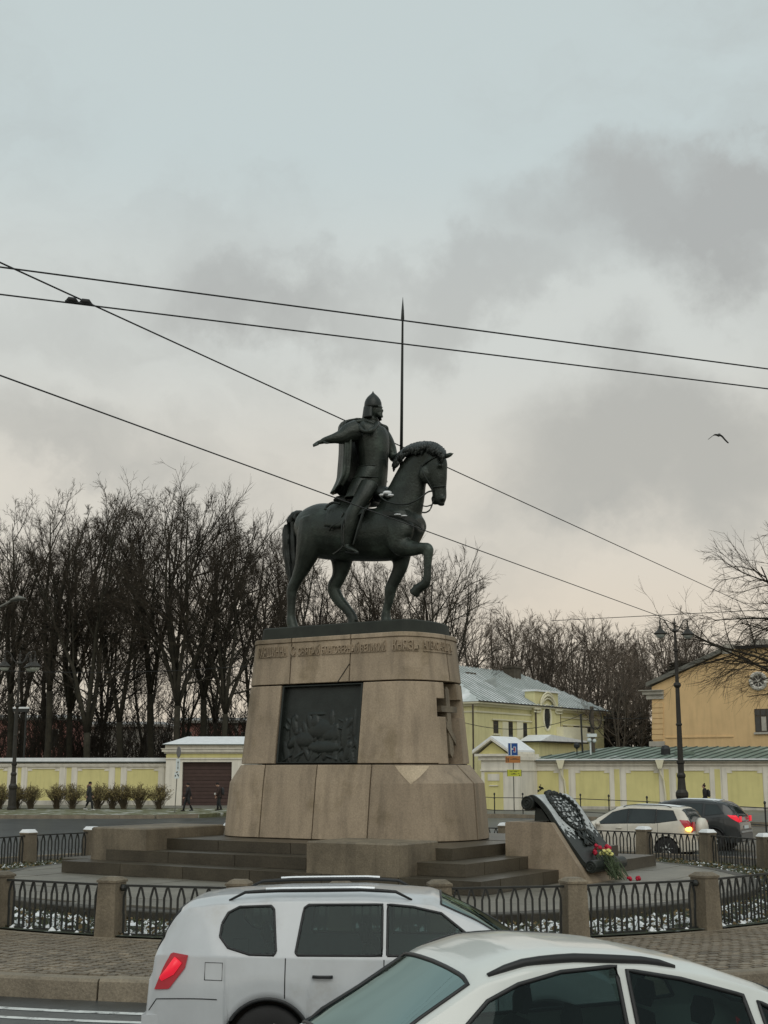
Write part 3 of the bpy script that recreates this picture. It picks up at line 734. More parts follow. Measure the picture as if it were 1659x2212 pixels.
# volutes
for (ca, cb, R_) in ((735, 880, .155), (1415, 1562, .13)):
    c_ = P3(ca, cb, SW0)
    m = MB(); Mx = Matrix.Translation(L2W(c_.x, 0, c_.z + dz_)) @ Matrix.Rotation(TH, 4, 'Z') @ Matrix.Rotation(-math.pi / 2, 4, 'X')
    m.lathe([(R_ * .9, SW0 - .04), (R_, SW0 - .02), (R_, SW1 - .10), (R_ * .9, SW1 - .08)], n=18, M=Mx)
    sp_ = []
    for i in range(26):
        a = i / 25 * 4.2 * math.pi; r = R_ * (1 - i / 28); sp_.append(L2W(c_.x + r * math.cos(a), SW0 - .045, c_.z + dz_ + r * math.sin(a)))
    m.tube(sp_, .012, n=4)
    m.build('volute', M['bronze_dark'], scr)
m = MB(); a_, b_, c_, d_ = P3(805, 1055, SW0 + .12), P3(815, 905, SW0 + .12), P3(880, 930, SW0 + .12), P3(965, 1055, SW0 + .12)
m.prism([L2W(p.x, SW0 + .12, p.z) for p in (a_, b_, c_, d_)], L2W(0, SW1 - .12) - L2W(0, SW0 + .12)); m.build('support', M['bronze_dark'], scr)
def on_scroll(t, w, h=0.):
    f = t * (len(sp) - 1); i = min(int(f), len(sp) - 2); p = sp[i].lerp(sp[i + 1], f - i); n_ = nrm2(i); return L2W(p.x + n_.x * h, w, p.z + n_.y * h + dz_)
# snow film on the sheet (real thin layer with gaps)
m = MB(); rs = random.Random(3)
wc, tc_ = (SW0 + SW1) / 2, .52
for i in range(80):
    for j in range(50):
        t0, t1 = .12 + .60 * i / 80, .12 + .60 * (i + 1) / 80; w0, w1 = SW0 + .04 + (SW1 - SW0 - .08) * j / 50, SW0 + .04 + (SW1 - SW0 - .08) * (j + 1) / 50
        e = ((t0 - .475) / .19) ** 2 + (((w0 + w1) / 2 - wc) / .56) ** 2
        lim = .02 if e > 1.15 else (1.0 if e > .9 else .56)
        if t0 > .58 and e > 1: lim = .02 + (t0 - .58) * 6
        if abs((w0 + w1) / 2 - wc) < .35 and .66 < t0 < .74: lim = .65
        nz_ = .5 + .25 * math.sin(i * .83 + 2.1 * math.sin(j * .41)) + .25 * math.sin(j * 1.07 + 1.7 * math.sin(i * .37))
        if .75 * nz_ + .25 * rs.random() < lim: continue
        m.add([on_scroll(t0, w0, .008), on_scroll(t1, w0, .008), on_scroll(t1, w1, .008), on_scroll(t0, w1, .008)], [(0, 1, 2, 3)])
stuff(m.build('snow_film', M['thinsnow'], scr, normals=False))
m = MB()   # oval wreath and lettering rows
for ring_, rad in ((1.0, .035), (.8, .012)):
    pts = [on_scroll(.475 + .19 * ring_ * math.sin(a), wc + .56 * ring_ * math.cos(a), .02) for a in np.linspace(0, 2 * math.pi, 37)]
    m.tube(pts, rad, n=6)
for k_ in range(28):
    a = k_ * 2 * math.pi / 28; m.ball(on_scroll(.475 + .19 * math.sin(a), wc + .56 * math.cos(a), .035), .045, 6, 4)
for (dx, tt, r_) in ((0, .265, .08), (-.2, .28, .06), (.2, .28, .06)): m.ball(on_scroll(tt, wc + dx, .03), r_, 8, 5)
m.build('oval_wreath', M['bronze_dark'], scr, smooth_=True)
m = MB()
for r_i in range(7):
    t = .355 + r_i * .04; half = .42 * math.sqrt(max(0, 1 - ((t - .475) / .165) ** 2)); w = wc - half
    while w < wc + half - .03:
        l = rs.uniform(.03, .09)
        m.tube([on_scroll(t, w, .02), on_scroll(t + rs.uniform(-.008, .008), w + l, .02)], .012, n=4); w += l + rs.uniform(.015, .04)
stuff(m.build('raised_lettering', M['bronze_dark'], scr))
m = MB()
for k_ in range(9):
    a = rs.uniform(-.35, .35); pts = [on_scroll(.66 + .02 * i, wc + a + .08 * math.sin(i * 1.3 + k_), .03) for i in range(7)]; m.tube(pts, .02, n=5)
m.build('leaf_ornament', M['bronze_dark'], scr, smooth_=True)
# bouquets
def flower_head(mb, c, r, rs):
    for k in range(9):
        th_ = rs.uniform(0, 6.28); ph = rs.uniform(-.3, 1.4)
        d = Vector((math.cos(th_) * math.cos(ph), math.sin(th_) * math.cos(ph), math.sin(ph)))
        mb.ball(Vector(c) + d * r * .5, (r * .55, r * .55, r * .5), 6, 4)
for bi, (nh, mm, lab, pxs) in enumerate(((13, 'rose', 'bunch of red carnations leaning on the foot of the bronze scroll', ((1385, 1365), (1560, 1360), (1420, 1440))), (6, 'mum', 'bunch of pale yellow chrysanthemums below the red carnations', ((1480, 1420), (1600, 1410), (1545, 1450))))):
    heads = []
    for k in range(nh):
        if bi == 0: a, b = rs.uniform(1395, 1570), rs.uniform(1345, 1395); 
        else: a, b = rs.uniform(1470, 1610), rs.uniform(1400, 1450)
        if bi == 0 and k > 9: a, b = rs.uniform(1400, 1440), rs.uniform(1400, 1450)
        p = P3(a, b, rs.uniform(-.35, .15)); heads.append(L2W(p.x + .1, p.y, p.z + .05))
    base_ = sum((Vector(h) for h in heads), Vector()) / nh
    t = thing('flower_bunch', lab, 'flowers', (base_.x, base_.y, Z0), 0)
    for h in heads:
        hm = MB(); flower_head(hm, h, .055 if bi == 0 else .06, rs); hm.build('flower_head', M[mm], t, smooth_=True)
    sm = MB()
    for k in range(26):
        h = heads[k % nh]; q = P3(rs.uniform(1560, 1720) + (60 if bi else 0), rs.uniform(1640, 1690), rs.uniform(-.6, -.1)); q = L2W(q.x + .1, q.y, max(q.z, Z0 + .02))
        mid = Vector(h).lerp(q, .5) + Vector((rs.uniform(-.06, .06), rs.uniform(-.06, .06), rs.uniform(.0, .06)))
        sm.tube([h, mid, q], .008, n=4)
        for j in range(3):
            c = Vector(h).lerp(q, rs.uniform(.25, .95)); d = Vector((rs.uniform(-.1, .1), rs.uniform(-.1, .1), rs.uniform(-.03, .07)))
            sm.add([c, c + d * .5 + Vector((.015, 0, .01)), c + d, c + d * .5 - Vector((.015, 0, .01))], [(0, 1, 2, 3)])
    sm.build('stems', M['stem'], t)
for (a, b, lab) in ((2200 + 508 / 2.138, 3000 + 872 / 2.138, 'single red flower head lying nearest the stems on the paving'), (2200 + 587 / 2.138, 3000 + 868 / 2.138, 'single red flower head lying furthest right on the paving')):
    p = atz(a / 1.794, b / 1.794, Z0 + .06); hm = MB(); flower_head(hm, p, .07, rs); hm.v = [(x, y, max(z, Z0 + .005)) for x, y, z in hm.v]
    tag(hm.build('fallen_flower', M['rose'], smooth_=True), lab, 'flower')
# ------------------------------------------------------------------ equestrian statue
def Z1(a, b, w): p = Spx(585.3 + a * .2688, 808.3 + b * .2688, w); return L2W(p.x, w, p.z - .10)
MPP = 32.0 * 1.02 / F * .2688
SIDE = Vector((-sT, cT, 0))
statue = thing('equestrian_statue', 'dark bronze statue of an armoured rider with a lance on a striding horse', 'statue', L2W(0, 0, 5.8), TH)
def limb(mb, sts, n=14, side=SIDE, k=1.0):
    mb.tube([Z1(a, b, w) for a, b, w, ra, rl in sts], [(ra * MPP * k, rl) for a, b, w, ra, rl in sts], n=n, side=side)
def limb_s(mb, sts, n=14, m=None, side=SIDE):
    sts = [(a, b, w, ra * (1.1 if ra < 48 and b > 1380 else 1), rl * (1.1 if ra < 48 and b > 1380 else 1)) for a, b, w, ra, rl in sts]
    v = [Vector((*Z1(a, b, w), ra * MPP, rl)) for a, b, w, ra, rl in sts]
    s = sample(v, m or len(v) * 4)
    mb.tube([p[:3] for p in s], [(p[3], p[4]) for p in s], n=n, side=side)
def remesh(mb, name, mt, parent, vox=.03, it=4, extra=None):
    me = mb.mesh(name); ob = bpy.data.objects.new(name, me); C.objects.link(ob)
    r = ob.modifiers.new('r', 'REMESH'); r.mode = 'VOXEL'; r.voxel_size = vox; r.use_smooth_shade = True
    s = ob.modifiers.new('s', 'SMOOTH'); s.iterations = it; s.factor = .5
    dg = bpy.context.evaluated_depsgraph_get(); dg.update()
    me2 = bpy.data.meshes.new_from_object(ob.evaluated_get(dg)); bpy.data.objects.remove(ob)
    o2 = MB(); o2.v = [tuple(v.co) for v in me2.vertices]; o2.f = [tuple(p.vertices) for p in me2.polygons]
    bpy.data.meshes.remove(me2)
    if extra: o2.add(extra.v, extra.f)
    return o2.build(name, mt, parent, smooth_=True, normals=bool(extra))
h = MB()
# trunk
limb_s(h, [(235, 1240, 0, 70, .30), (290, 1225, 0, 170, .50), (380, 1225, 0, 222, .60), (520, 1238, 0, 230, .64), (680, 1252, 0, 220, .66), (840, 1260, 0, 212, .66), (960, 1240, 0, 222, .62), (1070, 1205, 0, 195, .56), (1150, 1185, 0, 135, .46), (1205, 1180, 0, 60, .28)], n=24)
# croup and near/far haunches
limb_s(h, [(330, 1130, -.32, 110, .28), (330, 1250, -.36, 135, .30), (300, 1380, -.36, 112, .27), (262, 1500, -.34, 78, .20), (212, 1610, -.34, 52, .14), (172, 1700, -.34, 44, .125), (166, 1800, -.34, 36, .105), (163, 1900, -.34, 33, .1), (165, 1955, -.34, 40, .12), (185, 2010, -.34, 38, .12)])
limb(h, [(165, 1975, -.34, 34, .12), (192, 2048, -.34, 55, .17)])
limb_s(h, [(560, 1330, .30, 110, .26), (570, 1430, .32, 105, .26), (565, 1520, .34, 82, .2), (545, 1600, .34, 62, .16), (505, 1690, .34, 60, .15), (545, 1780, .34, 46, .11), (605, 1850, .34, 38, .1), (648, 1910, .34, 38, .105), (660, 1960, .34, 44, .12)])
limb(h, [(655, 1950, .34, 34, .12), (660, 2003, .34, 55, .17)])
# shoulders
limb_s(h, [(1010, 1090, -.30, 110, .24), (1020, 1230, -.36, 140, .26), (1050, 1340, -.38, 92, .22), (1130, 1368, -.40, 62, .17), (1215, 1366, -.42, 45, .13), (1262, 1372, -.42, 44, .125), (1262, 1440, -.42, 32, .1), (1258, 1530, -.42, 28, .085), (1255, 1600, -.42, 31, .09), (1240, 1650, -.42, 34, .1), (1195, 1680, -.42, 34, .1), (1165, 1700, -.42, 40, .12)])
limb(h, [(1190, 1680, -.42, 34, .12), (1145, 1735, -.42, 44, .15)])
limb_s(h, [(1020, 1180, .26, 130, .26), (1040, 1320, .30, 120, .25), (1045, 1440, .32, 82, .2), (1035, 1530, .32, 62, .15), (985, 1640, .32, 52, .13), (960, 1700, .32, 46, .125), (950, 1780, .32, 36, .1), (930, 1860, .32, 32, .09), (922, 1920, .32, 40, .11)])
limb(h, [(918, 1915, .32, 34, .12), (934, 1985, .32, 54, .17)])
# neck and head
limb_s(h, [(990, 1180, 0, 205, .46), (1040, 1060, 0, 190, .40), (1085, 930, 0, 168, .32), (1120, 820, 0, 145, .27), (1165, 715, 0, 125, .23), (1225, 640, 0, 105, .2), (1300, 615, 0, 72, .18)], n=20)
limb_s(h, [(1318, 590, 0, 62, .17), (1314, 660, 0, 104, .2), (1316, 740, 0, 108, .215), (1335, 820, 0, 86, .19), (1350, 890, 0, 62, .15), (1355, 945, 0, 58, .14), (1362, 985, 0, 48, .125), (1368, 1008, 0, 26, .09)], n=18, m=26)
for sg in (-1, 1):
    h.ball(Z1(1250, 770, sg * .14), (.2, .12, .24)); h.ball(Z1(1362, 700, sg * .18), (.07, .05, .05))
    h.ball(Z1(1385, 965, sg * .1), (.055, .04, .06))
limb(h, [(1320, 960, 0, 34, .1), (1318, 1015, 0, 22, .08)])
h.ball(Z1(1370, 1012, 0), (.09, .1, .05))
for sg, tip in ((-1, (1475, 600)), (1, (1400, 560))):
    b0 = (1410, 632) if sg < 0 else (1330, 590)
    limb(h, [(b0[0] - 15, b0[1], sg * .12, 24, .05), ((b0[0] + tip[0]) / 2, (b0[1] + tip[1]) / 2 - 2, sg * .14, 20, .045), (tip[0], tip[1], sg * .15, 3, .008)], n=8)
horse = remesh(h, 'horse', M['bronze'], statue, vox=.028, it=5)
# eye sockets
# tail
t_ = MB(); rs = random.Random(11)
for k in range(30):
    w = rs.uniform(-.16, .16); o = rs.uniform(-26, 46); f = rs.uniform(.85, 1.0)
    v = [Vector((*Z1(a, b, w + rs.uniform(-.02, .02)), r)) for a, b, r in ((248, 1085, .06), (195 + o * .3, 1095, .075), (150 + o * .7, 1170 + abs(o) * .4, .085), (138 + o, 1300, .085), (145 + o, 1430, .08), (158 + o * .8, 1540 * (1 if f > .9 else .98), .07), (168 + o * .45, 1600 + 60 * f, .025))]
    s = sample(v, 18); t_.tube([p[:3] for p in s], [p[3] * (1 + .12 * math.sin(i * 1.7 + k)) for i, p in enumerate(s)], n=7)
t_.build('tail', M['bronze_dark'], statue, smooth_=True)
# mane
mn = MB()
crest = [(1012, 640), (1022, 612), (1048, 582), (1085, 552), (1130, 528), (1180, 515), (1230, 508), (1280, 508), (1325, 522), (1365, 548), (1392, 580)]
for k in range(64):
    t = k / 63 * (len(crest) - 1); i = min(int(t), len(crest) - 2); a = lerp(crest[i][0], crest[i + 1][0], t - i); b = lerp(crest[i][1], crest[i + 1][1], t - i)
    for sg in (-1, 1):
        fall = rs.uniform(45, 100); dx = rs.uniform(-30, 5) - 14; sw = rs.uniform(-7, 7)
        v = [Vector((*Z1(a + dx * q + sw * math.sin(q * 6), b + 14 + fall * q, sg * (.03 + .26 * math.sin(min(1, q * 1.4) * 1.57) * (.75 if i > 5 else .9))), r)) for q, r in ((-.12, .03), (0, .05), (.25, .055), (.5, .055), (.75, .045), (1, .015))]
        s = sample(v, 12); mn.tube([p[:3] for p in s], [p[3] for p in s], n=6)
mn.build('mane', M['bronze_dark'], statue, smooth_=True)
# saddle cloth with curved edges, breast strap, reins
def body_pt(a, b, out_):   # near flank surface
    return Z1(a, b, -out_)
cl = MB(); rows = []
for i in range(15):
    a = lerp(470, 800, i / 14); top_ = 1010 - 15 * math.sin(i / 14 * 3.14); bot = lerp(1235, 1150, i / 14) - 60 * (abs(i / 14 - .35)) * 2
    rows.append([Z1(a - (j / 9) * 40, lerp(top_, bot, j / 9), -(.25 + .47 * math.sin(min(1., .12 + j / 9 * .95) * 1.57))) for j in range(10)])
cl.grid(rows); o = cl.build('saddle_cloth', M['bronze'], statue, smooth_=True); md = o.modifiers.new('solid', 'SOLIDIFY'); md.thickness = .035; md.offset = 1
sd_ = MB(); limb_s(sd_, [(860, 930, 0, 60, .3), (925, 935, 0, 62, .42), (985, 965, 0, 34, .44), (1010, 985, 0, 14, .42)], n=12); limb_s(sd_, [(560, 1000, 0, 20, .35), (600, 985, 0, 38, .4), (700, 1000, 0, 40, .44), (820, 985, 0, 44, .44)], n=12)
sd_.build('saddle', M['bronze_dark'], statue, smooth_=True)
st = MB()
s = sample([Z1(*p) for p in ((880, 955, -.46), (930, 990, -.50), (1010, 1010, -.47), (1090, 1012, -.43), (1160, 985, -.38), (1215, 950, -.30), (1260, 915, -.2), (1300, 905, -.15))], 24); st.tube(s, .022, n=6)
s = sample([Z1(*p) for p in ((1214, 1078, -.26), (1245, 1078, -.2), (1275, 1060, -.15), (1292, 1025, -.12), (1305, 985, -.12))], 14); st.tube(s, .02, n=6)
s = sample([Z1(*p) for p in ((1214, 1024, .2), (1250, 1030, .18), (1290, 1018, .12))], 10); st.tube(s, .016, n=6)
s = sample([Z1(*p) for p in ((1345, 620, -.18), (1290, 650, -.21), (1220, 700, -.22), (1205, 770, -.2))], 12); st.tube(s, .02, n=6)
s = sample([Z1(*p) for p in ((1290, 880, -.17), (1340, 870, -.17), (1403, 868, -.06))], 8); st.tube(s, .018, n=6)
s = sample([Z1(*p) for p in ((1205, 700, -.2), (1235, 780, -.28), (1290, 880, -.18), (1305, 960, -.14))], 12); st.tube(s, .016, n=6)
st.build('bridle_and_reins', M['bronze_dark'], statue, smooth_=True)
bs = MB()
rows = []
for p in sample([Vector((*Z1(*q),)) for q in ((900, 1085, -.63), (980, 1090, -.62), (1070, 1112, -.56), (1150, 1145, -.45), (1210, 1185, -.27), (1232, 1200, -.05))], 20): rows.append([p + Vector((0, 0, .05)) - SIDE * .02, p + Vector((0, 0, -.05)) - SIDE * .02])
bs.grid(rows); o = bs.build('breast_strap', M['bronze_dark'], statue); md = o.modifiers.new('solid', 'SOLIDIFY'); md.thickness = .03
# rider: one continuous figure
r = MB()
limb_s(r, [(815, 905, 0, 105, .36), (818, 830, 0, 112, .38), (828, 740, 0, 112, .36), (825, 650, 0, 120, .38), (820, 560, 0, 132, .42), (808, 480, 0, 138, .46), (795, 410, 0, 115, .46), (800, 365, 0, 78, .34), (818, 345, 0, 46, .17), (828, 318, 0, 42, .15)], n=20)
r.ball(Z1(828, 250, 0), (.19, .17, .25), 12, 10)
r.ball(Z1(868, 262, 0), (.08, .1, .13)); r.ball(Z1(893, 262, 0), (.045, .035, .05))          # face, nose
limb(r, [(872, 225, 0, 12, .1), (888, 238, 0, 8, .09)], n=8)                                     # brow
limb_s(r, [(866, 285, 0, 24, .09), (884, 305, 0, 17, .07), (899, 316, 0, 7, .02)], n=8)          # beard
r.ball(Z1(886, 284, 0), (.04, .06, .02))
# right arm stretched back and out
SD2 = Vector((0, 0, 1))
limb_s(r, [(695, 420, -.42, 92, .27), (630, 440, -.58, 84, .24), (575, 470, -.72, 64, .19), (510, 485, -.88, 42, .13), (440, 500, -1.0, 29, .09), (410, 508, -1.05, 22, .06)], n=12)
limb_s(r, [(420, 508, -1.05, 22, .06), (385, 518, -1.1, 18, .05), (368, 526, -1.13, 14, .045)], n=8)
fing = MB()
for k, (da, db, L_) in enumerate(((0, -7, 1.), (2, -2, 1.1), (1, 4, 1.02), (-3, 10, .85))):
    fing.tube([Z1(380, 520 + db, -1.12 - k * .025), Z1(360 - da, 530 + db * .8, -1.15 - k * .03), Z1(345 - 6 * L_, 542 + db * .7, -1.17 - k * .03)], [.03, .026, .018], n=7)
fing.tube([Z1(415, 508, -1.06), Z1(440, 520, -1.12), Z1(460, 522, -1.16)], [.035, .028, .02], n=7)
# left arm bent, hand round the lance
limb_s(r, [(880, 430, .42, 62, .2), (930, 500, .55, 54, .18), (965, 570, .62, 44, .15), (985, 640, .62, 36, .12), (1010, 640, .55, 30, .1), (1035, 618, .48, 26, .085)], n=12)
for k in range(4): fing.tube([Z1(1030, 600 + k * 11, .44), Z1(1052, 598 + k * 11, .42), Z1(1062, 600 + k * 11, .48), Z1(1050, 604 + k * 11, .54)], .02, n=6)
fing.tube([Z1(1025, 606, .42), Z1(1040, 590, .40), Z1(1056, 585, .44)], [.028, .024, .018], n=6)
# legs, near and far
for sg in (-1, 1):
    limb_s(r, [(790, 850, sg * .34, 85, .2), (745, 940, sg * .52, 74, .19), (690, 1030, sg * .66, 58, .16), (655, 1100, sg * .72, 60, .16), (635, 1190, sg * .74, 57, .155), (618, 1270, sg * .74, 45, .125), (608, 1330, sg * .74, 34, .1)], n=14)
    limb_s(r, [(598, 1340, sg * .74, 26, .09), (628, 1366, sg * .75, 22, .1), (665, 1382, sg * .76, 18, .1), (708, 1402, sg * .77, 5, .02)], n=10)
rider = remesh(r, 'rider', M['bronze'], statue, vox=.022, it=3, extra=fing)
# helmet and mail
hm = MB()
hc = Z1(826, 150, 0)
prof = [(.222, -.20), (.228, -.15), (.222, -.1), (.215, -.04), (.19, .03), (.15, .09), (.10, .145), (.05, .19), (.022, .225), (.008, .26)]
hm.lathe(prof, c=Z1(820, 186, 0), n=24)
hm.build('helmet', M['bronze_dark'], statue, smooth_=True)
ml = MB(); rows = []
for j in range(10):
    zz = j / 9; row = []
    for i in range(17):
        a = math.radians(lerp(58, 302, i / 16)); rx = .225 + .04 * zz; c = Z1(815, 235 + 95 * zz, 0)
        row.append(c + Vector((cT, sT, 0)) * (rx * math.cos(a)) + SIDE * (.22 + .05 * zz) * math.sin(a))
    rows.append(row)
ml.grid(rows); o = ml.build('mail_hood', M['bronze_dark'], statue, smooth_=True); md = o.modifiers.new('solid', 'SOLIDIFY'); md.thickness = .03
# cape
cp_ = MB(); rows = []
U = Vector((cT, sT, 0)); edgeL = [(742, 350), (668, 368), (600, 408), (572, 470), (578, 540), (577, 640), (570, 740), (563, 820), (538, 880), (512, 925)]
el = sample([Vector(p) for p in [(x, y, 0) for x, y in edgeL]], 30)
for j, e in enumerate(el):
    t = j / 29; c = Z1(e.x, e.y, 0); row = []
    halfw = lerp(.26, .66, min(1, t * 4)) + .08 * t; dep = lerp(.12, .62, min(1, t * 2.2)) + .1 * t
    for i in range(41):
        ph = lerp(-1.72, 1.72, i / 40); rip = 1 + .10 * t * math.sin(ph * 9 + t * 2) + .03 * math.sin(ph * 17)
        row.append(c + U * (dep * (1 - math.cos(ph)) * rip * .85 + .05) + SIDE * (halfw * math.sin(ph) * rip) + Vector((0, 0, - .12 * t * abs(math.sin(ph * 2)))))
    rows.append(row)
cp_.grid(rows); o = cp_.build('cape', M['bronze'], statue, smooth_=True); md = o.modifiers.new('solid', 'SOLIDIFY'); md.thickness = .04
# cape collar folds over the shoulders
co = MB()
s = sample([Z1(*p) for p in ((700, 375, -.48), (730, 420, -.56), (790, 430, -.52), (835, 395, -.34), (850, 365, -.1), (845, 358, .1), (880, 375, .3), (925, 405, .42), (935, 425, .45))], 34); co.tube(s, [.045 + .03 * math.sin(i * .5) ** 2 for i in range(34)], n=8)
s = sample([Z1(*p) for p in ((640, 365, -.44), (700, 350, -.4), (760, 345, -.24), (815, 350, -.1), (850, 362, -.05))], 20); co.tube(s, .055, n=8)
s = sample([Z1(*p) for p in ((745, 335, -.2), (790, 352, -.24), (835, 372, -.16), (852, 380, 0), (870, 372, .14))], 20); co.tube(s, .05, n=8)
co.build('cape_collar', M['bronze'], statue, smooth_=True)
# tunic skirt, in two tiers
for nm, pts in (('belt_tier', ((815, 728, 108, .40), (808, 770, 118, .44), (790, 825, 128, .49))), ('tunic_skirt', ((786, 818, 112, .47), (766, 890, 112, .58), (742, 985, 104, .66)))):
    q = MB(); v = [Vector((*Z1(a, b, 0), ra * MPP, rl)) for a, b, ra, rl in pts]; s = sample(v, 10)
    rows = []
    for k, p in enumerate(s):
        rows.append([Vector(p[:3]) + U * (p[3] * 1.05 * math.cos(a) * (1 + .03 * math.sin(a * 11) * k / 9)) + SIDE * (p[4] * math.sin(a) * (1 + .03 * math.sin(a * 9) * k / 9)) for a in np.linspace(0, 2 * math.pi, 41)[:-1]])
    q.grid(rows, closed=True); q.tube([rows[-1][i] for i in range(40)] + [rows[-1][0]], .018, n=5); q.tube([rows[0][i] for i in range(40)] + [rows[0][0]], .02, n=5)
    q.build(nm, M['bronze'], statue, smooth_=True)
ln = MB(); a, b = Z1(1046, 860, .5), None
top_ = Spx(870.2, 642, .5); top_ = L2W(top_.x, .5, top_.z); bot = Z1(1046, 760, .5)
d = (top_ - bot)
ln.tube([bot, bot + d * .5, bot + d * .86, bot + d * .872, bot + d * .92, top_], [.042, .036, .026, .045, .035, .004], n=8)
ln.build('lance', M['bronze_dark'], statue, smooth_=True)
sw_ = MB()
sw_.tube([Z1(748, 1060, -.80), Z1(700, 1210, -.86), Z1(662, 1335, -.88)], [.035, .035, .02], n=6)
sw_.tube([Z1(735, 1066, -.80), Z1(762, 1058, -.80)], .03, n=6)
sw_.build('sword', M['bronze_dark'], statue)
sr = MB(); s = sample([Z1(*p) for p in ((610, 1090, -.74), (572, 1180, -.9), (570, 1290, -.9), (578, 1350, -.88), (530, 1395, -.8), (500, 1412, -.7))], 16); sr.tube(s, .022, n=5)
sr.tube([Z1(600, 1398, -.62), Z1(700, 1404, -.9)], .022, n=5)
sr.tube([Z1(560, 1380, -.7), Z1(500, 1414, -.78)], [.05, .012], n=5)
sr.build('stirrup', M['bronze_dark'], statue)
tk = MB(); s = sample([Z1(*p) for p in ((555, 1010, -.55), (500, 1000, -.55), (450, 1030, -.6), (435, 1060, -.62))], 12); tk.tube(s, .035, n=6)
s = sample([Z1(*p) for p in ((580, 1080, -.68), (555, 1150, -.72), (490, 1190, -.74), (472, 1225, -.7))], 12); tk.tube(s, .025, n=6)
tk.build('saddle_strap', M['bronze_dark'], statue, smooth_=True)
# plinth
pl = MB()
rows = [[PQ(q, z, 0, (a_, b_)) for q in np.linspace(-3, 5, 97)[:-1]] for z, a_, b_ in ((5.80, .46, 1.08), (6.08, .42, 1.04), (6.11, .38, 1.0))]
pl.grid(rows, closed=True); pl.f.append(tuple(range(192, 288))); pl.build('bronze_plinth', M['bronze_plinth'], statue)
# old snow in the hollows
ss = MB()
for (a, b, w, rx, ry, rz) in ((935, 925, -.3, .14, .14, .06), (900, 940, -.36, .1, .1, .045), (965, 945, -.3, .1, .12, .04), (958, 872, 0, .05, .05, .03), (1020, 1095, -.63, .10, .05, .02), (1070, 1105, -.585, .08, .05, .02)):
    ss.ball(Z1(a, b, w), (rx, ry, rz), 8, 5)
stuff(ss.build('snow_bits', M['snow'], statue, smooth_=True))
# ------------------------------------------------------------------ granite posts and iron railing panels
post_l = 'granite railing posts round the monument'
pan_l = 'iron railing panels round the monument'
def a_near(u):
    lo, hi = -1.3, 1.3
    for _ in range(40):
        m_ = (lo + hi) / 2
        if proj(ringpt(RF, m_, .5))[0] < u: lo = m_
        else: hi = m_
    return (lo + hi) / 2
angs = [a_near(u) for u in (-2, 240, 515, 735, 950, 1240, 1524, 1800)]
AE, A0 = angs[-1], angs[0] + 2 * math.pi
def a_of_u(u):
    lo, hi = math.pi * .45, math.pi * 1.55          # far side, right to left
    for _ in range(40):
        m_ = (lo + hi) / 2
        if proj(ringpt(RF, m_, .1))[0] > u: lo = m_
        else: hi = m_
    return (lo + hi) / 2
far_a = [a_of_u(u) for u in (1560, 1470, 1360, 1240, 1110, 980, 850, 720, 590, 460, 345, 195, 100)]
far_a = [a_of_u(u) for u in (1532, 1393, 1240, 1091, 943, 795, 645, 495, 345, 195)]
n1_ = round((far_a[0] - AE) / .21); n2_ = round((A0 - far_a[-1]) / .21)
angs += [lerp(AE, far_a[0], i / n1_) for i in range(1, n1_)] + far_a + [lerp(far_a[-1], A0, i / n2_) for i in range(1, n2_)]
def post_mesh():
    m = MB(); a, b, h = .185, .155, .86
    m.add([(-a, -a, -.25), (a, -a, -.25), (a, a, -.25), (-a, a, -.25), (-b, -b, h), (b, -b, h), (b, b, h), (-b, b, h)], [(3, 2, 1, 0), (0, 1, 5, 4), (1, 2, 6, 5), (2, 3, 7, 6), (3, 0, 4, 7), (4, 5, 6, 7)])
    c = MB(); e = .172
    c.add([(-e, -e, h + .002), (e, -e, h + .002), (e, e, h + .002), (-e, e, h + .002), (-e, -e, h + .035), (e, -e, h + .035), (e, e, h + .035), (-e, e, h + .035), (-.1, -.1, h + .085), (.1, -.1, h + .085), (.1, .1, h + .085), (-.1, .1, h + .085)],
          [(0, 1, 5, 4), (1, 2, 6, 5), (2, 3, 7, 6), (3, 0, 4, 7), (4, 5, 9, 8), (5, 6, 10, 9), (6, 7, 11, 10), (7, 4, 8, 11), (8, 9, 10, 11), (3, 2, 1, 0)])
    s = MB(); z = h + .037
    s.add([(-e, -e, z), (e, -e, z), (e, e, z), (-e, e, z), (-.12, -.11, h + .115), (.11, -.12, h + .12), (.12, .11, h + .115), (-.11, .12, h + .12)], [(0, 1, 5, 4), (1, 2, 6, 5), (2, 3, 7, 6), (3, 0, 4, 7), (4, 5, 6, 7)])
    return m.mesh('post_shaft', M['granite_grey']), c.mesh('post_cap', M['granite_grey']), s.mesh('post_snow', M['snow'])
pm, pc, ps = post_mesh()
bar = MB(); zt_, zl, zb_ = .80, .64, .10; px_ = .0569
for sg in (-1, 1):
    pts = [(0, 0, zt_), (sg * .02, 0, zt_ - .03), (sg * px_ * .82, 0, zl + .035), (sg * px_, 0, zl), (sg * px_, 0, .42), (sg * px_ * .84, 0, .39), (sg * px_ * .84, 0, zb_)]
    bar.tube(pts, .019, n=4, side=(0, 1, 0), twist=math.pi / 4)
bar_me = bar.mesh('arch_bar', M['iron'])
def fzoff(p): return .10 + .03 * smooth((p.y - 24) / 12.0)
def where(a):
    a = (a + math.pi) % (2 * math.pi) - math.pi
    return a
desc_post = {0: 'granite railing post cut by the left edge of the picture', 1: 'granite railing post with pale cap left of the silver car', 2: 'granite railing post hidden behind the tail of the silver car', 3: 'granite railing post hidden behind the side of the silver car', 4: 'granite railing post hidden behind the bonnet of the silver car', 5: 'granite railing post above the middle of the white car roof', 6: 'granite railing post with a round bracket near the right edge', 7: 'granite railing post just outside the right edge'}
posts_ = []
ncp = len(angs)
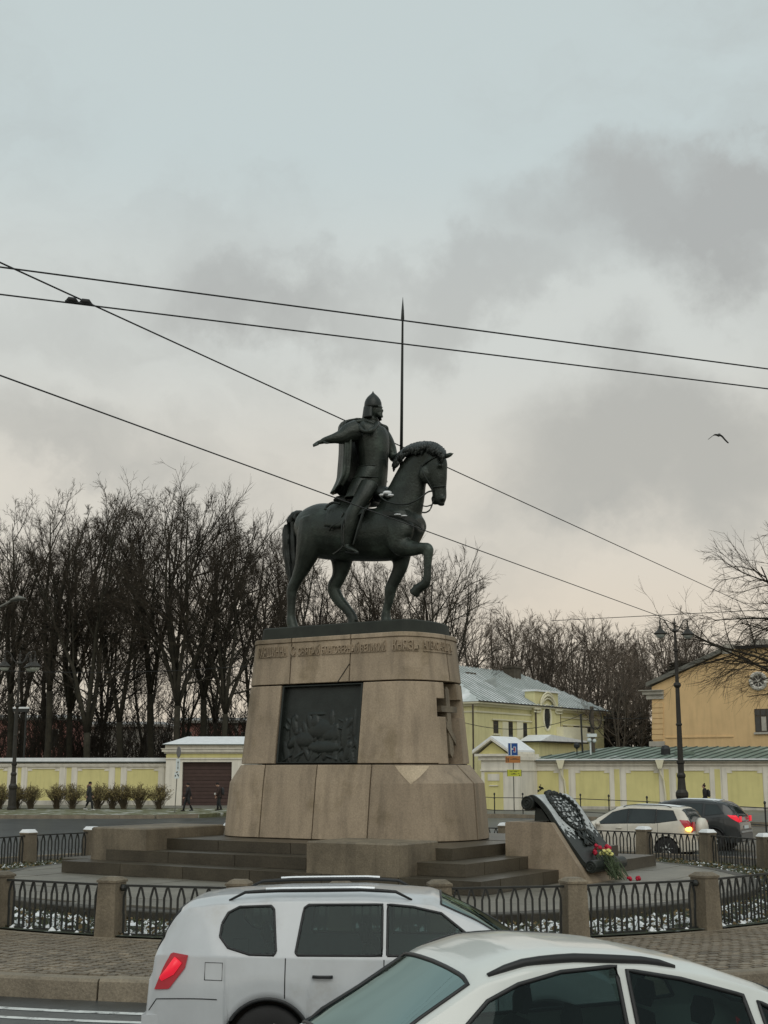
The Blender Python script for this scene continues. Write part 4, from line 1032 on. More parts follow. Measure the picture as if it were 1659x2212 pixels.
def ordw(i):
    a = ['first', 'second', 'third', 'fourth', 'fifth', 'sixth', 'seventh', 'eighth', 'ninth', 'tenth', 'eleventh', 'twelfth', 'thirteenth', 'fourteenth', 'fifteenth', 'sixteenth', 'seventeenth', 'eighteenth', 'nineteenth']
    return a[i] if i < 19 else ('twentieth' if i == 19 else ('twenty ' + a[i - 20] if i < 29 else 'thirtieth'))
for i, a in enumerate(angs):
    p = ringpt(RF, a, 0); z = fzoff(p)
    lab = desc_post.get(i) or ('granite railing post %s along the far side, counted from the right' % ordw(i - 7))
    t = thing('granite_post', lab, 'post', (p.x, p.y, z), a + R0.uniform(-.03, .03), post_l)
    place(pm, 'shaft', t); place(pc, 'cap', t)
    if p.y > 30: o = place(ps, 'snow_cap', t)
    if i in (1, 5, 6):
        kb = MB(); kb.ball((.0, 0, 0), .05, 8, 6); kb.tube([(0, 0, 0), (0, .0, .0001)], .01, n=4)
        o = place(kb.mesh('rail_bracket', M['iron']), 'rail_bracket', t, (.2 if i != 6 else -.2, 0, .78))
for i in range(ncp):
    a0, a1 = angs[i], angs[(i + 1) % ncp] + (2 * math.pi if i == ncp - 1 else 0)
    p0, p1 = ringpt(RF, a0, 0), ringpt(RF, a1, 0); mid = (p0 + p1) / 2; z0, z1 = fzoff(p0), fzoff(p1); L = (p1 - p0).length
    rz = math.atan2(p1.y - p0.y, p1.x - p0.x)
    if i < 7:
        lab = ['iron railing panel left of the granite post beside the silver car', 'iron railing panel partly hidden by the tail of the silver car', 'iron railing panel behind the rear window of the silver car', 'iron railing panel behind the front door of the silver car', 'iron railing panel above the bonnet of the silver car', 'iron railing panel above the white car roof, left of the slanting post', 'iron railing panel in the right corner right of the slanting post'][i]
    else: lab = 'iron railing panel %s along the far side, counted from the right' % ordw(i - 7)
    t = thing('railing_panel', lab, 'railing', (mid.x, mid.y, (z0 + z1) / 2), rz, pan_l)
    sl = (z1 - z0) / L; hw = L / 2 - .15
    def zz(x): return x * sl
    for nm, zc, hh in (('top_rail', .815, .016), ('bottom_rail', .10, .014)):
        m = MB(); m.add([(x, y, zz(x) + zc + d) for x in (-hw, hw) for y in (-.022, .022) for d in (-hh, hh)], [(0, 1, 3, 2), (4, 6, 7, 5), (0, 4, 5, 1), (2, 3, 7, 6), (0, 2, 6, 4), (1, 5, 7, 3)]); m.build(nm, M['iron'], t, local=True)
    nb = max(1, int(round((2 * hw) / (4 * px_))))
    for k in range(nb):
        x = -hw + (k + .5) * 2 * hw / nb
        place(bar_me, 'arch_bar', t, (x, 0, zz(x)), 0, (2 * hw / nb / (4 * px_), 1, 1))
# ------------------------------------------------------------------ walls and buildings
class Pl:
    def __init__(s, P0, P1):
        s.P = Vector((P0[0], P0[1], 0)); d = Vector((P1[0] - P0[0], P1[1] - P0[1], 0)); s.len = d.length; s.d = d.normalized(); s.n = Vector((s.d.y, -s.d.x, 0))
    def pt(s, a, z, o=0.): return s.P + s.d * a + s.n * o + Vector((0, 0, z))
    def sz(s, u, v, o=0.):
        r = Vector(ray(u, v)); c = Vector((0, 0, HC)); P = s.P + s.n * o
        t = (P - c).dot(s.n) / r.dot(s.n); p = c + r * t
        return (p - s.P).dot(s.d), p.z
    def box(s, mb, s0, s1, z0, z1, o0, o1):
        P = [s.pt(a, z, o) for a in (s0, s1) for o in (o0, o1) for z in (z0, z1)]
        return mb.add(P, [(0, 1, 3, 2), (4, 6, 7, 5), (0, 4, 5, 1), (2, 3, 7, 6), (0, 2, 6, 4), (1, 5, 7, 3)])
    def poly(s, mb, pts, o0, o1):
        n = len(pts); a = [s.pt(p[0], p[1], o0) for p in pts]; b = [s.pt(p[0], p[1], o1) for p in pts]
        return mb.add(a + b, [tuple(range(n)), tuple(range(2 * n - 1, n - 1, -1))] + [(i, (i + 1) % n, n + (i + 1) % n, n + i) for i in range(n)])
    def pbox(s, mb, u0, u1, v0, v1, o0, o1):      # extents given by what they cover in the picture
        uc, vc = (u0 + u1) / 2, (v0 + v1) / 2
        a, b = s.sz(u0, vc, o1)[0], s.sz(u1, vc, o1)[0]; z0, z1 = s.sz(uc, v1, o1)[1], s.sz(uc, v0, o1)[1]
        return s.box(mb, a, b, z0, z1, o0, o1)
def ux(u, y): return (u - 829.5) * y / 2855.0
def part(pl, fn, name, m, parent, **k):
    mb = MB(); fn(mb); return mb.build(name, m, parent, **k)
def notched(pl, s0, s1, z0, z1, nx=.32, nz=.14):
    return [(s0, z0), (s1, z0), (s1, z1 - nz), (s1 - nx, z1 - nz), (s1 - nx, z1), (s0 + nx, z1), (s0 + nx, z1 - nz), (s0, z1 - nz)]
def wallbays(pl, root, wides, strips, zb, zt, pw=.42):
    for s0, s1 in wides:
        m = MB(); pl.poly(m, notched(pl, s0, s1, zb, zt), .0, .012); m.build('yellow_panel', M['yellow'], root)
        m = MB(); pl.poly(m, [(s0 + .30, zt), (s1 - .30, zt), (s1 - .26, zt + .06), (s0 + .26, zt + .06)], 0, .07)  # ledge added to cast the shadow line of a recessed panel
        for a in (s0, s1 - .34): pl.box(m, a, a + .34, zt - .145, zt - .10, 0.012, .05)
        m.build('panel_moulding', M['cream'], root)
    for s0, s1 in strips:
        m = MB(); pl.box(m, s0, s1, zb, zt + .1, 0, .012); m.build('yellow_strip', M['yellow'], root)
    # raised pilasters on both sides of every wide panel
    for s0, s1 in wides:
        for a, b in ((s0 - .04 - pw, s0 - .04), (s1 + .04, s1 + .04 + pw)):
            m = MB(); pl.box(m, a, b, .1, zt + .22, 0, .07); m.build('pilaster', M['cream'], root)
# left wall
LW = Pl((-70, 100), (0, 100))
lwt = thing('boundary_wall', 'long yellow and white panelled park wall with a snowy cap on the left', 'wall', (-35, 100, .1), 0)
zt0 = LW.sz(200, 1661)[1]; zb0 = LW.sz(200, 1729)[1]
sE = LW.sz(359, 1700)[0]
m = MB(); LW.box(m, 0, sE, -.1, LW.sz(200, 1648)[1], -.5, 0); m.build('wall_body', M['cream'], lwt)
m = MB(); LW.box(m, 0, sE, -.1, zb0 - .02, -.5, .1); m.build('plinth', M['plinthpaint'], lwt)
wides = [tuple(LW.sz(a, 1690)[0] for a in p) for p in ((-55, 15), (59, 127), (167, 234), (274, 341))]
w_ = wides[1][1] - wides[1][0]; stp = wides[2][0] - wides[1][0]
for k in range(1, 6): wides.append((wides[0][0] - k * stp, wides[0][0] - k * stp + w_))
strips = [(a + w_ + stp * .14 + .1, a + w_ + stp * .14 + .52) for a, b in wides]
strips = [tuple(LW.sz(a, 1690)[0] for a in p) for p in ((37, 45), (143, 155), (248, 260))]
wallbays(LW, lwt, wides, strips, zb0, zt0)
zc = LW.sz(200, 1657)[1]
m = MB(); LW.box(m, 0, sE, zc, zc + .1, -.5, .10); LW.box(m, 0, sE, zc + .1, zc + .24, -.5, .16); m.build('cornice', M['cream'], lwt)
zc2 = LW.sz(200, 1647)[1]
m = MB(); LW.box(m, 0, sE + .02, zc2, zc2 + .07, -.6, .30); m.build('coping', M['seam'], lwt)
m = MB(); LW.poly(m, [(0, zc2 + .07), (sE, zc2 + .07), (sE, zc2 + .34), (0, zc2 + .34)], -.5, .28); m.build('snow_cover', M['snow'], lwt)
# gatehouse
GH = Pl((ux(358, 98.6), 98.6), (ux(560, 98.6), 98.6))
gh = thing('gatehouse', 'white and yellow gatehouse with wide brown gate left of the pedestal', 'gatehouse', GH.pt(3.5, .1), 0)
gz = lambda v: GH.sz(440, v)[1]
gs = lambda u: GH.sz(u, 1690)[0]
E_ = gs(556)
m = MB(); GH.box(m, 0, gs(393), -.1, gz(1640), -5, 0); GH.box(m, gs(500), E_, -.1, gz(1640), -5, 0); GH.box(m, gs(393), gs(500), gz(1646), gz(1640), -5, 0); GH.box(m, 0, E_, gz(1640), gz(1608), -5, -.02); m.build('wall_body', M['cream'], gh)
m = MB(); GH.box(m, 0, E_, gz(1636.5), gz(1628), -.02, .012); m.build('yellow_frieze', M['yellow'], gh)
m = MB(); GH.box(m, -.05, E_, gz(1640), gz(1637), -.02, .07); GH.box(m, -.15, E_, gz(1627.5), gz(1624), -.02, .12); GH.box(m, -.3, E_, gz(1624), gz(1618), -.02, .25); m.build('cornice', M['cream'], gh)
m = MB(); GH.box(m, -.36, E_, gz(1618), gz(1616.8), -5, .34); GH.box(m, -.1, E_, gz(1616.8), gz(1609), -5, .0); m.build('attic', M['cream'], gh)
m = MB(); GH.box(m, -.3, E_, gz(1609), gz(1607.6), -5.2, .3); m.build('roof_edge', M['seam'], gh)
m = MB(); zr0, zr1 = gz(1607.6), gz(1595) + .2
P = [GH.pt(-.28, zr0, .28), GH.pt(E_, zr0, .28), GH.pt(E_, zr0, -5.1), GH.pt(-.28, zr0, -5.1), GH.pt(1.2, zr1, -2.4), GH.pt(E_, zr1, -2.4)]
m.add(P, [(0, 1, 5, 4), (1, 2, 5), (2, 3, 4, 5), (3, 0, 4), (3, 2, 1, 0)]); m.build('snowy_roof', M['snow'], gh)
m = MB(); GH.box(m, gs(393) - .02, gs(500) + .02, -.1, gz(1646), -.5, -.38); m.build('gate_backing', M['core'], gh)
nb = 12; za, zz1 = .05, gz(1646) - .02
for k in range(nb):
    m = MB(); GH.box(m, gs(393) + .02, gs(500) - .02, za + (zz1 - za) * k / nb + .012, za + (zz1 - za) * (k + 1) / nb - .012, -.378, -.33); m.build('gate_board', M['brown'], gh)
# far wall end piece beyond the gatehouse, behind the pedestal
# right wall / low building with green roof
RW = Pl((ux(1119, 90), 90), (ux(1659, 86.5), 86.5))
rt = thing('low_yellow_building', 'long low yellow and white panelled building with green metal roof on the right', 'building', RW.pt(9, .1), 0)
rx = lambda a: 947.6 + a * .42877
ry = lambda b: 1393.5 + b * .42877
rs_ = lambda a: RW.sz(rx(a), 1690)[0]
zE = RW.sz(rx(900), ry(583))[1]
S0, S1 = rs_(412), rs_(1660) + 14
m = MB(); RW.box(m, S0, S1, -.3, zE, -6, 0); m.build('wall_body', M['cream'], rt)
zt1, zb1 = RW.sz(rx(900), ry(633))[1], RW.sz(rx(900), ry(812))[1]
m = MB(); RW.box(m, S0, S1, -.3, zb1 - .02, -.5, .08); m.build('plinth', M['plinthpaint'], rt)
wides = [tuple(rs_(a) for a in p) for p in ((435, 605), (690, 860), (945, 1110), (1197, 1365), (1455, 1633))]
stp = wides[-1][0] - wides[-2][0]
wides += [(wides[-1][0] + stp * k, wides[-1][1] + stp * k) for k in (1, 2, 3)]
strips = [tuple(rs_(a) for a in p) for p in ((630, 655), (880, 912), (1134, 1162), (1388, 1420))]
wallbays(RW, rt, wides, strips, zb1, zt1, .29)
m = MB(); z_ = RW.sz(rx(900), ry(606))[1]; RW.box(m, S0, S1, z_, z_ + .08, -.5, .12); RW.box(m, S0 - .05, S1, z_ + .2, zE - .02, -.5, .2); m.build('cornice', M['cream'], rt)
m = MB(); RW.box(m, S0 - .1, S1, zE, zE + .05, -.5, .42); m.build('gutter', M['seam'], rt)
m = MB(); RW.box(m, S0 - .1, S1, zE + .05, zE + .13, -.3, .40); m.build('snow_edge', M['snow'], rt)
zR = RW.sz(rx(1100), ry(513), -6)[1]; hipS = RW.sz(rx(870), ry(515), -6)[0]
def roofpt(s, f):   # f 0 eave .. 1 ridge
    return RW.pt(s, lerp(zE + .1, zR, f), lerp(.36, -6, f))
m = MB(); m.add([roofpt(S0 - .1, 0), roofpt(S1, 0), roofpt(S1, 1), roofpt(hipS, 1), RW.pt(S0 - .1, zE + .1, -10), RW.pt(S1, zE + .1, -10)], [(0, 1, 2, 3), (0, 3, 4), (4, 3, 2, 5)]); m.build('roof_sheet', M['roofgreen'], rt)
s = S0 + .3
lean = 3.0
for i in range(44):
    s0 = S0 + .4 + i * .72 - lean
    # clip the seam to the roof plane
    pts = []
    for k in range(13):
        f = k / 12; ss_ = s0 + lean * f * 1.0
        left = S0 - .1 + (hipS - S0 + .1) * f
        if ss_ >= left and ss_ <= S1: pts.append(roofpt(ss_, f) + Vector((0, 0, .03)))
    if len(pts) >= 2:
        m = MB(); m.tube(pts[::len(pts) - 1] if len(pts) > 2 else pts, .035, n=4); m.build('roof_seam', M['seam'], rt)
for a in (618, 1117):      # rain pipes with hoppers
    sp_ = rs_(a); m = MB(); zt_p = zE - .02
    RW.poly(m, [(sp_ - .12, zt_p - .5), (sp_ + .12, zt_p - .5), (sp_ + .28, zt_p + .06), (sp_ - .28, zt_p + .06)], .2, .5)
    m.tube([RW.pt(sp_, zt_p - .5, .35), RW.pt(sp_ + .05, zt_p - .9, .3), RW.pt(sp_ + .22, zt_p - 1.3, .15), RW.pt(sp_ + .3, 1.0, .13), RW.pt(sp_ + .3, .2, .13)], .06, n=8); m.build('rain_pipe', M['villatrim'], rt)
vp = RW.sz(rx(1144), ry(545), -2); m = MB(); c_ = RW.pt(vp[0], vp[1] - .2, -2)
m.lathe([(.32, 0), (.32, .5), (.22, .7), (.05, .75)], c=c_, n=12); m.build('roof_vent', M['trim'], rt)
m = MB(); RW.box(m, vp[0] + .6, vp[0] + 1.9, vp[1] - .1, vp[1] + .12, -2.4, -1.6); m.build('roof_hatch', M['roofgreen'], rt)
gq = RW.sz(rx(510), ry(725)); m = MB()
for (dx, dz, r) in ((0, .12, .1), (.12, .05, .12), (-.1, -.12, .09), (.02, -.05, .08), (.22, .02, .06), (-.18, -.2, .05), (.05, .26, .05)):
    RW.poly(m, [(gq[0] + dx + r * math.cos(t) * (1.2 if k % 2 else .7), gq[1] + dz + r * math.sin(t) * .8) for k, t in enumerate(np.linspace(0, 2 * math.pi, 9)[:-1])], .013, .018)
m.build('spray_mark', M['graffiti'], rt)
# gate pavilion with pediment
PV = Pl((ux(rx(185), 88.6), 88.6), (ux(rx(348), 87.4), 87.4))
pv = thing('gate_pavilion', 'small cream gate pavilion with a snowy pediment beside the blue road sign', 'pavilion', PV.pt(PV.len / 2, .1), 0)
a0, a1 = PV.sz(rx(215), 1690)[0], PV.sz(rx(338), 1690)[0]; zpe = PV.sz(rx(262), ry(548))[1]; zap = PV.sz(rx(262), ry(470))[1]
am = (a0 + a1) / 2
m = MB(); PV.box(m, a0, a1 + .9, -.3, zpe, -3.5, 0); m.build('wall_body', M['cream'], pv)
m = MB(); PV.poly(m, [(a0 - .15, zpe), (a1 + .15, zpe), (am, zap - .25)], -3.4, .02); m.build('gable', M['yellow'], pv)
m = MB(); PV.box(m, a0 - .35, a1 + .35, zpe - .16, zpe, -3.6, .3); PV.box(m, a0 - .15, a1 + 1.0, zpe - .42, zpe - .18, -3.6, .14); PV.box(m, a0 - .05, a1 + .95, zpe - 1.12, zpe - 1.02, -3.5, .08); m.build('entablature', M['cream'], pv)
for sg in (-1, 1):
    m = MB(); e = a0 - .5 if sg < 0 else a1 + .5
    PV.poly(m, [(e, zpe + .0), (e, zpe + .12), (am, zap + .02), (am, zap - .12)], -3.7, .34); m.build('raking_cornice', M['cream'], pv)
    m = MB(); PV.poly(m, [(e, zpe + .125), (e, zpe + .25), (am, zap + .16), (am, zap + .025)], -3.7, .30); m.build('snow_cover', M['snow'], pv)
ad = PV.sz(rx(232), 1690)[0], PV.sz(rx(325), 1690)[0]
m = MB(); PV.box(m, ad[0], ad[1], .1, zpe - 1.2, .0, .012); m.build('yellow_panel', M['yellow'], pv)
m = MB(); PV.box(m, ad[0] + .25, ad[1] - .25, zpe - 1.75, zpe - 1.3, .012, .05); PV.box(m, ad[0] + .35, ad[1] - .35, zpe - 2.1, zpe - 2.04, .012, .08); m.build('panel_moulding', M['cream'], pv)
# yellow villa
VW = Pl((ux(1030, 96), 96), (ux(1303, 113), 113))
vt = thing('villa', 'two storey pale yellow villa with snowy metal roof and an oval window', 'house', VW.pt(9, 0), 0)
vx = lambda a: 975.5 + a / 4.578
vy = lambda b: 1421.4 + b / 4.578
def vsz(a, b, o=0.): return VW.sz(vx(a), vy(b), o)
LV_ = vsz(1500, 600)[0]
zEv = vsz(500, 455)[1]
m = MB(); VW.box(m, 0, LV_, 0, zEv, -10, 0); m.build('wall', M['villa'], vt)
for (aa, bb, hh, oo) in ((-.1, LV_ + .1, .18, .12), (-.3, LV_ + .3, .25, .32)):
    pass
m = MB(); VW.box(m, -.05, LV_ + .05, zEv - .75, zEv - .62, -10, .08); VW.box(m, -.15, LV_ + .1, zEv - .3, zEv - .12, -10.1, .2); VW.box(m, -.4, LV_ + .4, zEv - .12, zEv + .02, -10.3, .5); m.build('cornice', M['villatrim'], vt)
rz0 = zEv + .03; b1 = VW.sz(vx(250), vy(100), -5.2)[1]
rid0, rid1 = -3.0, VW.sz(vx(640), vy(135), -5.2)[0]
rid1 = LV_ - 5.5
def vr(s, f): return VW.pt(s, lerp(rz0, b1, f), lerp(.55, -5.2, f))
m = MB(); m.add([vr(-.45, 0), vr(LV_ + .45, 0), vr(rid1, 1), vr(3.2, 1), VW.pt(-.45, rz0, -10.5), VW.pt(LV_ + .45, rz0, -10.5)], [(0, 1, 2, 3), (1, 5, 2), (5, 4, 3, 2), (4, 0, 3), (0, 4, 5, 1)]); m.build('roof', M['roofsnow'], vt)
m = MB(); VW.box(m, -.47, LV_ + .47, rz0 - .02, rz0 + .05, .5, .6); m.build('gutter', M['trim'], vt)
for i in range(38):
    s_ = -.2 + i * (LV_ + .4) / 38
    f1 = 1.0
    if s_ < 3.2: f1 = max(.05, (s_ + .45) / 3.65)
    if s_ > rid1: f1 = max(.05, (LV_ + .45 - s_) / (LV_ + .45 - rid1))
    m = MB(); m.tube([vr(s_, .01) + Vector((0, 0, .04)), vr(s_, f1) + Vector((0, 0, .04))], .045, n=4); m.build('roof_seam', M['seamlight'], vt)
# windows
def win(a0_, a1_, b0_, b1_, mull=True):
    s0, z1 = vsz(a0_, b0_); s1, z0 = vsz(a1_, b1_)
    z0 = vsz((a0_ + a1_) / 2, b1_)[1]; z1 = vsz((a0_ + a1_) / 2, b0_)[1]
    m = MB(); VW.box(m, s0, s1, z0, z1, -.02, .02); o = m.build('window', M['winwood'], vt)
    m = MB(); sm = (s0 + s1) / 2; zm = lerp(z0, z1, .68)
    for (p, q, r, t) in ((s0 + .07, sm - .03, z0 + .07, zm - .03), (sm + .03, s1 - .07, z0 + .07, zm - .03), (s0 + .07, s1 - .07, zm + .03, z1 - .07)): VW.box(m, p, q, r, t, .0, .03)
    m.build('pane', M['window'], o)
    m = MB(); VW.box(m, s0 - .15, s1 + .15, z0 - .14, z0 - .02, 0, .14); m.build('sill', M['villatrim'], o)
for w4 in ((412, 462, 620, 745), (562, 606, 630, 818), (703, 748, 642, 858)): win(*w4)
for w4 in ((1100, 1145, 672, 782), (1205, 1262, 674, 728), (1325, 1385, 682, 735)): win(*w4)
m = MB(); s0, z_ = vsz(395, 612); s1, _ = vsz(790, 640); VW.box(m, s0, s1, z_, z_ + .1, 0, .12); 
s0, z_ = vsz(1090, 665); s1 = LV_ - .3; VW.box(m, s0, s1, z_, z_ + .1, 0, .12); m.build('string_course', M['villatrim'], vt)
for (p, q) in ((500, 555), (640, 700)):
    m = MB(); s0 = vsz(p, 700)[0]; s1 = vsz(q, 700)[0]; z0, z1 = vsz(p, 850)[1], vsz(p, 630)[1]; VW.box(m, s0, s1, z0, z1, 0, .07); m.build('pilaster', M['villatrim'], vt)
# projecting centre bay
s0, s1 = vsz(822, 600, .35)[0], vsz(1075, 600, .35)[0]; zp = vsz(920, 470, .35)[1]; zt_a = vsz(900, 335, .35)[1]
m = MB(); VW.box(m, s0, s1, 0, zp, -.2, .35); m.build('bay_wall', M['villa'], vt)
m = MB(); VW.box(m, s0 + .2, s1 - .2, zp, zt_a, -.6, .3); m.build('attic', M['villa'], vt)
m = MB(); VW.box(m, s0 + .05, s1 - .05, zt_a, zt_a + .14, -.75, .45); m.build('attic_cap', M['snow'], vt)
ov = vsz(943, 588, .36); m = MB(); m2 = MB(); R1, R2 = .62, 1.0
pts = [VW.pt(ov[0] + R1 * math.cos(t), ov[1] + R2 * math.sin(t), .37) for t in np.linspace(0, 2 * math.pi, 25)]
m.tube(pts, .1, n=6); o_ = m.build('oval_window', M['villatrim'], vt)
VW.poly(m2, [(ov[0] + R1 * math.cos(t), ov[1] + R2 * math.sin(t)) for t in np.linspace(0, 2 * math.pi, 25)[:-1]], .34, .365); m2.build('pane', M['window'], o_)
m = MB(); half = (s1 - s0) / 2; sc_ = (s0 + s1) / 2; zA = vsz(850, 500, .36)[1]
arc = [(-half - .2, 0), (-half * .62, 0.0), (-half * .55, .35), (-half * .35, .85), (0, 1.1), (half * .35, .85), (half * .55, .35), (half * .62, 0), (half + .2, 0)]
for dz, rr_ in ((0, .12), (.22, .09), (-.25, .07)):
    q = sample([Vector((x, z, 0)) for x, z in arc], 30); m.tube([VW.pt(sc_ + p.x, zA + p.y + dz, .42) for p in q], rr_, n=5)
m.build('arched_moulding', M['villatrim'], vt, smooth_=True)
for a in (222, 812, 1085, 1395):
    s_, _ = vsz(a, 700, .2); m = MB(); m.tube([VW.pt(s_, 0.3, .42 if a > 800 and a < 1080 else .12), VW.pt(s_, zEv - .2, .42 if a > 800 and a < 1080 else .12)], .07, n=6); m.build('downpipe', M['winwood'], vt)
# low annex and balcony of the villa
s0, s1 = vsz(865, 900, 2.0)[0], vsz(1290, 900, 2.0)[0]; za = vsz(1000, 838, 2.0)[1]
m = MB(); VW.box(m, s0, s1, 0, za, .35, 2.0); m.build('annex', M['villa'], vt)
m = MB(); VW.box(m, s0 - .3, s1 + .4, za, za + .1, .3, 2.4); m.build('annex_roof', M['trim'], vt)
m = MB(); VW.poly(m, [(s0 - .2, za + .1), (s1 + .3, za + .1), (s1 + .3, za + .22), (s0 + 1.5, za + .6)], .3, 2.3); m.build('annex_snow', M['snow'], vt)
m = MB(); b0_, b1_ = vsz(1110, 780, 1.0)[0], vsz(1345, 780, 1.0)[0]; VW.box(m, b0_, b1_, za + .2, za + 1.35, .0, 1.0); m.build('balcony', M['villatrim'], vt)
m = MB(); c_ = VW.pt(vsz(400, 250, -2.4)[0], vsz(400, 295, -2.0)[1] - .1, -2.0)
m.add([c_ + Vector(q) for q in ((-1.6, 0, .5), (0, 0, 1.0), (0, 0, 0), (0, 1.6, .9), (-1.6, 1.6, .6))], [(0, 2, 1), (0, 1, 3, 4), (1, 2, 3)]); m.build('dormer', M['seamlight'], vt)
for k, (a, b) in enumerate(((135, 190), (600, 125))):
    q = VW.sz(vx(a), vy(b), -4.5); m = MB(); VW.box(m, q[0] - .6, q[0] + .6, q[1] - 1.6, q[1] + .2, -5, -4); VW.box(m, q[0] - .7, q[0] + .7, q[1] + .2, q[1] + .35, -5.1, -3.9); m.build('chimney', M['bark2'] if k else M['winwood'], vt)
# orange building
ow = 104.0
OW = Pl((ux(1404, ow), ow), (ux(1720, 98.), 98.))
ot = thing('orange_house', 'tall orange gabled building with grey eaves behind the low wall on the right', 'building', OW.pt(8, 0), 0)
ox = lambda a: 1337.8 + a / 4.962
oy = lambda b: 1282 + b / 4.962
def osz(a, b, o=0.): return OW.sz(ox(a), oy(b), o)
p = [osz(348, 1000), osz(480, 935), osz(1105, 650), osz(1215, 600)]
zf = osz(1400, 590)[1]
poly = [(osz(345, 1500)[0], 0), (26, 0), (26, zf), (p[3][0], zf), (p[2][0], p[2][1]), p[1], (p[0][0], p[0][1])]
m = MB(); OW.poly(m, poly, 0, -14); m.build('wall', M['orange'], ot)
m = MB(); a, b, c = osz(300, 985), osz(480, 925), osz(1100, 640)
OW.poly(m, [(a[0], a[1] - .1), (b[0], b[1]), (c[0], c[1]), (c[0], c[1] + .35), (b[0], b[1] + .35), (a[0], a[1] + .2)], -14.2, .35); m.build('roof_edge', M['pole'], ot)
m = MB(); a = osz(290, 1060); b = osz(478, 1130)
OW.box(m, a[0], b[0], b[1], b[1] + .35, -1, .12); OW.box(m, a[0] - .25, b[0] + .02, b[1] + .36, b[1] + .7, -1, .3); OW.box(m, a[0] - .5, b[0] + .04, b[1] + .71, a[1] + .1, -1, .5); m.build('eaves_cornice', M['pinktrim'], ot)
m = MB(); q = osz(330, 1590), osz(490, 1590); OW.box(m, q[0][0], q[1][0], osz(400, 1640)[1], osz(400, 1585)[1], 0, .25); m.build('pilaster_base', M['pinktrim'], ot)
for k in range(7):
    b_ = 1170 + k * 57; s0 = osz(352, b_)[0]; s1 = osz(470, b_)[0]; z1 = osz(400, b_ + 3)[1]; z0 = osz(400, b_ + 54)[1]
    m = MB(); OW.box(m, s0, s1, z0, z1, 0, .08); m.build('quoin', M['orange'], ot)
m = MB(); z_ = osz(900, 1545)[1]; OW.box(m, osz(500, 1545)[0], osz(1225, 1545)[0], z_, z_ + .1, 0, .06); m.build('string_course', M['orange'], ot)
m = MB(); q0, q1 = osz(1060, 560), osz(1220, 560); OW.box(m, q0[0] + .3, q1[0] - .1, osz(1100, 650)[1], osz(1100, 598)[1], -3, .05); OW.box(m, q0[0], q1[0], osz(1100, 598)[1], osz(1100, 582)[1], -3.2, .25); OW.box(m, q0[0] + .3, q1[0] - .1, osz(1100, 582)[1], osz(1100, 545)[1], -2.6, -.1); m.build('parapet', M['pinktrim'], ot)
m = MB(); q0 = osz(1380, 500); OW.box(m, q0[0], q0[0] + 1.3, zf, osz(1400, 490)[1], -2, -.6); m.build('chimney', M['pinktrim'], ot)
m = MB(); OW.box(m, p[3][0] + .3, 26.2, zf, zf + .22, -14, .35); m.build('roof_cap', M['trim'], ot)
q = osz(1492, 940); m = MB(); m2 = MB()
m.tube([OW.pt(q[0] + .58 * math.cos(t), q[1] + .58 * math.sin(t), .06) for t in np.linspace(0, 2 * math.pi, 25)], .17, n=6); o_ = m.build('rosette', M['clock'], ot, smooth_=True)
OW.poly(m2, [(q[0] + .42 * math.cos(t), q[1] + .42 * math.sin(t)) for t in np.linspace(0, 2 * math.pi, 21)[:-1]], 0, .05); m2.build('rosette_opening', M['window'], o_)
m3 = MB()
for k in range(8): t = k * math.pi / 4; m3.tube([OW.pt(q[0], q[1], .07), OW.pt(q[0] + .42 * math.cos(t), q[1] + .42 * math.sin(t), .07)], .035, n=4)
m3.build('rosette_spokes', M['clock'], o_)
for (a0_, a1_, b0_, b1_) in ((1448, 1640, 1238, 1488),):
    s0, s1 = osz(a0_, b0_)[0], osz(a1_, b0_)[0]; z0, z1 = osz(a0_, b1_)[1], osz(a0_, b0_)[1]
    for off in (0, 5.5):
        m = MB(); OW.box(m, s0 + off, s1 + off, z0, z1, -.1, .05); o = m.build('window', M['winwood'], ot)
        n = 3
        for i in range(n):
            for (f0, f1) in ((.06, .66), (.72, .95)):
                m = MB(); OW.box(m, lerp(s0, s1, (i + .1) / n) + off, lerp(s0, s1, (i + .9) / n) + off, lerp(z0, z1, f0), lerp(z0, z1, f1), .04, .07); m.build('pane', M['window'] if i != 1 or f0 > .5 else M['pinktrim'], o)
        m = MB(); OW.box(m, s0 - .1 + off, s1 + .1 + off, z0 - .15, z0, .0, .16); m.build('sill', M['pinktrim'], o)
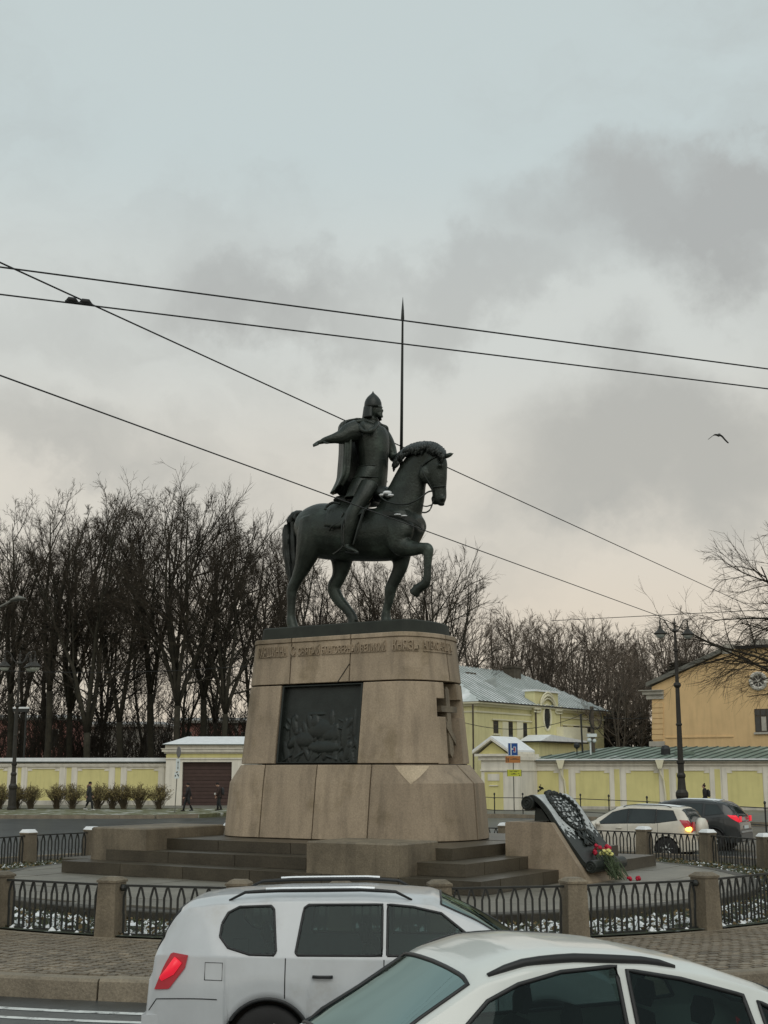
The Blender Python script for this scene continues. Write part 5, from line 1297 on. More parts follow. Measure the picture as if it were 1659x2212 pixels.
# pink houses glimpsed through the trees on the left
for bi, (u0, u1, vt_, yy, lab) in enumerate(((-60, 150, 1556, 150, 'faded pink house behind the bare trees at the far left'), (170, 345, 1570, 158, 'low pink grey house behind the bare trees above the left wall'), (372, 560, 1562, 152, 'pink house with snowy roof behind the trees above the gatehouse'))):
    PK = Pl((ux(u0, yy), yy), (ux(u1, yy), yy)); t = thing('pink_house', lab, 'house', PK.pt(PK.len / 2, 0), 0)
    zt_ = PK.sz(u0 + 20, vt_)[1]
    m = MB(); PK.box(m, 0, PK.len, 0, zt_, -9, 0); m.build('wall', M['pink'] if bi != 1 else M['pinktrim'], t)
    m = MB(); PK.box(m, -.3, PK.len + .3, zt_, zt_ + .3, -9.3, .5); m.build('eaves', M['pinktrim'], t)
    m = MB(); PK.poly(m, [(-.3, zt_ + .3), (PK.len + .3, zt_ + .3), (PK.len + .3, zt_ + .6), (-.3, zt_ + .6)], -9, .4); m.build('snow_cover', M['snow'], t)
    n = int(PK.len / 3.2)
    for k in range(n):
        s_ = (k + .5) * PK.len / n
        m = MB(); PK.box(m, s_ - 1.25, s_ - .85, .2, zt_ - .1, 0, .12); m.build('pilaster', M['pinktrim'], t)
        m = MB(); PK.box(m, s_ - .45, s_ + .45, zt_ - 3.0, zt_ - 1.0, 0, .06); o = m.build('window', M['pinktrim'], t)
        m = MB(); PK.box(m, s_ - .35, s_ + .35, zt_ - 2.9, zt_ - 1.1, .05, .08); m.build('pane', M['window'], o)
# ------------------------------------------------------------------ trees
def seg3(mb, p, q, r0, r1):
    d = q - p
    if d.length < 1e-6: return
    t = d.normalized(); a = t.orthogonal().normalized(); b = t.cross(a)
    o = len(mb.v)
    for c, r in ((p, r0), (q, r1)):
        for cs, sn_ in ((1, 0), (-.5, .866), (-.5, -.866)): mb.v.append(tuple(c + a * (r * cs) + b * (r * sn_)))
    mb.f += [(o, o + 1, o + 4, o + 3), (o + 1, o + 2, o + 5, o + 4), (o + 2, o, o + 3, o + 5)]
def gen_tree(seed, H, cb, spread, n1, n2=7, n3=6, n4=4, stems=1, up=.55, tw=.012, trunk_r=None, droop=0., ec=.58, er=.44):
    rg = random.Random(seed); tr, cr = MB(), MB()
    def rv(s): return Vector((rg.gauss(0, s), rg.gauss(0, s), rg.gauss(0, s)))
    def path(p, d, L, n, wob, lift):
        pts = [p]
        for i in range(n):
            d = (d + rv(wob) + Vector((0, 0, lift))).normalized(); p = p + d * (L / n); pts.append(p)
        return pts
    def child_dir(t, ang):
        a = t.orthogonal().normalized(); b = t.cross(a); ph = rg.uniform(0, 6.283)
        return (t * math.cos(ang) + (a * math.cos(ph) + b * math.sin(ph)) * math.sin(ang)).normalized()
    def at(pts, f):
        x = f * (len(pts) - 1); i = min(int(x), len(pts) - 2); return pts[i].lerp(pts[i + 1], x - i), (pts[i + 1] - pts[i]).normalized()
    def env(p, d, k=1.):
        # distance along d to the crown envelope (an ellipsoid)
        ax, az = spread, H * er; c = Vector((0, 0, H * ec))
        q = p - c; A = (d.x * d.x + d.y * d.y) / ax ** 2 + d.z * d.z / az ** 2; B = 2 * ((q.x * d.x + q.y * d.y) / ax ** 2 + q.z * d.z / az ** 2); Cc = (q.x * q.x + q.y * q.y) / ax ** 2 + q.z * q.z / az ** 2 - 1
        D = B * B - 4 * A * Cc
        if D <= 0: return .8
        return max(.8, (-B + math.sqrt(D)) / (2 * A))
    tR = trunk_r or H * .0115
    main = []
    fork = rg.uniform(.18, .35) if stems > 1 else 1
    base = path(Vector((0, 0, -.3)), Vector((rg.uniform(-.04, .04), rg.uniform(-.04, .04), 1)), H * (fork if stems > 1 else 1) + .3, 4 if stems > 1 else 10, .035, .06)
    nb = len(base)
    if stems > 1:
        tr.tube(base, [tR * (1.25 if i == 0 else 1 - .12 * i / nb) for i in range(nb)], n=8)
        for k in range(stems):
            a = 6.283 * k / stems + rg.uniform(-.4, .4); tilt = rg.uniform(.08, .3) * min(1.4, spread / 5.5); d = Vector((math.cos(a) * tilt, math.sin(a) * tilt, 1)).normalized()
            L = env(base[-1], d) * rg.uniform(.88, .97); s_ = path(base[-1], d, L, 9, .07, .03); main.append((s_, tR * .62, L))
    else:
        main.append((base, tR, H))
    for s_, r_, L in main:
        n = len(s_); tr.tube(s_, [max(.02, r_ * (1.3 if (i == 0 and stems == 1) else 1) * (1 - i / (n - 1)) ** .8 + .02) for i in range(n)], n=7)
        for k in range(max(4, int(n1 / len(main)))):
            f = lerp(cb if stems == 1 else .12, .98, (k + rg.random()) / max(4, int(n1 / len(main))))
            p, t = at(s_, f)
            g_ = (f - cb) / (1 - cb) if stems == 1 else f
            l1 = spread * (1.0 - .6 * g_ ** 1.4) * rg.uniform(.65, 1.15)
            d = child_dir((t + Vector((0, 0, .5))).normalized(), rg.uniform(.5, 1.15)); lift = up * .16 - droop * .1
            d = (d + Vector((p.x, p.y, 0)).normalized() * .35 if Vector((p.x, p.y, 0)).length > .3 else d).normalized(); l1 = min(env(p, (d + Vector((0, 0, lift * 2))).normalized()) * rg.uniform(.7, 1.0), spread * 1.25)
            b1 = path(p, d, l1, 6, .1, lift)
            rb = max(.025, l1 * .011 + .01); tr.tube(b1, [rb * (1 - .75 * i / 6) for i in range(7)], n=4, caps=False)
            m2 = max(3, int(n2 * (.5 + l1 / spread * .6)))
            for j in range(m2):
                f2 = lerp(.22, 1.0, (j + rg.random()) / m2); p2, t2 = at(b1, f2); l2 = l1 * rg.uniform(.28, .48) * (1.15 - .4 * f2)
                b2 = path(p2, child_dir(t2, rg.uniform(.35, .85)), l2, 4, .12, lift * .7 - droop * .12)
                r2 = max(.018, l2 * .014)
                for i in range(4): seg3(cr, b2[i], b2[i + 1], r2 * (1 - .18 * i), r2 * (1 - .18 * (i + 1)))
                for q in range(n3):
                    f3 = lerp(.2, 1., (q + rg.random()) / n3); p3, t3 = at(b2, f3); l3 = max(.35, l2 * rg.uniform(.35, .6))
                    b3 = path(p3, child_dir(t3, rg.uniform(.35, .8)), l3, 2, .15, lift * .6 - droop * .2)
                    for i in range(2): seg3(cr, b3[i], b3[i + 1], tw * (1.15 - .25 * i), tw * (.9 - .2 * i))
                    for w_i in range(n4):
                        p4, t4 = at(b3, rg.uniform(.25, 1)); l4 = l3 * rg.uniform(.35, .65)
                        seg3(cr, p4, p4 + (child_dir(t4, rg.uniform(.3, .8)) + Vector((0, 0, lift * .5 - droop * .2))).normalized() * l4, tw * .75, tw * .35)
    return tr, cr
def tree_proto(name, tm, cm, *a, **k):
    tr, cr = gen_tree(*a, **k); H = a[1]
    return (tr.mesh('trunk', tm, True), cr.mesh('crown', cm), H)
def put_tree(proto, x, y, H, label, group, rz, name='bare_tree', sx=1.0):
    t = thing(name, label, 'tree', (x, y, 0), rz, group)
    s = H / proto[2]; t.scale = (s * sx, s * sx, s)
    place(proto[0], 'trunk', t); place(proto[1], 'crown', t)
    return t
PT = [tree_proto('t0', M['bark'], M['twig'], 21, 26., .25, 5.6, 46, n4=4, stems=3, up=.5),
      tree_proto('t1', M['bark'], M['twig'], 22, 26., .25, 5.0, 48, n4=4, stems=4, up=.5),
      tree_proto('t2', M['bark'], M['twig'], 23, 26., .30, 5.2, 46, n4=4, stems=3, up=.45),
      tree_proto('t3', M['bark'], M['twig'], 24, 22., .2, 6.6, 54, n2=7, n3=6, n4=4, stems=6, up=.35),
      tree_proto('t4', M['bark'], M['twig'], 25, 24., .2, 4.6, 46, n4=4, stems=2, up=.5)]
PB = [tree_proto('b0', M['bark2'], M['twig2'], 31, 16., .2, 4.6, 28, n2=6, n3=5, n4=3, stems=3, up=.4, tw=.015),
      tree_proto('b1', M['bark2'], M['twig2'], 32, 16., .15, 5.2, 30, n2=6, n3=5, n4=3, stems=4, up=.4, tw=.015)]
rt_ = random.Random(77)
front = [(-30, 1105, 112, 0, 'bare tree half cut off by the left edge of the picture'), (14, 1062, 117, 1, 'bare forked tree rising behind the left street lamp'), (95, 1040, 113, 1, 'tall bare tree with spreading twin stems near the left edge'),
         (150, 1112, 121, 3, 'shorter bare tree left of the tallest tree of the grove'), (190, 1020, 111, 0, 'tallest bare tree of the left grove with a narrow top'), (266, 1036, 115, 4, 'tall narrow bare tree right of the tallest one in the grove'),
         (332, 1052, 118, 2, 'bare tree with a knobbly twin top in the middle of the grove'), (386, 1046, 110, 3, 'densest bare tree of the grove with a broad dark crown'), (436, 1082, 115, 2, 'bare tree behind the gatehouse with a rounded crown'),
         (490, 1108, 112, 3, 'bare tree leaning out right of the densest tree'), (545, 1132, 118, 0, 'thin bare tree behind the left edge of the pedestal'), (592, 1112, 124, 4, 'sparse bare tree beside the tail of the bronze horse'),
         (655, 1195, 128, 2, 'bare tree seen between the hind legs of the bronze horse'), (735, 1245, 122, 1, 'bare tree seen under the belly of the bronze horse'), (815, 1205, 118, 3, 'bare tree seen behind the front legs of the bronze horse'),
         (890, 1232, 124, 2, 'bare tree behind the raised hoof of the bronze horse'), (948, 1192, 108, 3, 'broad round bare tree just right of the bronze horse')]
for (u, v, y, k, lab) in front:
    H = (HZ - v) * y / 2855 + HC; put_tree(PT[k], ux(u, y), y, H, lab, 'bare park trees behind the monument', rt_.uniform(0, 6.28), sx=1.0 if k != 3 else .95)
far_l = 'bare tree standing deep in the park behind the front trees of the left grove'
for k in range(11):
    u = -60 + k * 90 + rt_.uniform(-16, 16); y = rt_.uniform(130, 150); v = rt_.uniform(1190, 1290) + (60 if u > 560 else 0)
    H = (HZ - v) * y / 2855 + HC; put_tree(PT[k % 5], ux(u, y), y, H, far_l, 'bare trees deep in the left grove', rt_.uniform(0, 6.28))
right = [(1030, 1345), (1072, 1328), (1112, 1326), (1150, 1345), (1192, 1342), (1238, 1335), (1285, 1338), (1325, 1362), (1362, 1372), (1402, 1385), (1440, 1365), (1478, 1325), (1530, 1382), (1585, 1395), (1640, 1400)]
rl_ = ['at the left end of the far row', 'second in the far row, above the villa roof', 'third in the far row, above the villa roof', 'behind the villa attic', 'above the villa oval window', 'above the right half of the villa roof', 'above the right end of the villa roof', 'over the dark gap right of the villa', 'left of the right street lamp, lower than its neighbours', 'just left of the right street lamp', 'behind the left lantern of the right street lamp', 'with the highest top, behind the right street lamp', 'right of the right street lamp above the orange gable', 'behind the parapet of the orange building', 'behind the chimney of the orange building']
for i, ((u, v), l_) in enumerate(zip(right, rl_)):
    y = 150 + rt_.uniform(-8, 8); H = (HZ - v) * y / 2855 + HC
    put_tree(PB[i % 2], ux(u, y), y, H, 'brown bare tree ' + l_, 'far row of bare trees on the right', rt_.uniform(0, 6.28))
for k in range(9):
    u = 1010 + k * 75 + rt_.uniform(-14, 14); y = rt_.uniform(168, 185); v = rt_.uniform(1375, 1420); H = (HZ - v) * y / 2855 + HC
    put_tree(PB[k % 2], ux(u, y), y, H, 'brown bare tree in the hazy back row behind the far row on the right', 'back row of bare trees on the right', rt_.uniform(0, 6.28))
# big near tree whose branches come in from the right edge
tr, cr = gen_tree(55, 13.5, .12, 9.5, 44, n2=10, n3=7, n4=5, stems=5, up=.15, tw=.009, trunk_r=.32, droop=.35, ec=.62, er=.40)
nt_ = (tr.mesh('trunk', M['bark'], True), cr.mesh('crown', M['twig']), 13.5)
yb = 61.; put_tree(nt_, ux(1905, yb), yb, 14.0, 'large spreading bare tree reaching in from the right edge over the orange building', None, 2.2, name='spreading_tree')
# evergreen clumps: many leaf faces through the volume
def evergreen(x, y, r, h, label, n=5000, name='evergreen_tree', z0=0., mt='conifer', tip=.6):
    rg = random.Random(int(x * 31 + y)); t = thing(name, label, 'tree', (x, y, 0), 0, 'dark evergreens')
    m = MB()
    for i in range(n):
        f = rg.random() ** .8; z = z0 + h * f; rr_ = r * (1 - f * tip) * (.35 + .65 * rg.random() ** .5) * (1 + .2 * math.sin(z * 2.1 + x)); a = rg.uniform(0, 6.283)
        c = Vector((x + rr_ * math.cos(a), y + rr_ * math.sin(a), z)); s = rg.uniform(.1, .28); d1 = Vector((rg.gauss(0, 1), rg.gauss(0, 1), rg.gauss(0, .6))).normalized() * s; d2 = Vector((rg.gauss(0, 1), rg.gauss(0, 1), rg.gauss(0, 1))).normalized() * s * .5
        m.add([c - d1, c + d2, c + d1, c - d2], [(0, 1, 2, 3)])
    m.build('crown', M[mt], t, normals=False)
    m = MB(); m.tube([(x, y, -.2), (x, y, h * .5 + z0), (x + .1, y, (h + z0) * .9)], [.2, .12, .03], n=6); m.build('trunk', M['bark'], t)
evergreen(ux(1352, 116), 116, 3.4, 7.6, 'dark thicket filling the gap between the villa and the orange building', 6500, tip=.25)
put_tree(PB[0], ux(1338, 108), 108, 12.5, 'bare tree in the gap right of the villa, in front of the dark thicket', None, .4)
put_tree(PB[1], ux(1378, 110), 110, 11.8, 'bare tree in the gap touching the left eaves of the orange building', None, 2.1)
evergreen(ux(1318, 120), 120, 2.2, 8.0, 'lower dark evergreen touching the right corner of the villa', 3500, tip=.3)
evergreen(ux(1498, 122), 122, 3.4, 12.5, 'dark evergreen showing above the slope of the orange gable', 7000, tip=.35)
evergreen(ux(1530, 126), 126, 2.8, 11.8, 'dark evergreen above the orange gable beside the parapet', 5000, tip=.35)
# dense undergrowth among the trunks
rg = random.Random(91)
for k in range(18):
    u = -30 + k * 58 + rg.uniform(-12, 12); y = rg.uniform(122, 146); x = ux(u, y)
    m = MB()
    H = rg.uniform(8, 13) if k % 2 else rg.uniform(14, 19)
    for j in range(60):
        a = rg.uniform(0, 6.28); l = rg.uniform(.4, 1) * H; p = Vector((x + rg.gauss(0, 1.2), y + rg.gauss(0, .8), 0)); d = Vector((math.cos(a) * .28, math.sin(a) * .28, 1)).normalized(); r0 = rg.uniform(.025, .06)
        q = p + d * l * .5; e = q + (d + Vector((rg.gauss(0, .12), rg.gauss(0, .12), 0))).normalized() * l * .5
        seg3(m, p, q, r0, r0 * .7); seg3(m, q, e, r0 * .7, .015)
        for i in range(20):
            f = rg.uniform(.2, 1); c = (p.lerp(q, f * 2) if f < .5 else q.lerp(e, f * 2 - 1)); b = rg.uniform(0, 6.28)
            seg3(m, c, c + Vector((math.cos(b) * .6, math.sin(b) * .6, rg.uniform(.2, 1.0))) * rg.uniform(.5, 1.4), .032, .015)
    tag(m.build('sapling_thicket', M['twig'], normals=False), 'thicket of dark thin saplings among the trunks behind the left grove', 'shrub', 'sapling thickets among the trunks')
# clipped shrubs along the left pavement
hx = [(-8, 'first'), (22, ''), (52, ''), (76, '')]
hed = [(3, 'shrub at the left edge beside the lamp post base'), (40, 'shrub right of the lamp post base'), (70, 'shrub at the end of the first clump, before the gap'), (126, 'first shrub after the gap in the hedge'), (160, 'shrub just left of the person in the long coat'), (214, 'shrub just right of the walking person in the long coat'), (246, 'middle shrub of the right clump in front of the yellow panel'), (270, 'shrub right of the middle one in the right clump'), (303, 'last shrub but one before the round sign'), (346, 'round shrub at the right end of the hedge beside the round sign')]
for i, (u, lab) in enumerate(hed):
    y = 90.5; x = ux(u, y); t = thing('shrub', 'brown and yellow ' + lab, 'shrub', (x, y, .06), 0, 'shrubs of the low hedge in front of the left wall')
    m = MB(); lfm = MB(); R_ = .9 + .3 * rg.random() + (.08 if i == 9 else 0)
    for j in range(120):
        a = rg.uniform(0, 6.28); sp_ = rg.uniform(.1, 1) * R_; hh = rg.uniform(1.05, 1.6) * (.85 + .25 * R_) * math.sqrt(max(.2, 1 - (sp_ / R_ * .75) ** 2)); p = Vector((x + rg.gauss(0, .08), y + rg.gauss(0, .06), .05)); e = Vector((x + sp_ * math.cos(a), y + sp_ * math.sin(a) * .8, hh)); q = p.lerp(e, .5) + Vector((math.cos(a) * -.06, 0, .08))
        seg3(m, p, q, .016, .012); seg3(m, q, e, .012, .005)
        for i2 in range(6):
            c = q.lerp(e, rg.random()); f_ = c + Vector((rg.gauss(0, .12), rg.gauss(0, .1), rg.uniform(.02, .22))); seg3(m, c, f_, .008, .004)
            if rg.random() < .6:
                for _ in range(3):
                    d1 = Vector((rg.gauss(0, 1), rg.gauss(0, 1), rg.gauss(0, 1))).normalized() * .055; d2 = Vector((rg.gauss(0, 1), rg.gauss(0, 1), rg.gauss(0, 1))).normalized() * .03; c2 = c.lerp(f_, rg.random() * 1.2)
                    lfm.add([c2 - d1, c2 + d2, c2 + d1, c2 - d2], [(0, 1, 2, 3)])
    m.build('branches', M['hedgetwig'], t, normals=False); lfm.build('leaves', M['hedgeleaf'], t, normals=False)
# ------------------------------------------------------------------ cars
def make_car(name, label, loc, yaw, S, group=None):
    root = thing(name, label, 'car', loc, yaw, group)
    xk = [k[0] for k in S['keys']]; zk = [k[1] for k in S['keys']]
    x0, x1 = xk[0], xk[-1]; WB = S['wheels']; Rw = S['rw']; zb0 = S.get('zb', .26)
    def ztop(x):
        w_ = S.get('soft', .05); return (np.interp(x - w_, xk, zk) + 2 * np.interp(x, xk, zk) + np.interp(x + w_, xk, zk)) / 4
    def W(x):
        L_ = (x1 - x0) / 2; c = (x1 + x0) / 2; f = abs(x - c) / L_
        return S['w'] * (1 - .17 * max(0, (f - .55) / .45) ** 2.4)
    def zbelt(x): return min(lerp(S['belt'][0], S['belt'][1], (x - x0) / (x1 - x0)), ztop(x) - .05)
    def zlow(x):
        z = zb0 + .05 * abs(x / x1) ** 3
        for wx in WB:
            d = abs(x - wx); Ra = Rw + .055
            if d < Ra: z = max(z, Rw + math.sqrt(Ra * Ra - d * d))
        return z
    def sec(x, t):
        zt, zb_, w, zl = ztop(x), zbelt(x), W(x), zlow(x)
        cab = min(1, max(0, (zt - zb_ - .05) / .3)); wr = lerp(w * .86, S['wr'], cab)
        if zl > .5: p1, p2 = (w, min(zl + .02, zb_ - .03)), (w, lerp(zl, zb_, .5))
        else: p1, p2 = (w * .985, zl + .12), (w, lerp(zl, zb_, .62))
        P = [(w * .95, zl), p1, p2, (w * .965, zb_), (wr, lerp(zb_, zt, .86) if cab > .5 else lerp(zb_, zt, .7)), (wr * .78, lerp(zb_, zt, .965)), (wr * .4, lerp(zb_, zt, .992)), (0, zt)]
        T = [0, .12, .35, .6, .85, .92, .96, 1]
        return float(np.interp(t, T, [p[0] for p in P])), float(np.interp(t, T, [p[1] for p in P]))
    def surf(x, t, off=0., sg=1):
        y, z = sec(x, t); y2, z2 = sec(x, min(1, t + .01)); y1, z1 = sec(x, max(0, t - .01))
        n = Vector((0, z2 - z1, -(y2 - y1))); n = n.normalized() if n.length > 1e-6 else Vector((0, 0, 1))
        dzx = (ztop(x + .02) - ztop(x - .02)) / .04 * (1 if t > .84 else .0); n = (n + Vector((-dzx * max(0, n.z), 0, 0))).normalized()
        p = Vector((x, y, z)) + n * off; p.y *= sg; return p
    def t_of(x, z):
        zt, zb_ = ztop(x), zbelt(x); zs = lerp(zb_, zt, .86); return .6 + (z - zb_) / max(.01, zs - zb_) * .25
    ts = [0, .05, .12, .2, .28, .35, .43, .52, .6, .67, .74, .81, .85, .885, .92, .94, .96, .98, 1]
    clear = S.get('clear')
    if clear: ts = [0, .05, .12, .2, .28, .35, .43, .52, .59] + [round(v, 4) for v in np.linspace(.6, .86, 27)] + [.868, .876, .884, .892, .9, .92, .94, .96, .98, 1]
    def inpoly(poly, x, z):
        c = False
        for i in range(len(poly)):
            (ax, az), (bx, bz) = poly[i], poly[i - 1]
            if (az > z) != (bz > z) and x < (bx - ax) * (z - az) / (bz - az) + ax: c = not c
        return c
    xs = sorted(set([round(v, 4) for v in list(np.linspace(x0, x1, 190 if clear else 64)) + [wx + s * (Rw + .055) * c for wx in WB for s in (-1, 1) for c in (.999, .96, .88, .75, .55, .3)] + [x0 + .02, x0 + .05, x1 - .02, x1 - .05]]))
    b = MB(); rows = []
    for x in xs:
        L_ = [surf(x, t, 0, 1) for t in ts]; Rr = [surf(x, t, 0, -1) for t in ts[:-1]]
        rows.append(L_ + Rr[::-1])
    b.grid(rows); n = len(rows[0])
    if clear:
        keep = []; nt = len(ts); wa, wb = S['wind']; ra_, rb_ = S['rear']
        for f in b.f:
            i, k = f[0] // n, f[0] % n
            kk = k if k < nt - 1 else 2 * nt - 3 - k
            if kk < 0 or kk > nt - 2: keep.append(f); continue
            x = (xs[i] + xs[i + 1]) / 2; t = (ts[kk] + ts[kk + 1]) / 2; z = sec(x, t)[1]
            if .6 < t < .86 and any(inpoly(p_, x, z) for p_ in S['windows']): continue
            if t > .876 and (wa < x < wb or ra_ < x < rb_): continue
            keep.append(f)
        b.f = keep
    b.f += [tuple(range(n)), tuple(range((len(rows) - 1) * n, len(rows) * n))]
    fl = MB(); fl.box(x0 + .25, x1 - .25, -.55, .55, zb0 + .0, zb0 + .4)
    body = b.build('body', S['paint'], root, smooth_=True, local=True, normals=True)
    mesh = body.data
    fl.build('underbody', M['trim'], root, local=True)
    def scan(poly, x):
        zs = []
        for i in range(len(poly)):
            (ax, az), (bx, bz) = poly[i], poly[(i + 1) % len(poly)]
            if (ax - x) * (bx - x) <= 0 and abs(ax - bx) > 1e-6: zs.append(az + (bz - az) * (x - ax) / (bx - ax))
        return (min(zs), max(zs)) if len(zs) > 1 else None
    def side_patch(mb, poly, sg, off):
        a, c = min(p[0] for p in poly), max(p[0] for p in poly); rows = []
        for x in np.linspace(a + 1e-3, c - 1e-3, 22):
            q = scan(poly, x)
            if q: rows.append([surf(x, t_of(x, z), off, sg) for z in np.linspace(q[0], q[1], 8)])
        mb.grid(rows)
    def lower_t(x, z):   # t of a height on the lower side
        lo, hi = 0., .85
        for _ in range(20):
            m_ = (lo + hi) / 2
            if sec(x, m_)[1] < z: lo = m_
            else: hi = m_
        return (lo + hi) / 2
    def side_patch_low(mb, poly, sg, off):
        a, c = min(p[0] for p in poly), max(p[0] for p in poly); rows = []
        for x in np.linspace(a + 1e-3, c - 1e-3, 14):
            q = scan(poly, x)
            if q: rows.append([surf(x, lower_t(x, z), off, sg) for z in np.linspace(q[0], q[1], 8)])
        mb.grid(rows)
    def grow(poly, e):
        cx_ = sum(p[0] for p in poly) / len(poly); cz_ = sum(p[1] for p in poly) / len(poly)
        return [(p[0] + (e if p[0] > cx_ else -e), p[1] + (e * .8 if p[1] > cz_ else -e * .6)) for p in poly]
    def outline(poly, sg, n_=8):
        pts = []
        for i in range(len(poly)):
            a, c = poly[i], poly[(i + 1) % len(poly)]
            for j in range(n_): x, z = lerp(a[0], c[0], j / n_), lerp(a[1], c[1], j / n_); pts.append(surf(x, t_of(x, z), .002, sg))
        return pts + [pts[0]]
    if clear:
        for poly in S['windows']:
            for sg in (-1, 1):
                m = MB(); m.tube(outline(poly, sg), S.get('frame_r', .013), n=5, caps=False); o = m.build('window', M['trim'], root, smooth_=True, local=True)
                m = MB(); side_patch(m, poly, sg, .0); m.build('pane', M['clearglass'], o, smooth_=True, local=True, normals=False)
        for nm, (xa, xb) in (('windscreen', S['wind']), ('rear_window', S['rear'])):
            P_ = [surf(x, .88, .002, -1) for x in np.linspace(xa, xb, 12)] + [surf(xb, t, .002, -1) for t in np.linspace(.88, 1, 8)][1:] + [surf(xb, t, .002, 1) for t in np.linspace(1, .88, 8)][1:] + [surf(x, .88, .002, 1) for x in np.linspace(xb, xa, 12)][1:] + [surf(xa, t, .002, 1) for t in np.linspace(.88, 1, 8)][1:] + [surf(xa, t, .002, -1) for t in np.linspace(1, .88, 8)][1:]
            m = MB(); m.tube(P_, S.get('frame_r', .013), n=5, caps=False); o = m.build(nm, M['trim'], root, smooth_=True, local=True)
            m = MB(); m.grid([[surf(x, t, .0, -1) for t in np.linspace(.88, 1, 9)] + [surf(x, t, .0, 1) for t in np.linspace(1, .88, 9)[1:]] for x in np.linspace(xa, xb, 16)]); m.build('pane', M['clearscreen'], o, smooth_=True, local=True, normals=False)
        bz = S['belt'][1]
        m = MB(); m.box(x0 + .3, x1 - 1.0, -.7, .7, .30, .42); m.build('cabin_floor', M['core'], root, local=True)
        m = MB(); m.tube([(.95, -.68, bz - .12), (.95, .68, bz - .12)], [(.16, .16), (.16, .16)], n=10); m.box(.8, 1.25, -.7, .7, bz - .3, bz - .1); m.build('dashboard', M['trim'], root, smooth_=False, local=True)
        for sx in (.0, -.92):
            for sy in (-.37, .37):
                m = MB(); m.tube([(sx + .06, sy, .5), (sx - .04, sy, .75), (sx - .16, sy, 1.08), (sx - .19, sy, 1.14)], [(.09, .22), (.085, .24), (.07, .2), (.04, .15)], n=12, side=(0, 1, 0)); m.tube([(sx - .19, sy, 1.17), (sx - .21, sy, 1.25), (sx - .22, sy, 1.33)], [(.035, .1), (.05, .13), (.03, .1)], n=10, side=(0, 1, 0)); m.tube([(sx - .1, sy, .52), (sx + .45, sy, .56)], [(.08, .24), (.07, .23)], n=10, side=(0, 1, 0)); m.build('seat', M['seat'], root, smooth_=True, local=True)
        m = MB(); m.tube([(.55 + .07 * math.sin(a), .37 + .18 * math.cos(a), bz - .02 + .17 * math.sin(a)) for a in np.linspace(0, 6.283, 20)], .014, n=6); m.build('steering_wheel', M['trim'], root, smooth_=True, local=True)
    for poly in ([] if clear else S['windows']):
        for sg in (-1, 1):
            m = MB(); side_patch(m, grow(poly, .03), sg, .004); o = m.build('window', M['trim'], root, smooth_=True, local=True)
            m = MB(); side_patch(m, poly, sg, .010); m.build('pane', M['carglass'], o, smooth_=True, local=True)
    for nm, (xa, xb), tt, gm in () if clear else (('windscreen', S['wind'], .875, S.get('wsglass', M['carglass2'])), ('rear_window', S['rear'], .875, M['carglass'])):
        for off, e, mt_, key in ((.004, .025, M['trim'], 0), (.010, 0, gm, 1)):
            m = MB(); rows = []
            for x in np.linspace(xa - e, xb + e, 16):
                ta = tt - (.012 if key == 0 else 0); rows.append([surf(x, t, off, -1) for t in np.linspace(ta, 1, 9)] + [surf(x, t, off, 1) for t in np.linspace(1, ta, 9)[1:]])
            m.grid(rows)
            if key == 0: o = m.build(nm, mt_, root, smooth_=True, local=True)
            else: m.build('pane', mt_, o, smooth_=True, local=True)
    # door seams, sill trim, arch trim, handles
    for sg in (-1, 1):
        m = MB()
        for x in S['seams']:
            rows = [[surf(x - .005, t, .0015, sg), surf(x + .005, t, .0015, sg)] for t in np.linspace(.06, .6, 12)]; m.grid(rows)
        m.build('door_seam', M['trim'], root, local=True)
        m = MB(); rows = [[surf(x, t, .006, sg) for t in np.linspace(0.0, .12, 4)] for x in np.linspace(WB[0] + Rw + .08, WB[1] - Rw - .08, 20)]; m.grid(rows); m.build('sill_trim', M['trim'] if S.get('trimsill', 1) else S['paint'], root, smooth_=True, local=True)
        for wx in WB:
            m = MB(); m.tube([Vector((wx + (Rw + .06) * math.cos(a), sg * (W(wx) - .004), Rw + (Rw + .06) * math.sin(a))) for a in np.linspace(.15, math.pi - .15, 20)], .02, n=5); m.build('arch_trim', M['trim'] if S.get('archtrim', 1) else S['paint'], root, smooth_=True, local=True)
        for x, z in S['handles']:
            p = surf(x, lower_t(x, z), .02, sg); m = MB(); m.tube([p - Vector((.09, 0, 0)), p - Vector((.03, -sg * .012, 0)), p + Vector((.05, sg * .012, 0)), p + Vector((.09, 0, 0))], .015, n=6); m.build('door_handle', S.get('handlemat', S['paint']), root, smooth_=True, local=True)
        mx, mz = S['mirror']; p = surf(mx, .6, .10, sg); m = MB(); m.ball((p.x, p.y + sg * .03, mz), (.085, .10, .075), 10, 8); m.tube([surf(mx, .62, -.01, sg), Vector((p.x, p.y, mz - .03))], .025, n=5); m.build('wing_mirror', S.get('mirrormat', S['paint']), root, smooth_=True, local=True)
        if S.get('rails'):
            xa, xb = S['rails']; tt = S.get('railt', .88)
            h_ = S.get('railh', .045)
            pts = [surf(x, tt, h_ if 0 < i < 11 else .0, sg) for i, x in enumerate(np.linspace(xa, xb, 12))]; rr_ = S.get('railr', .02); m = MB(); m.tube(pts, [rr_ * (.3 + .7 * math.sin(math.pi * (i + .3) / 11.6) ** .5) for i in range(12)], n=6); m.build('roof_rail', S.get('railmat', M['trim']), root, smooth_=True, local=True)
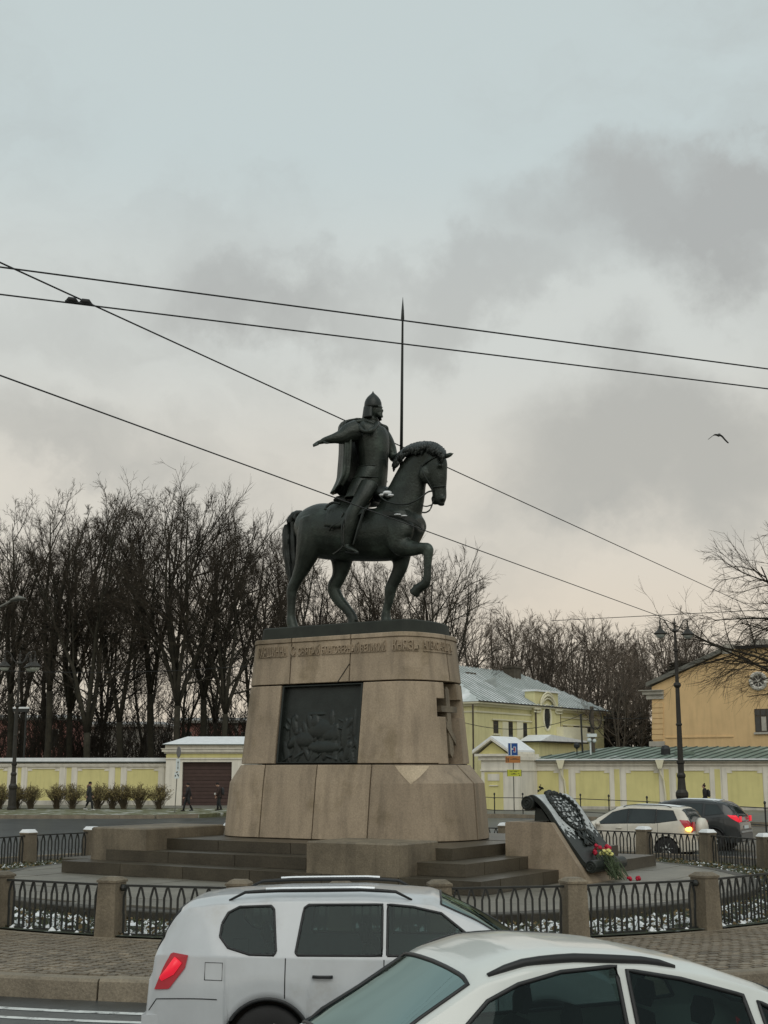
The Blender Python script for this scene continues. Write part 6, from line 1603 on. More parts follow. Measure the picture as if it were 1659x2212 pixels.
        for poly, mt_ in S['lamps']:
            m = MB(); side_patch_low(m, poly, sg, .012)
            xr = x0 - .006; zs = [p[1] for p in poly]; w_ = W(x0) * .97
            if not S.get('nobox'): m.box(xr - .006, x0 + .03, min(sg * w_, sg * (w_ - .2)), max(sg * w_, sg * (w_ - .2)), lerp(min(zs), max(zs), .15), lerp(min(zs), max(zs), .85))
            m.build('tail_lamp', M[mt_], root, local=True, smooth_=False)
        m = MB(); zh = ztop(x1 - .2) - .14; w_ = W(x1); m.box(x1 - .22, x1 + .008, min(sg * .42, sg * (w_ + .01)), max(sg * .42, sg * (w_ + .01)), zh - .1, zh + .05); m.build('headlight', M['lampglass'], root, local=True)
        for wx in WB:
            y_ = sg * (W(wx) - .11); Mx = Matrix.Translation((wx, y_, Rw)) @ Matrix.Rotation(math.pi / 2, 4, 'X')
            m = MB(); m.lathe([(Rw * .62, -.1), (Rw * .93, -.11), (Rw, -.07), (Rw, .07), (Rw * .93, .11), (Rw * .62, .1)], n=28, M=Mx); wh = m.build('wheel', M['tyre'], root, smooth_=True, local=True)
            m = MB(); so = sg * .075
            m.lathe([(Rw * .64, -.085), (Rw * .6, -.06), (Rw * .6, .06), (Rw * .64, .085)], n=24, M=Mx)
            m.lathe([(.02, -.02), (Rw * .6, -.02), (Rw * .6, .02), (.02, .02)], n=20, M=Mx)
            for k in range(7):
                a = k * 2 * math.pi / 7 + .3; c_, s_ = math.cos(a), math.sin(a)
                m.tube([(wx + .04 * c_, y_ + so, Rw + .04 * s_), (wx + Rw * .6 * c_, y_ + so * .95, Rw + Rw * .6 * s_)], [.05, .035], n=5)
            m.build('rim', M['rim'], wh, local=True)
            m = MB(); m.lathe([(Rw + .05, -.12), (Rw + .05, .02), (.02, .02)] if sg > 0 else [(Rw + .05, .12), (Rw + .05, -.02), (.02, -.02)], n=24, M=Matrix.Translation((wx, sg * (W(wx) - .26), Rw)) @ Matrix.Rotation(math.pi / 2, 4, 'X')); m.build('arch_lining', M['core'], root, local=True)
    m = MB(); m.box(x0 - .03, x0 + .12, -.78, .78, .34, .58); m.build('rear_bumper', S.get('bumper', M['trim']), root, local=True)
    m = MB(); zpl = S.get('platez', .75); m.box(x0 - .02, x0 - .004, -.26, .26, zpl, zpl + .11); m.build('number_plate', M[S.get('platemat', 'signwhite')], root, local=True)
    m = MB(); m.box(x1 - .05, x1 + .012, -.45, .45, .45, .62); m.build('grille', M['trim'], root, local=True)
    return root, surf
ZR = -.10
# silver-white crossover driving right, with a lit red lamp, in front of the monument
du = dict(clear=1, keys=[(-2.17, .55), (-2.16, .98), (-2.11, 1.12), (-1.95, 1.46), (-1.84, 1.56), (-1.6, 1.60), (-1.0, 1.642), (-.2, 1.655), (.45, 1.61), (.85, 1.42), (1.32, 1.13), (1.75, 1.05), (2.05, .92), (2.15, .7), (2.17, .5)],
          w=.90, wr=.66, belt=(1.10, 1.05), wheels=(-1.04, 1.45), rw=.34, paint=M['car_silver'],
          windows=[[(-1.50, 1.26), (-1.42, 1.17), (-1.22, 1.115), (-1.0, 1.11), (-.98, 1.14), (-1.02, 1.49), (-1.05, 1.52), (-1.34, 1.51), (-1.44, 1.46), (-1.49, 1.37)], [(-.80, 1.13), (-.78, 1.11), (-.02, 1.11), (-.02, 1.535), (-.70, 1.53), (-.74, 1.50)], [(.03, 1.11), (.94, 1.10), (.97, 1.12), (.52, 1.46), (.26, 1.515), (.03, 1.535)]],
          wind=(.52, 1.22), rear=(-2.10, -1.91), seams=[-.89, .0, 1.02], handles=[(-.55, .93), (.32, .92)], mirror=(.82, 1.1), rails=(-1.45, .25), railh=.07, railr=.022, nobox=1, lamps=[([(-2.09, .80), (-1.95, .81), (-1.80, 1.0), (-1.78, 1.10), (-1.94, 1.12), (-2.01, 1.0)], 'redoff')], handlemat=M['trim'], platemat='plate', mirrormat=M['trim'], platez=.62, bumper=M['car_silver'])
car1, surf1 = make_car('crossover_car', 'silver white crossover with black roof rails driving right below the monument', (.03, 13.1, ZR), math.radians(-2), du)
for sg in (-1, 1):
    m = MB(); q_ = [(-1.62, .44), (-1.62, .56), (-1.46, .56), (-1.46, .44), (-1.62, .44)]; m.tube([surf1(x, t, .001, sg) for x, t in q_], .004, n=4); m.tube([surf1(x, .30 + .02 * math.sin(x * 3), .001, sg) for x in np.linspace(-2.14, -1.5, 10)], .005, n=4); m.build('panel_gap', M['trim'], car1, local=True)
    m = MB(); m.tube([surf1(-2.03, .43, .012, sg), surf1(-1.94, .49, .012, sg), surf1(-1.87, .57, .012, sg)], [.025, .05, .05], n=6); m.build('lit_lens', M['red'], car1, smooth_=True, local=True)
m = MB()
for sg in (-1, 1): m.tube([surf1(x, .88, .088, sg) for x in np.linspace(-1.1, -.1, 8)], .016, n=5)
m.build('rail_silver_strip', M['chrome'], car1, local=True)  # silver strip along the top of the black roof rails
# big white car cut by the lower right corner, driving left
wh = dict(clear=1, frame_r=.015, keys=[(-2.15, .6), (-2.13, .98), (-2.02, 1.10), (-1.82, 1.24), (-1.45, 1.43), (-1.05, 1.565), (-.6, 1.66), (-.1, 1.70), (.2, 1.69), (.50, 1.61), (.8, 1.42), (1.30, 1.10), (1.75, 1.0), (2.05, .88), (2.18, .66), (2.2, .5)],
          w=.90, wr=.66, belt=(1.08, 1.0), wheels=(-1.3, 1.36), rw=.33, paint=M['car_white'],
          windows=[[(-.37, 1.08), (.90, 1.05), (.86, 1.12), (.48, 1.44), (.28, 1.52), (.0, 1.575), (-.37, 1.59)], [(-1.24, 1.10), (-.44, 1.08), (-.44, 1.565), (-.8, 1.50), (-1.22, 1.385)], [(-1.60, 1.14), (-1.32, 1.11), (-1.32, 1.345), (-1.5, 1.26)]],
          wind=(.56, 1.22), rear=(-1.98, -1.52), seams=[-1.28, -.40, 1.05], handles=[(-1.15, .92), (-.18, .90)], mirror=(.92, 1.06), rails=(-.80, .44), railh=.012, railr=.032, railt=.875, lamps=[([(-2.18, .78), (-2.0, .80), (-1.9, 1.0), (-2.05, 1.02)], 'redoff')], trimsill=0, archtrim=0, bumper=M['car_white'])
car2, surf2 = make_car('estate_car', 'large white car with black roof strips cut off by the bottom right corner', (.84, 8.72, ZR), math.radians(198), wh)
# cream crossover with a spare wheel, brake lamp lit amber
ra = dict(keys=[(-2.1, .6), (-2.09, 1.0), (-2.02, 1.14), (-1.82, 1.52), (-1.66, 1.62), (-1.0, 1.68), (-.2, 1.69), (.4, 1.63), (.8, 1.42), (1.28, 1.13), (1.75, 1.02), (2.05, .88), (2.18, .68), (2.2, .5)],
          w=.90, wr=.64, belt=(1.16, 1.02), wheels=(-1.28, 1.30), rw=.35, paint=M['car_cream'],
          windows=[[(-1.62, 1.24), (-1.05, 1.15), (-.98, 1.15), (-.98, 1.52), (-1.45, 1.50)], [(-.92, 1.14), (-.06, 1.12), (-.06, 1.54), (-.92, 1.53)], [(0., 1.12), (1.0, 1.08), (.5, 1.42), (.25, 1.50), (0., 1.54)]],
          wind=(.48, 1.20), rear=(-2.01, -1.76), seams=[-1.02, -.03, 1.0], handles=[(-.75, .98), (.25, .96)], mirror=(.92, 1.08), rails=(-1.4, .2), railh=.05, lamps=[([(-2.09, .86), (-1.86, 1.02), (-1.70, 1.24), (-1.95, 1.22), (-2.07, 1.1)], 'redoff')], trimsill=0, archtrim=0, bumper=M['car_cream'])
def carpos(u, y): return ux(u, y) * .985
c3, surf3 = make_car('crossover_car', 'dirty cream crossover with spare wheel on its tailgate behind the far railing', (carpos(1378, 42.8), 42.8, ZR), math.radians(149), ra, 'cars on the far side of the ring')
m = MB(); Mx = Matrix.Translation((-2.2, .12, .95)) @ Matrix.Rotation(math.pi / 2, 4, 'Y'); m.lathe([(.02, -.13), (.24, -.13), (.33, -.09), (.35, 0), (.35, .1)], n=26, M=Mx); m.build('spare_wheel_cover', M['car_cream'], c3, smooth_=True, local=True)
m = MB(); m.ball((-2.03, .80, .97), (.06, .10, .07), 8, 6); m.build('indicator_lamp', M['amber'], c3, smooth_=True, local=True)
m = MB(); m.ball((-2.0, .86, .97), (.1, .05, .06), 8, 6); m.build('indicator_lamp', M['amber'], c3, smooth_=True, local=True)
da = dict(keys=[(-2.3, .6), (-2.29, 1.0), (-2.2, 1.18), (-1.9, 1.55), (-1.7, 1.68), (-1.0, 1.75), (-.2, 1.76), (.5, 1.68), (.9, 1.48), (1.4, 1.18), (1.9, 1.06), (2.2, .9), (2.3, .7), (2.32, .5)],
          w=.94, wr=.67, belt=(1.18, 1.06), wheels=(-1.38, 1.42), rw=.37, paint=M['car_black'],
          windows=[[(-1.75, 1.27), (-1.1, 1.19), (-1.1, 1.57), (-1.5, 1.55)], [(-1.0, 1.18), (-.08, 1.17), (-.08, 1.61), (-1.0, 1.59)], [(0., 1.17), (1.08, 1.13), (.55, 1.50), (.25, 1.57), (0., 1.61)]],
          wind=(.6, 1.32), rear=(-2.19, -1.86), seams=[-1.06, -.04, 1.1], handles=[(-.8, 1.0), (.25, .98)], mirror=(1.0, 1.12), rails=(-1.5, .3), railh=.05, railmat=M['chrome'], lamps=[([(-2.29, .95), (-2.0, 1.12), (-1.88, 1.22), (-2.2, 1.2)], 'red')], handlemat=M['car_black'], mirrormat=M['car_black'], bumper=M['car_black'], trimsill=0)
c4, surf4 = make_car('crossover_car', 'dark grey crossover with lit red tail lamp just right of the cream car', (carpos(1478, 48.0), 48.0, ZR), math.radians(150), da, 'cars on the far side of the ring')
m = MB(); m.box(-2.34, -2.28, -.7, .7, .62, .68); m.build('bumper_strip', M['chrome'], c4, local=True)
m = MB()
for y0_ in (-.35, -.2, -.05, .1, .25): m.box(-2.31, -2.285, y0_, y0_ + .1, 1.0, 1.04)
m.build('tailgate_badge', M['chrome'], c4, local=True)
# thin snow left on two roofs
for c_, sf, xs_, nm in ((c4, surf4, (-1.5, .2), 'roof_snow'), (c3, surf3, (-1.6, .3), 'roof_snow')):
    m = MB(); rows = []
    for x in np.linspace(*xs_, 14): rows.append([sf(x, t, .012, -1) for t in np.linspace(.93, 1, 6)] + [sf(x, t, .012, 1) for t in np.linspace(1, .93, 6)[1:]])
    m.grid(rows); m.build(nm, M['snow'], c_, smooth_=True, local=True)
# ------------------------------------------------------------------ people
def person(label, loc, yaw, h, coat, coat_len, hat=None, hair=None, shoes='shoe', stride=.28, lean=0., headdown=0., extra=None, arm='swing', group='people walking on the far pavement'):
    t = thing('person', label, 'person', loc, yaw, group); k = h / 1.76
    V = lambda x, y, z: Vector((x + lean * max(0, z - .9), y, z)) * k
    b = MB(); ex = MB(); Y = (0, 1, 0)
    hip, sh = .93, 1.44
    b.tube([V(0, 0, .86), V(0, 0, 1.0), V(0, 0, 1.2), V(0, 0, 1.38), V(0, 0, 1.46), V(0, 0, 1.5)], [(.10 * k, .15 * k), (.105 * k, .15 * k), (.11 * k, .16 * k), (.11 * k, .19 * k), (.08 * k, .15 * k), (.05 * k, .06 * k)], n=14, side=Y)
    b.tube([V(.01, 0, 1.46), V(.03, 0, 1.58)], .052 * k, n=10)
    hx_ = .04 + headdown * .06; b.ball(V(hx_, 0, 1.645 - headdown * .02), (.098 * k, .076 * k, .118 * k), 12, 9)
    b.ball(V(hx_ + .1, 0, 1.63), (.022 * k, .018 * k, .03 * k), 6, 5)
    for sg in (-1, 1): b.ball(V(hx_ - .01, sg * .077, 1.64), (.02 * k, .014 * k, .03 * k), 6, 5)
    legs = []
    for sg, f in ((-1, 1), (1, -1)):
        fx = stride * f; kx = stride * f * .55 + (.06 if f > 0 else .07)
        zf = .09 if f > 0 else .12
        leg = [V(0, sg * .09, .92), V(kx * .5, sg * .09, .72), V(kx, sg * .09, .50), V(lerp(kx, fx, .5), sg * .09, .3), V(fx, sg * .09, zf)]
        b.tube(leg, [.095 * k, .082 * k, .06 * k, .055 * k, .04 * k], n=10); b.tube([V(fx - .05, sg * .09, zf - .04), V(fx + .05, sg * .09, zf - .05), V(fx + .17, sg * .095, zf - .065)], [.04 * k, .04 * k, .025 * k], n=8)
        legs.append((leg, fx, zf, sg))
    arms = []
    for sg, f in ((-1, -1), (1, 1)):
        if arm == 'hold' and sg == -1: pts = [V(0, sg * .2, 1.4), V(-.02, sg * .25, 1.13), V(.2, sg * .2, 1.0)]
        elif arm == 'pocket': pts = [V(0, sg * .2, 1.4), V(-.06, sg * .27, 1.13), V(.08, sg * .2, .96)]
        else: pts = [V(0, sg * .2, 1.4), V(f * .06 - .02, sg * .245, 1.14), V(f * .16 + .03, sg * .235, .9)]
        b.tube([pts[0], (pts[0] + pts[1]) / 2, pts[1], (pts[1] + pts[2]) / 2, pts[2]], [.05 * k, .047 * k, .04 * k, .036 * k, .026 * k], n=9)
        d = (pts[2] - pts[1]).normalized(); p = pts[2]
        b.tube([p, p + d * .05 * k, p + d * .09 * k], [(.02 * k, .034 * k), (.018 * k, .042 * k), (.015 * k, .036 * k)], n=8, side=(1, 0, 0))
        for j in range(4):
            q = p + d * .085 * k + Vector((-.03 + .02 * j, 0, 0)) * k; L_ = (.062, .072, .068, .052)[j] * k
            ex.tube([q, q + d * L_ * .6, q + d * L_ + Vector((0, -sg * .018, 0)) * k], [.009 * k, .008 * k, .006 * k], n=5)
        ex.tube([p + d * .02 * k + Vector((.035, 0, 0)) * k, p + d * .06 * k + Vector((.055, 0, 0)) * k, p + d * .085 * k + Vector((.055, 0, 0)) * k], [.011 * k, .009 * k, .007 * k], n=5)
        arms.append((pts, sg))
    me = b.mesh('body'); ob = bpy.data.objects.new('body', me); C.objects.link(ob); r = ob.modifiers.new('r', 'REMESH'); r.mode = 'VOXEL'; r.voxel_size = .02 * k; s_ = ob.modifiers.new('s', 'SMOOTH'); s_.iterations = 2
    dg = bpy.context.evaluated_depsgraph_get(); dg.update(); me2 = bpy.data.meshes.new_from_object(ob.evaluated_get(dg)); bpy.data.objects.remove(ob)
    bb = MB(); bb.v = [tuple(v.co) for v in me2.vertices]; bb.f = [tuple(p.vertices) for p in me2.polygons]; bb.add(ex.v, ex.f); bb.build('body', M['skin'], t, smooth_=True, local=True, normals=False)
    c = MB(); zc = coat_len; fl = .03 if zc < .7 else 0
    c.tube([V(0, 0, zc), V(0, 0, (zc + 1.0) / 2), V(0, 0, 1.05), V(0, 0, 1.25), V(0, 0, 1.4), V(.0, 0, 1.48), V(.015, 0, 1.53)], [((.15 + fl * 2) * k, (.19 + fl) * k), (.145 * k, .19 * k), (.135 * k, .18 * k), (.145 * k, .2 * k), (.14 * k, .225 * k), (.1 * k, .16 * k), (.07 * k, .075 * k)], n=18, side=Y)
    for pts, sg in arms: c.tube([pts[0] + Vector((0, -sg * .03 * k, .01)), (pts[0] + pts[1]) / 2, pts[1], (pts[1] + pts[2]) / 2, pts[2] - (pts[2] - pts[1]).normalized() * .01], [.072 * k, .068 * k, .06 * k, .055 * k, .048 * k], n=10)
    c.build('coat', coat, t, smooth_=True, local=True)
    for leg, fx, zf, sg in legs:
        c = MB(); c.tube(leg, [.105 * k, .095 * k, .075 * k, .072 * k, .062 * k], n=10); c.build('trouser_leg', M['trouser'], t, smooth_=True, local=True)
        c = MB(); c.tube([V(fx - .085, sg * .09, zf - .045), V(fx + .02, sg * .09, zf - .03), V(fx + .1, sg * .092, zf - .055), V(fx + .19, sg * .095, zf - .07)], [(.04 * k, .042 * k), (.055 * k, .048 * k), (.04 * k, .05 * k), (.022 * k, .035 * k)], n=10, side=Y); c.build('shoe', M[shoes], t, smooth_=True, local=True)
    if hat: 
        c = MB(); c.ball(V(hx_ - .008, 0, 1.695 - headdown * .02), (.112 * k, .09 * k, .1 * k), 12, 8); c.build('cap', M['hat'], t, smooth_=True, local=True)
    if hair:
        c = MB(); c.ball(V(hx_ - .025, 0, 1.675), (.105 * k, .088 * k, .108 * k), 12, 8)
        if hair == 'bun': c.ball(V(hx_ - .06, 0, 1.80), .045 * k, 8, 6)
        c.build('hair', M['hair'], t, smooth_=True, local=True)
    if extra == 'backpack':
        c = MB(); c.tube([V(-.2, 0, 1.0), V(-.22, 0, 1.05), V(-.23, 0, 1.35), V(-.19, 0, 1.45)], [(.06 * k, .1 * k), (.1 * k, .14 * k), (.1 * k, .13 * k), (.05 * k, .09 * k)], n=12, side=Y); c.build('backpack', M['coat_grey'], t, smooth_=True, local=True)
    if extra == 'hood':
        c = MB(); c.tube([V(-.12, 0, 1.40), V(-.11, 0, 1.5), V(-.07, 0, 1.62)], [(.05 * k, .12 * k), (.075 * k, .12 * k), (.03 * k, .08 * k)], n=10, side=Y); c.build('hood', M['bag'], t, smooth_=True, local=True)
    return t, V, arms
y = 86.5; person('person in a long dark coat and dark cap with pale shoes walking past the hedge', (ux(195, y), y, .10), math.radians(8), 1.80, M['coat_grey'], .52, hat=True, shoes='shoe_white', extra='hood', stride=.24)
y = 84.5; person('person in a dark jacket and flat cap walking left in front of the brown gate', (ux(408, y), y, .10), math.radians(176), 1.74, M['coat_dark'], .80, hat=True, stride=.30)
y = 86.0; tt_, V_, arms_ = person('person with a backpack and bowed head holding a paper beside the pedestal edge', (ux(476, y), y, .10), math.radians(180), 1.76, M['coat_brown'], .78, hat=True, headdown=1.0, lean=.1, extra='backpack', arm='hold', stride=.12)
p = arms_[0][0][2]; m = MB(); m.box(p.x + .06, p.x + .16, p.y - .07, p.y + .07, p.z - .01, p.z + .1); o = m.build('folded_paper', M['paper'], None, local=False)
wm = PM[tt_]; o.location = wm @ Vector((p.x + .12, p.y, p.z)); o.rotation_euler = (0, 0, math.pi); tag(o, 'small white paper held by the person with bowed head', 'paper')
y = 80.; person('person with hair in a top bun seen over the roof of the dark grey car', (ux(1521, y), y, .10), math.radians(176), 1.72, M['coat_dark'], .6, hair='bun', extra='backpack', stride=.25, lean=.05)
# ------------------------------------------------------------------ street lamps
def cur(pts, n): return sample([Vector(p) for p in pts], n)
def lantern(t, c, s, name='lantern'):
    m = MB(); x, y, z = c
    m.lathe([(.03 * s, .62 * s), (.06 * s, .58 * s), (.03 * s, .52 * s), (.05 * s, .44 * s), (.09 * s, .40 * s), (.06 * s, .33 * s), (.16 * s, .22 * s), (.27 * s, .10 * s), (.34 * s, .06 * s), (.36 * s, .02 * s), (.30 * s, .0)][::-1], c=c, n=14)
    o = m.build(name, M['lamp_iron'], t, smooth_=True)
    g_ = MB(); g_.lathe([(.03 * s, -.20 * s), (.14 * s, -.17 * s), (.22 * s, -.09 * s), (.25 * s, -.005)], c=c, n=14); g_.build('lamp_globe', M['lampglass'], o, smooth_=True)
def street_lamp(label, base, ztop, s, heads, group):
    x, y, z = base; t = thing('street_lamp', label, 'street lamp', base, 0, group); H = ztop - z
    m = MB(); prof = [(.32, 0), (.32, .15), (.27, .2), (.25, 1.3), (.29, 1.42), (.29, 1.56), (.2, 1.7), (.165, 2.2), (.2, 2.28), (.2, 2.36), (.15, 2.45)]
    m.lathe([(r, h) for r, h in prof], c=base, n=16); m.build('base', M['lamp_iron'], t, smooth_=False)
    m = MB(); z0 = z + 2.45
    hs = [(0, .125), (.06, .13), (.07, .17), (.085, .17), (.09, .12), (.33, .1), (.335, .13), (.345, .13), (.35, .1), (.60, .085), (.61, .14), (.62, .16), (.635, .14), (.64, .08), (.86, .065), (.865, .1), (.88, .1), (.885, .06), (1.0, .05)]
    m.lathe([(r * 1.12, (ztop - z0 - .9 * s) * f) for f, r in hs], c=(x, y, z0), n=12); m.build('shaft', M['lamp_iron'], t, smooth_=False)
    m = MB(); zt = ztop - .9 * s; m.lathe([(.05 * s, 0), (.17 * s, .06 * s), (.19 * s, .12 * s), (.1 * s, .2 * s), (.05 * s, .3 * s), (.09 * s, .42 * s), (.05 * s, .5 * s), (.13 * s, .6 * s), (.04 * s, .64 * s), (.03 * s, .74 * s), (.045 * s, .78 * s), (.01 * s, .9 * s)], c=(x, y, zt), n=12); m.build('finial', M['lamp_iron'], t, smooth_=True)
    for a in heads:
        d = Vector((math.cos(a), math.sin(a), 0)); P = Vector((x, y, zt))
        pts = [P + Vector((0, 0, .1 * s)), P + d * .22 * s + Vector((0, 0, .16 * s)), P + d * .42 * s + Vector((0, 0, .38 * s)), P + d * .58 * s + Vector((0, 0, .68 * s)), P + d * .78 * s + Vector((0, 0, .84 * s)), P + d * .92 * s + Vector((0, 0, .78 * s)), P + d * .92 * s + Vector((0, 0, .60 * s))]
        m = MB(); m.tube(cur(pts, 22), .035 * s, n=6); q = P + d * .42 * s + Vector((0, 0, .30 * s)); m.tube(cur([q, q + d * .12 * s + Vector((0, 0, .05 * s)), q + d * .14 * s + Vector((0, 0, .15 * s)), q + d * .05 * s + Vector((0, 0, .14 * s))], 8), .02 * s, n=5)
        m.build('arm', M['lamp_iron'], t, smooth_=True); c = P + d * .92 * s; lantern(t, (c.x, c.y, zt - .12 * s), s * 1.2)
    return t
y = 60.5; street_lamp('tall dark ornate street lamp with two hanging lanterns on the right', (ux(1471, y), y, .09), aty(1446, 1335, y).z, .76, (math.radians(185), math.radians(20)), 'ornate street lamps')
t5 = None
y = 88.5; xx = ux(30, y); street_lamp('tall dark ornate street lamp with three lanterns at the left edge', (xx, y, .08), aty(42, 1405, y).z, 1.12, (math.radians(180), math.radians(60), math.radians(0)), 'ornate street lamps')
# raised verge under the two lamps is the pavement; modern lamp head at the far left
y = 55.; a = aty(-20, 1322, y); b = aty(0, 1311, y); c = aty(28, 1296, y); d = aty(54, 1293, y)
t = thing('modern_street_lamp', 'flat modern street lamp head on a thin arm at the far left edge', 'street lamp', (aty(-90, 1700, y).x, y, -.1), 0)
m = MB(); px0 = aty(-90, 1700, y).x; m.tube(cur([(px0, y, -.1), (px0, y, 5), (px0, y, a.z - 1.6), (lerp(px0, a.x, .6), y, a.z - .2), tuple(b), tuple(c)], 24), [.11] * 10 + [.05] * 14, n=8); m.build('pole', M['pole'], t, smooth_=True)
m = MB(); m.tube([c - Vector((.1, 0, .02)), c + Vector((.15, 0, .04)), (c + d) / 2 + Vector((0, 0, .05)), d], [(.06, .08), (.11, .2), (.11, .22), (.04, .12)], n=10, side=(0, 1, 0)); m.build('lamp_head', M['pole'], t, smooth_=True)
# ------------------------------------------------------------------ signs
def box_part(name, m_, t, x0, x1, y0, y1, z0, z1):
    b = MB(); b.box(x0, x1, y0, y1, z0, z1); return b.build(name, m_, t)
ys = 83.0; X = lambda u: aty(u, 1650, ys).x; Zs = lambda v: aty(1108, v, ys).z
t = thing('road_sign', 'blue road sign over orange and yellow plates on a thin pole beside the gate pavilion', 'road sign', (X(1109), ys, .09), 0)
m = MB(); m.tube([(X(1109), ys + .05, .0), (X(1109), ys + .05, Zs(1606))], .035, n=8); m.build('pole', M['pole'], t)
k = 1 / 8.295 / 1.794; U = lambda a: (1900 + a / 8.295) / 1.794; Vv = lambda b: (2850 + b / 8.295) / 1.794
o = box_part('blue_plate', M['signblue'], t, X(U(575)), X(U(888)), ys - .02, ys, Zs(Vv(650)), Zs(Vv(250)))
m = MB()
def mk_(a0, a1, b0, b1, mb, yy): mb.box(X(U(a0)), X(U(a1)), yy - .004, yy, Zs(Vv(b1)), Zs(Vv(b0)))
mk_(660, 690, 258, 648, m, ys - .021); mk_(690, 752, 420, 458, m, ys - .021); mk_(575, 588, 258, 648, m, ys - .021); mk_(750, 832, 362, 380, m, ys - .021); mk_(750, 832, 528, 545, m, ys - .021); mk_(815, 832, 380, 528, m, ys - .021); mk_(750, 770, 380, 395, m, ys - .021); mk_(750, 770, 512, 528, m, ys - .021); mk_(575, 888, 640, 652, m, ys - .021)
m.build('white_road_symbol', M['signwhite'], o); m = MB(); mk_(772, 803, 395, 505, m, ys - .021); m.build('red_bar', M['signred'], o)
o = box_part('orange_plate', M['signorange'], t, X(U(490)), X(U(968)), ys - .02, ys, Zs(Vv(880)), Zs(Vv(665)))
m = MB()
for (a0, a1, b0, b1) in ((548, 600, 735, 770), (560, 590, 770, 850), (640, 930, 760, 775), (720, 850, 735, 750), (505, 525, 690, 850)): mk_(a0, a1, b0, b1, m, ys - .021)
m.build('dark_print', M['winwood'], o)
o = box_part('yellow_plate', M['signyellow'], t, X(U(535)), X(U(1000)), ys - .02, ys, Zs(Vv(1315)), Zs(Vv(1100)))
m = MB()
for i, (a0, a1, b0, b1) in enumerate(((600, 930, 1135, 1150), (640, 700, 1160, 1172), (760, 860, 1160, 1172), (660, 840, 1235, 1252), (720, 790, 1215, 1230), (880, 925, 1215, 1230), (915, 945, 1270, 1300), (540, 550, 1105, 1310), (985, 998, 1105, 1310))): mk_(a0, a1, b0, b1, m, ys - .021)
m.build('dark_print', M['signdark'], o)
ys = 82.5; X = lambda u: aty(u, 1700, ys).x; Zs = lambda v: aty(384, v, ys).z
kx = lambda a: (600 + a / 4.608) / 1.794; kv = lambda b: (2850 + b / 4.608) / 1.794
t = thing('road_sign', 'round road sign seen edge on above two small white plates left of the brown gate', 'road sign', (X(kx(368)), ys, .07), 0)
m = MB(); m.tube([(X(kx(366)), ys + .05, 0), (X(kx(404)), ys + .05, Zs(kv(200)))], .03, n=8); m.build('pole', M['pole'], t)
m = MB(); Mx = Matrix.Translation((X(kx(408)), ys, Zs(kv(298)))) @ Matrix.Rotation(math.radians(-60), 4, 'Z') @ Matrix.Rotation(math.pi / 2, 4, 'X'); m.lathe([(.02, -.015), (.35, -.015), (.35, .015), (.02, .015)], n=28, M=Mx)
m.build('round_plate', M['signgrey'], t)
o = box_part('arrow_plate', M['signwhite'], t, X(kx(365)), X(kx(440)), ys - .02, ys, Zs(kv(640)), Zs(kv(415)))
m = MB(); 
def tri_(mb, pts): mb.prism([(X(kx(a)), ys - .022, Zs(kv(b))) for a, b in pts], (0, -.004, 0))
tri_(m, ((403, 450), (416, 492), (390, 492))); tri_(m, ((390, 572), (416, 572), (403, 612))); m.box(X(kx(399)), X(kx(407)), ys - .026, ys - .022, Zs(kv(575)), Zs(kv(490))); m.build('black_arrow', M['signdark'], o)
o = box_part('time_plate', M['signwhite'], t, X(kx(345)), X(kx(432)), ys - .02, ys, Zs(kv(770)), Zs(kv(655)))
m = MB(); m.box(X(kx(352)), X(kx(372)), ys - .026, ys - .022, Zs(kv(735)), Zs(kv(705))); tri_(m, ((388, 685), (408, 685), (428, 725), (412, 735))); m.box(X(kx(370)), X(kx(400)), ys - .026, ys - .022, Zs(kv(668)), Zs(kv(655))); m.build('black_symbol', M['signdark'], o)
# ------------------------------------------------------------------ pedestrian guard rail on the right
rail_pts = [(1040, 82.0), (1067, 79.6), (1128, 79.2), (1190, 77.5), (1252, 76.5), (1313, 73.5), (1395, 69.5), (1475, 65.5), (1560, 61.5), (1648, 58.0), (1745, 55.0)]
rp = [Vector((ux(u, y_) * 1.0, y_, .09)) for u, y_ in rail_pts]
for i, (a, b) in enumerate(zip(rp, rp[1:])):
    t = thing('guard_rail', 'black pedestrian guard rail section %s' % ['half hidden by the right side of the pedestal', 'between the pedestal and the scroll, below the yellow plate', 'behind the bronze scroll volute', 'just right of the bronze scroll', 'between the bronze scroll and the bonnet of the cream car', 'behind the windscreen of the cream car', 'behind the middle of the cream car', 'behind the dark grey car', 'right of the dark grey car', 'cut by the right edge of the picture'][i], 'railing', tuple((a + b) / 2), 0, 'black guard rail along the right pavement')
    m = MB(); m.tube([b + Vector((0, 0, -.1)), b + Vector((0, 0, 1.12))], .035, n=6); m.ball(b + Vector((0, 0, 1.17)), (.06, .06, .08), 8, 6); m.lathe([(.06, 0), (.06, .05), (.035, .08)], c=tuple(b + Vector((0, 0, .9))), n=8); m.build('post', M['iron'], t)
    for zz_ in (.95, .22):
        m = MB(); m.tube([a + Vector((0, 0, zz_)), b + Vector((0, 0, zz_))], .022, n=5); m.build('rail', M['iron'], t)
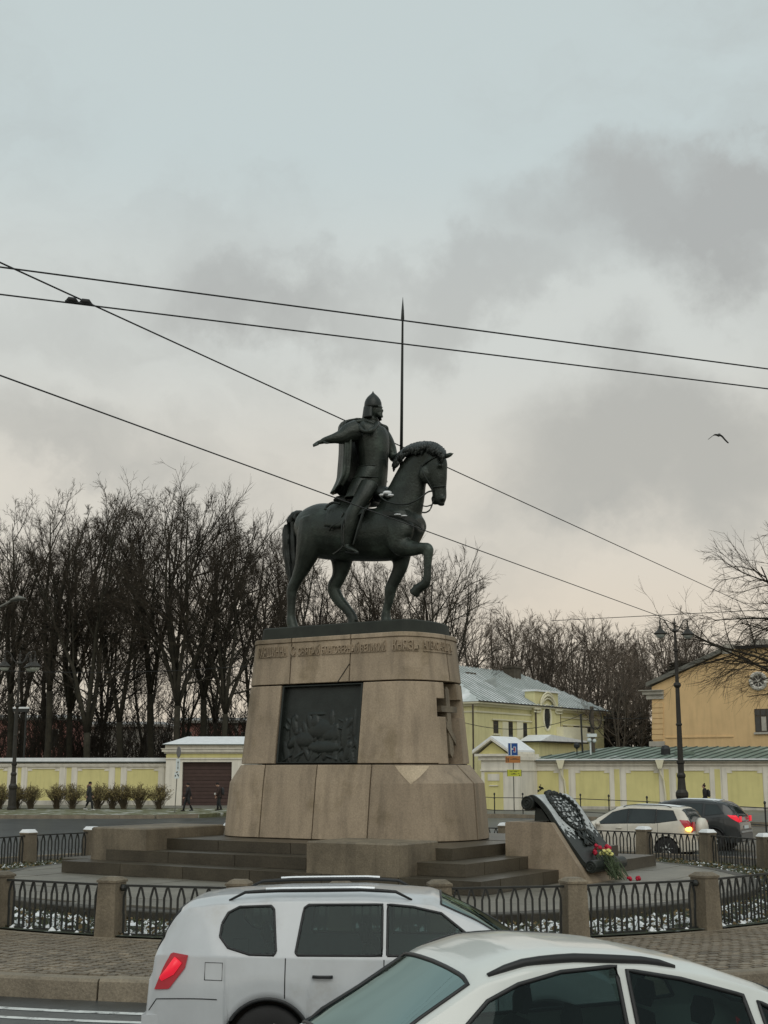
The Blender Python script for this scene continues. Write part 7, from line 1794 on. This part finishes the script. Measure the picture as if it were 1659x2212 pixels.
# ------------------------------------------------------------------ overhead wires
def wire(label, P, Q, r, sag=0., group='overhead wires', name='overhead_wire'):
    n = 24; pts = [P.lerp(Q, i / n) + Vector((0, 0, -sag * 4 * (i / n) * (1 - i / n))) for i in range(n + 1)]; m = MB(); m.tube(pts, r, n=5); return tag(m.build(name, M['wire'], smooth_=True), label, 'wire', group)
def ext(P, Q, a, b): return P + (Q - P) * a, P + (Q - P) * b
z = 6.4
P, Q = atz(0, 577, z), atz(1659, 797, z); A_, B_ = ext(P, Q, -.6, 1.6); wire('upper of the two thick trolley wires crossing the lance', A_, B_, .0072)
P2, Q2 = atz(0, 636, z), atz(1659, 840, z); A_, B_ = ext(P2, Q2, -.6, 1.6); wire('lower of the two thick trolley wires crossing the lance', A_, B_, .0072)
P, Q = atz(0, 567, 14.2), atz(1545, 1275, 14.2); A_, B_ = ext(P, Q, -.5, 1.35); wire('thin wire falling to the right that passes behind the bronze rider', A_, B_, .022)
P, Q = atz(0, 811, 6.5), atz(1430, 1333, 6.5); A_, B_ = ext(P, Q, -.5, 1.0); wire('thin wire falling to the right that passes in front of the bronze horse', A_, Q, .009)
P, Q = aty(1190, 1341, 75), aty(1659, 1317, 62); A_, B_ = ext(P, Q, 0, 1.4); wire('faint wire low in the sky above the villa roof', A_, B_, .018)
P, Q = aty(-60, 1446, 80), aty(545, 1438, 85); wire('faint level wire in front of the dark left grove', P, Q, .02, .3)
P, Q = aty(960, 1548, 78), aty(1262, 1541, 90); wire('sagging wire in front of the yellow villa', P, Q, .02, .9)
P, Q = aty(1303, 1551, 95), aty(1405, 1551, 95); wire('short wire from the villa corner to the orange building', P, Q, .02, .05)
# trolley wire crossing
pc_ = atz(170, 655, z); e = (Q2 - P2).normalized(); t = thing('wire_crossing', 'black trolley wire clamp with two humps on the lower wire at the left', 'wire clamp', tuple(pc_), 0)
m = MB(); 
for off in (-.055, .055): m.tube([pc_ + e * (off - .035) + Vector((0, 0, .0)), pc_ + e * (off - .02) + Vector((0, 0, .022)), pc_ + e * (off + .02) + Vector((0, 0, .022)), pc_ + e * (off + .038) + Vector((0, 0, .0))], [(.008, .02), (.02, .025), (.02, .025), (.008, .02)], n=8)
m.build('clamp_body', M['wire'], t, smooth_=True); m = MB(); m.tube([pc_ - e * .11, pc_ + e * .11], [.013, .013], n=6); m.build('contact_bar', M['wire'], t)
# utility posts in front of the villa
y = 92.; X_ = lambda u: ux(u, y)
t = thing('utility_pole', 'thin brown utility pole with a wire ring at the right end of the villa', 'pole', (X_(1284), y, .1), 0)
m = MB(); m.tube([(X_(1284), y, .1), (X_(1282), y, aty(1283, 1526, y).z)], .14, n=8); m.build('post', M['bark2'], t)
m = MB(); c_ = aty(1286, 1552, y - .2); m.tube([c_ + Vector((.42 * math.cos(a), 0, .75 * math.sin(a))) for a in np.linspace(0, 6.283, 20)], .035, n=5); m.build('cable_coil', M['wire'], t)
t = thing('utility_pole', 'thin dark pole left of the brown utility pole in front of the villa', 'pole', (X_(1258), y, .1), 0); m = MB(); m.tube([(X_(1262), y, .1), (X_(1258), y, aty(1258, 1542, y).z)], .07, n=6); m.build('post', M['iron'], t)
t = thing('cctv_mast', 'white mast with camera heads between the two poles in front of the villa', 'mast', (X_(1278), y - 1, .1), 0); m = MB(); m.tube([(ux(1278, y - 1), y - 1, .1), (ux(1277, y - 1), y - 1, aty(1277, 1600, y - 1).z)], .06, n=6); m.build('mast', M['signwhite'], t)
m = MB(); q = aty(1277, 1592, y - 1); m.box(q.x - .3, q.x + .35, y - 1.3, y - .9, q.z, q.z + .22); m.ball(q + Vector((-.15, -.1, -.2)), .16, 8, 6); m.ball(q + Vector((.2, -.1, -.25)), .14, 8, 6); m.build('camera_head', M['signwhite'], t)
for (u_, v_, lab) in ((1246, 1612, 'dark wall lantern above the low roof in front of the villa annex'),):
    q = aty(u_, v_, 91.0); t = thing('wall_lantern', lab, 'lantern', (q.x, q.y, q.z - .6), 0); m = MB(); m.lathe([(.04, -.6), (.04, -.2), (.2, -.05), (.22, .1), (.05, .3)], c=tuple(q), n=10); m.build('lantern_body', M['trim'], t)
# snow-topped board among the trees on the left
yq = 108.; a, b = aty(34, 1531, yq), aty(57, 1531, yq)
t = thing('notice_frame', 'tall dark frame with snow on its top behind the left wall', 'frame', ((a.x + b.x) / 2, yq, 0), 0)
m = MB(); m.tube([(a.x, yq, 0), (a.x, yq, a.z)], .08, n=6); m.tube([(b.x, yq, 0), (b.x, yq, b.z)], .08, n=6); m.box(a.x - .2, b.x + .2, yq - .1, yq + .1, a.z - .25, a.z); m.build('frame', M['iron'], t)
m = MB(); m.box(a.x - .2, b.x + .25, yq - .15, yq + .15, a.z + .005, a.z + .14); m.build('snow_cover', M['snow'], t)
# catenary fitting seen left of the pedestal
# ------------------------------------------------------------------ gull
yb_ = 55.; c0 = aty(1550, 943, yb_); sc__ = yb_ / 2800
Bp = lambda a, b, dy=0: aty((2700 + a / 10.37) / 1.794, (1650 + b / 10.37) / 1.794, yb_ + dy)
t = thing('gull', 'dark gull gliding with arched wings in the right half of the sky', 'bird', tuple(Bp(900, 370)), 0)
m = MB(); m.tube(sample([Bp(960, 380, -.35), Bp(920, 365, -.25), Bp(895, 372, 0), Bp(860, 385, .25), Bp(830, 395, .42)], 12), [.006, .03, .045, .06, .07, .075, .075, .07, .06, .045, .03, .012], n=8); m.build('body', M['bird'], t, smooth_=True)
for nm, P_ in (('wing', ((880, 375), (780, 345), (700, 360), (620, 420), (540, 480), (465, 535))), ('wing', ((905, 360), (985, 375), (1060, 430), (1120, 500), (1200, 590), (1290, 680)))):
    s = sample([Bp(a, b) for a, b in P_], 14); n = len(s); rows = []
    for i, p in enumerate(s):
        f = i / (n - 1); ch = .20 * (1 - f) ** .55 + .015; rows.append([p + Vector((0, -ch * .3 + .08 * f, .0)), p + Vector((0, 0, .022 * (1 - f) + .004)), p + Vector((0, ch * .8 + .1 * f, -.01)), p + Vector((0, 0, -.022 * (1 - f) - .004))])
    m = MB(); m.grid(rows, closed=True); m.build(nm, M['bird'], t, smooth_=True)
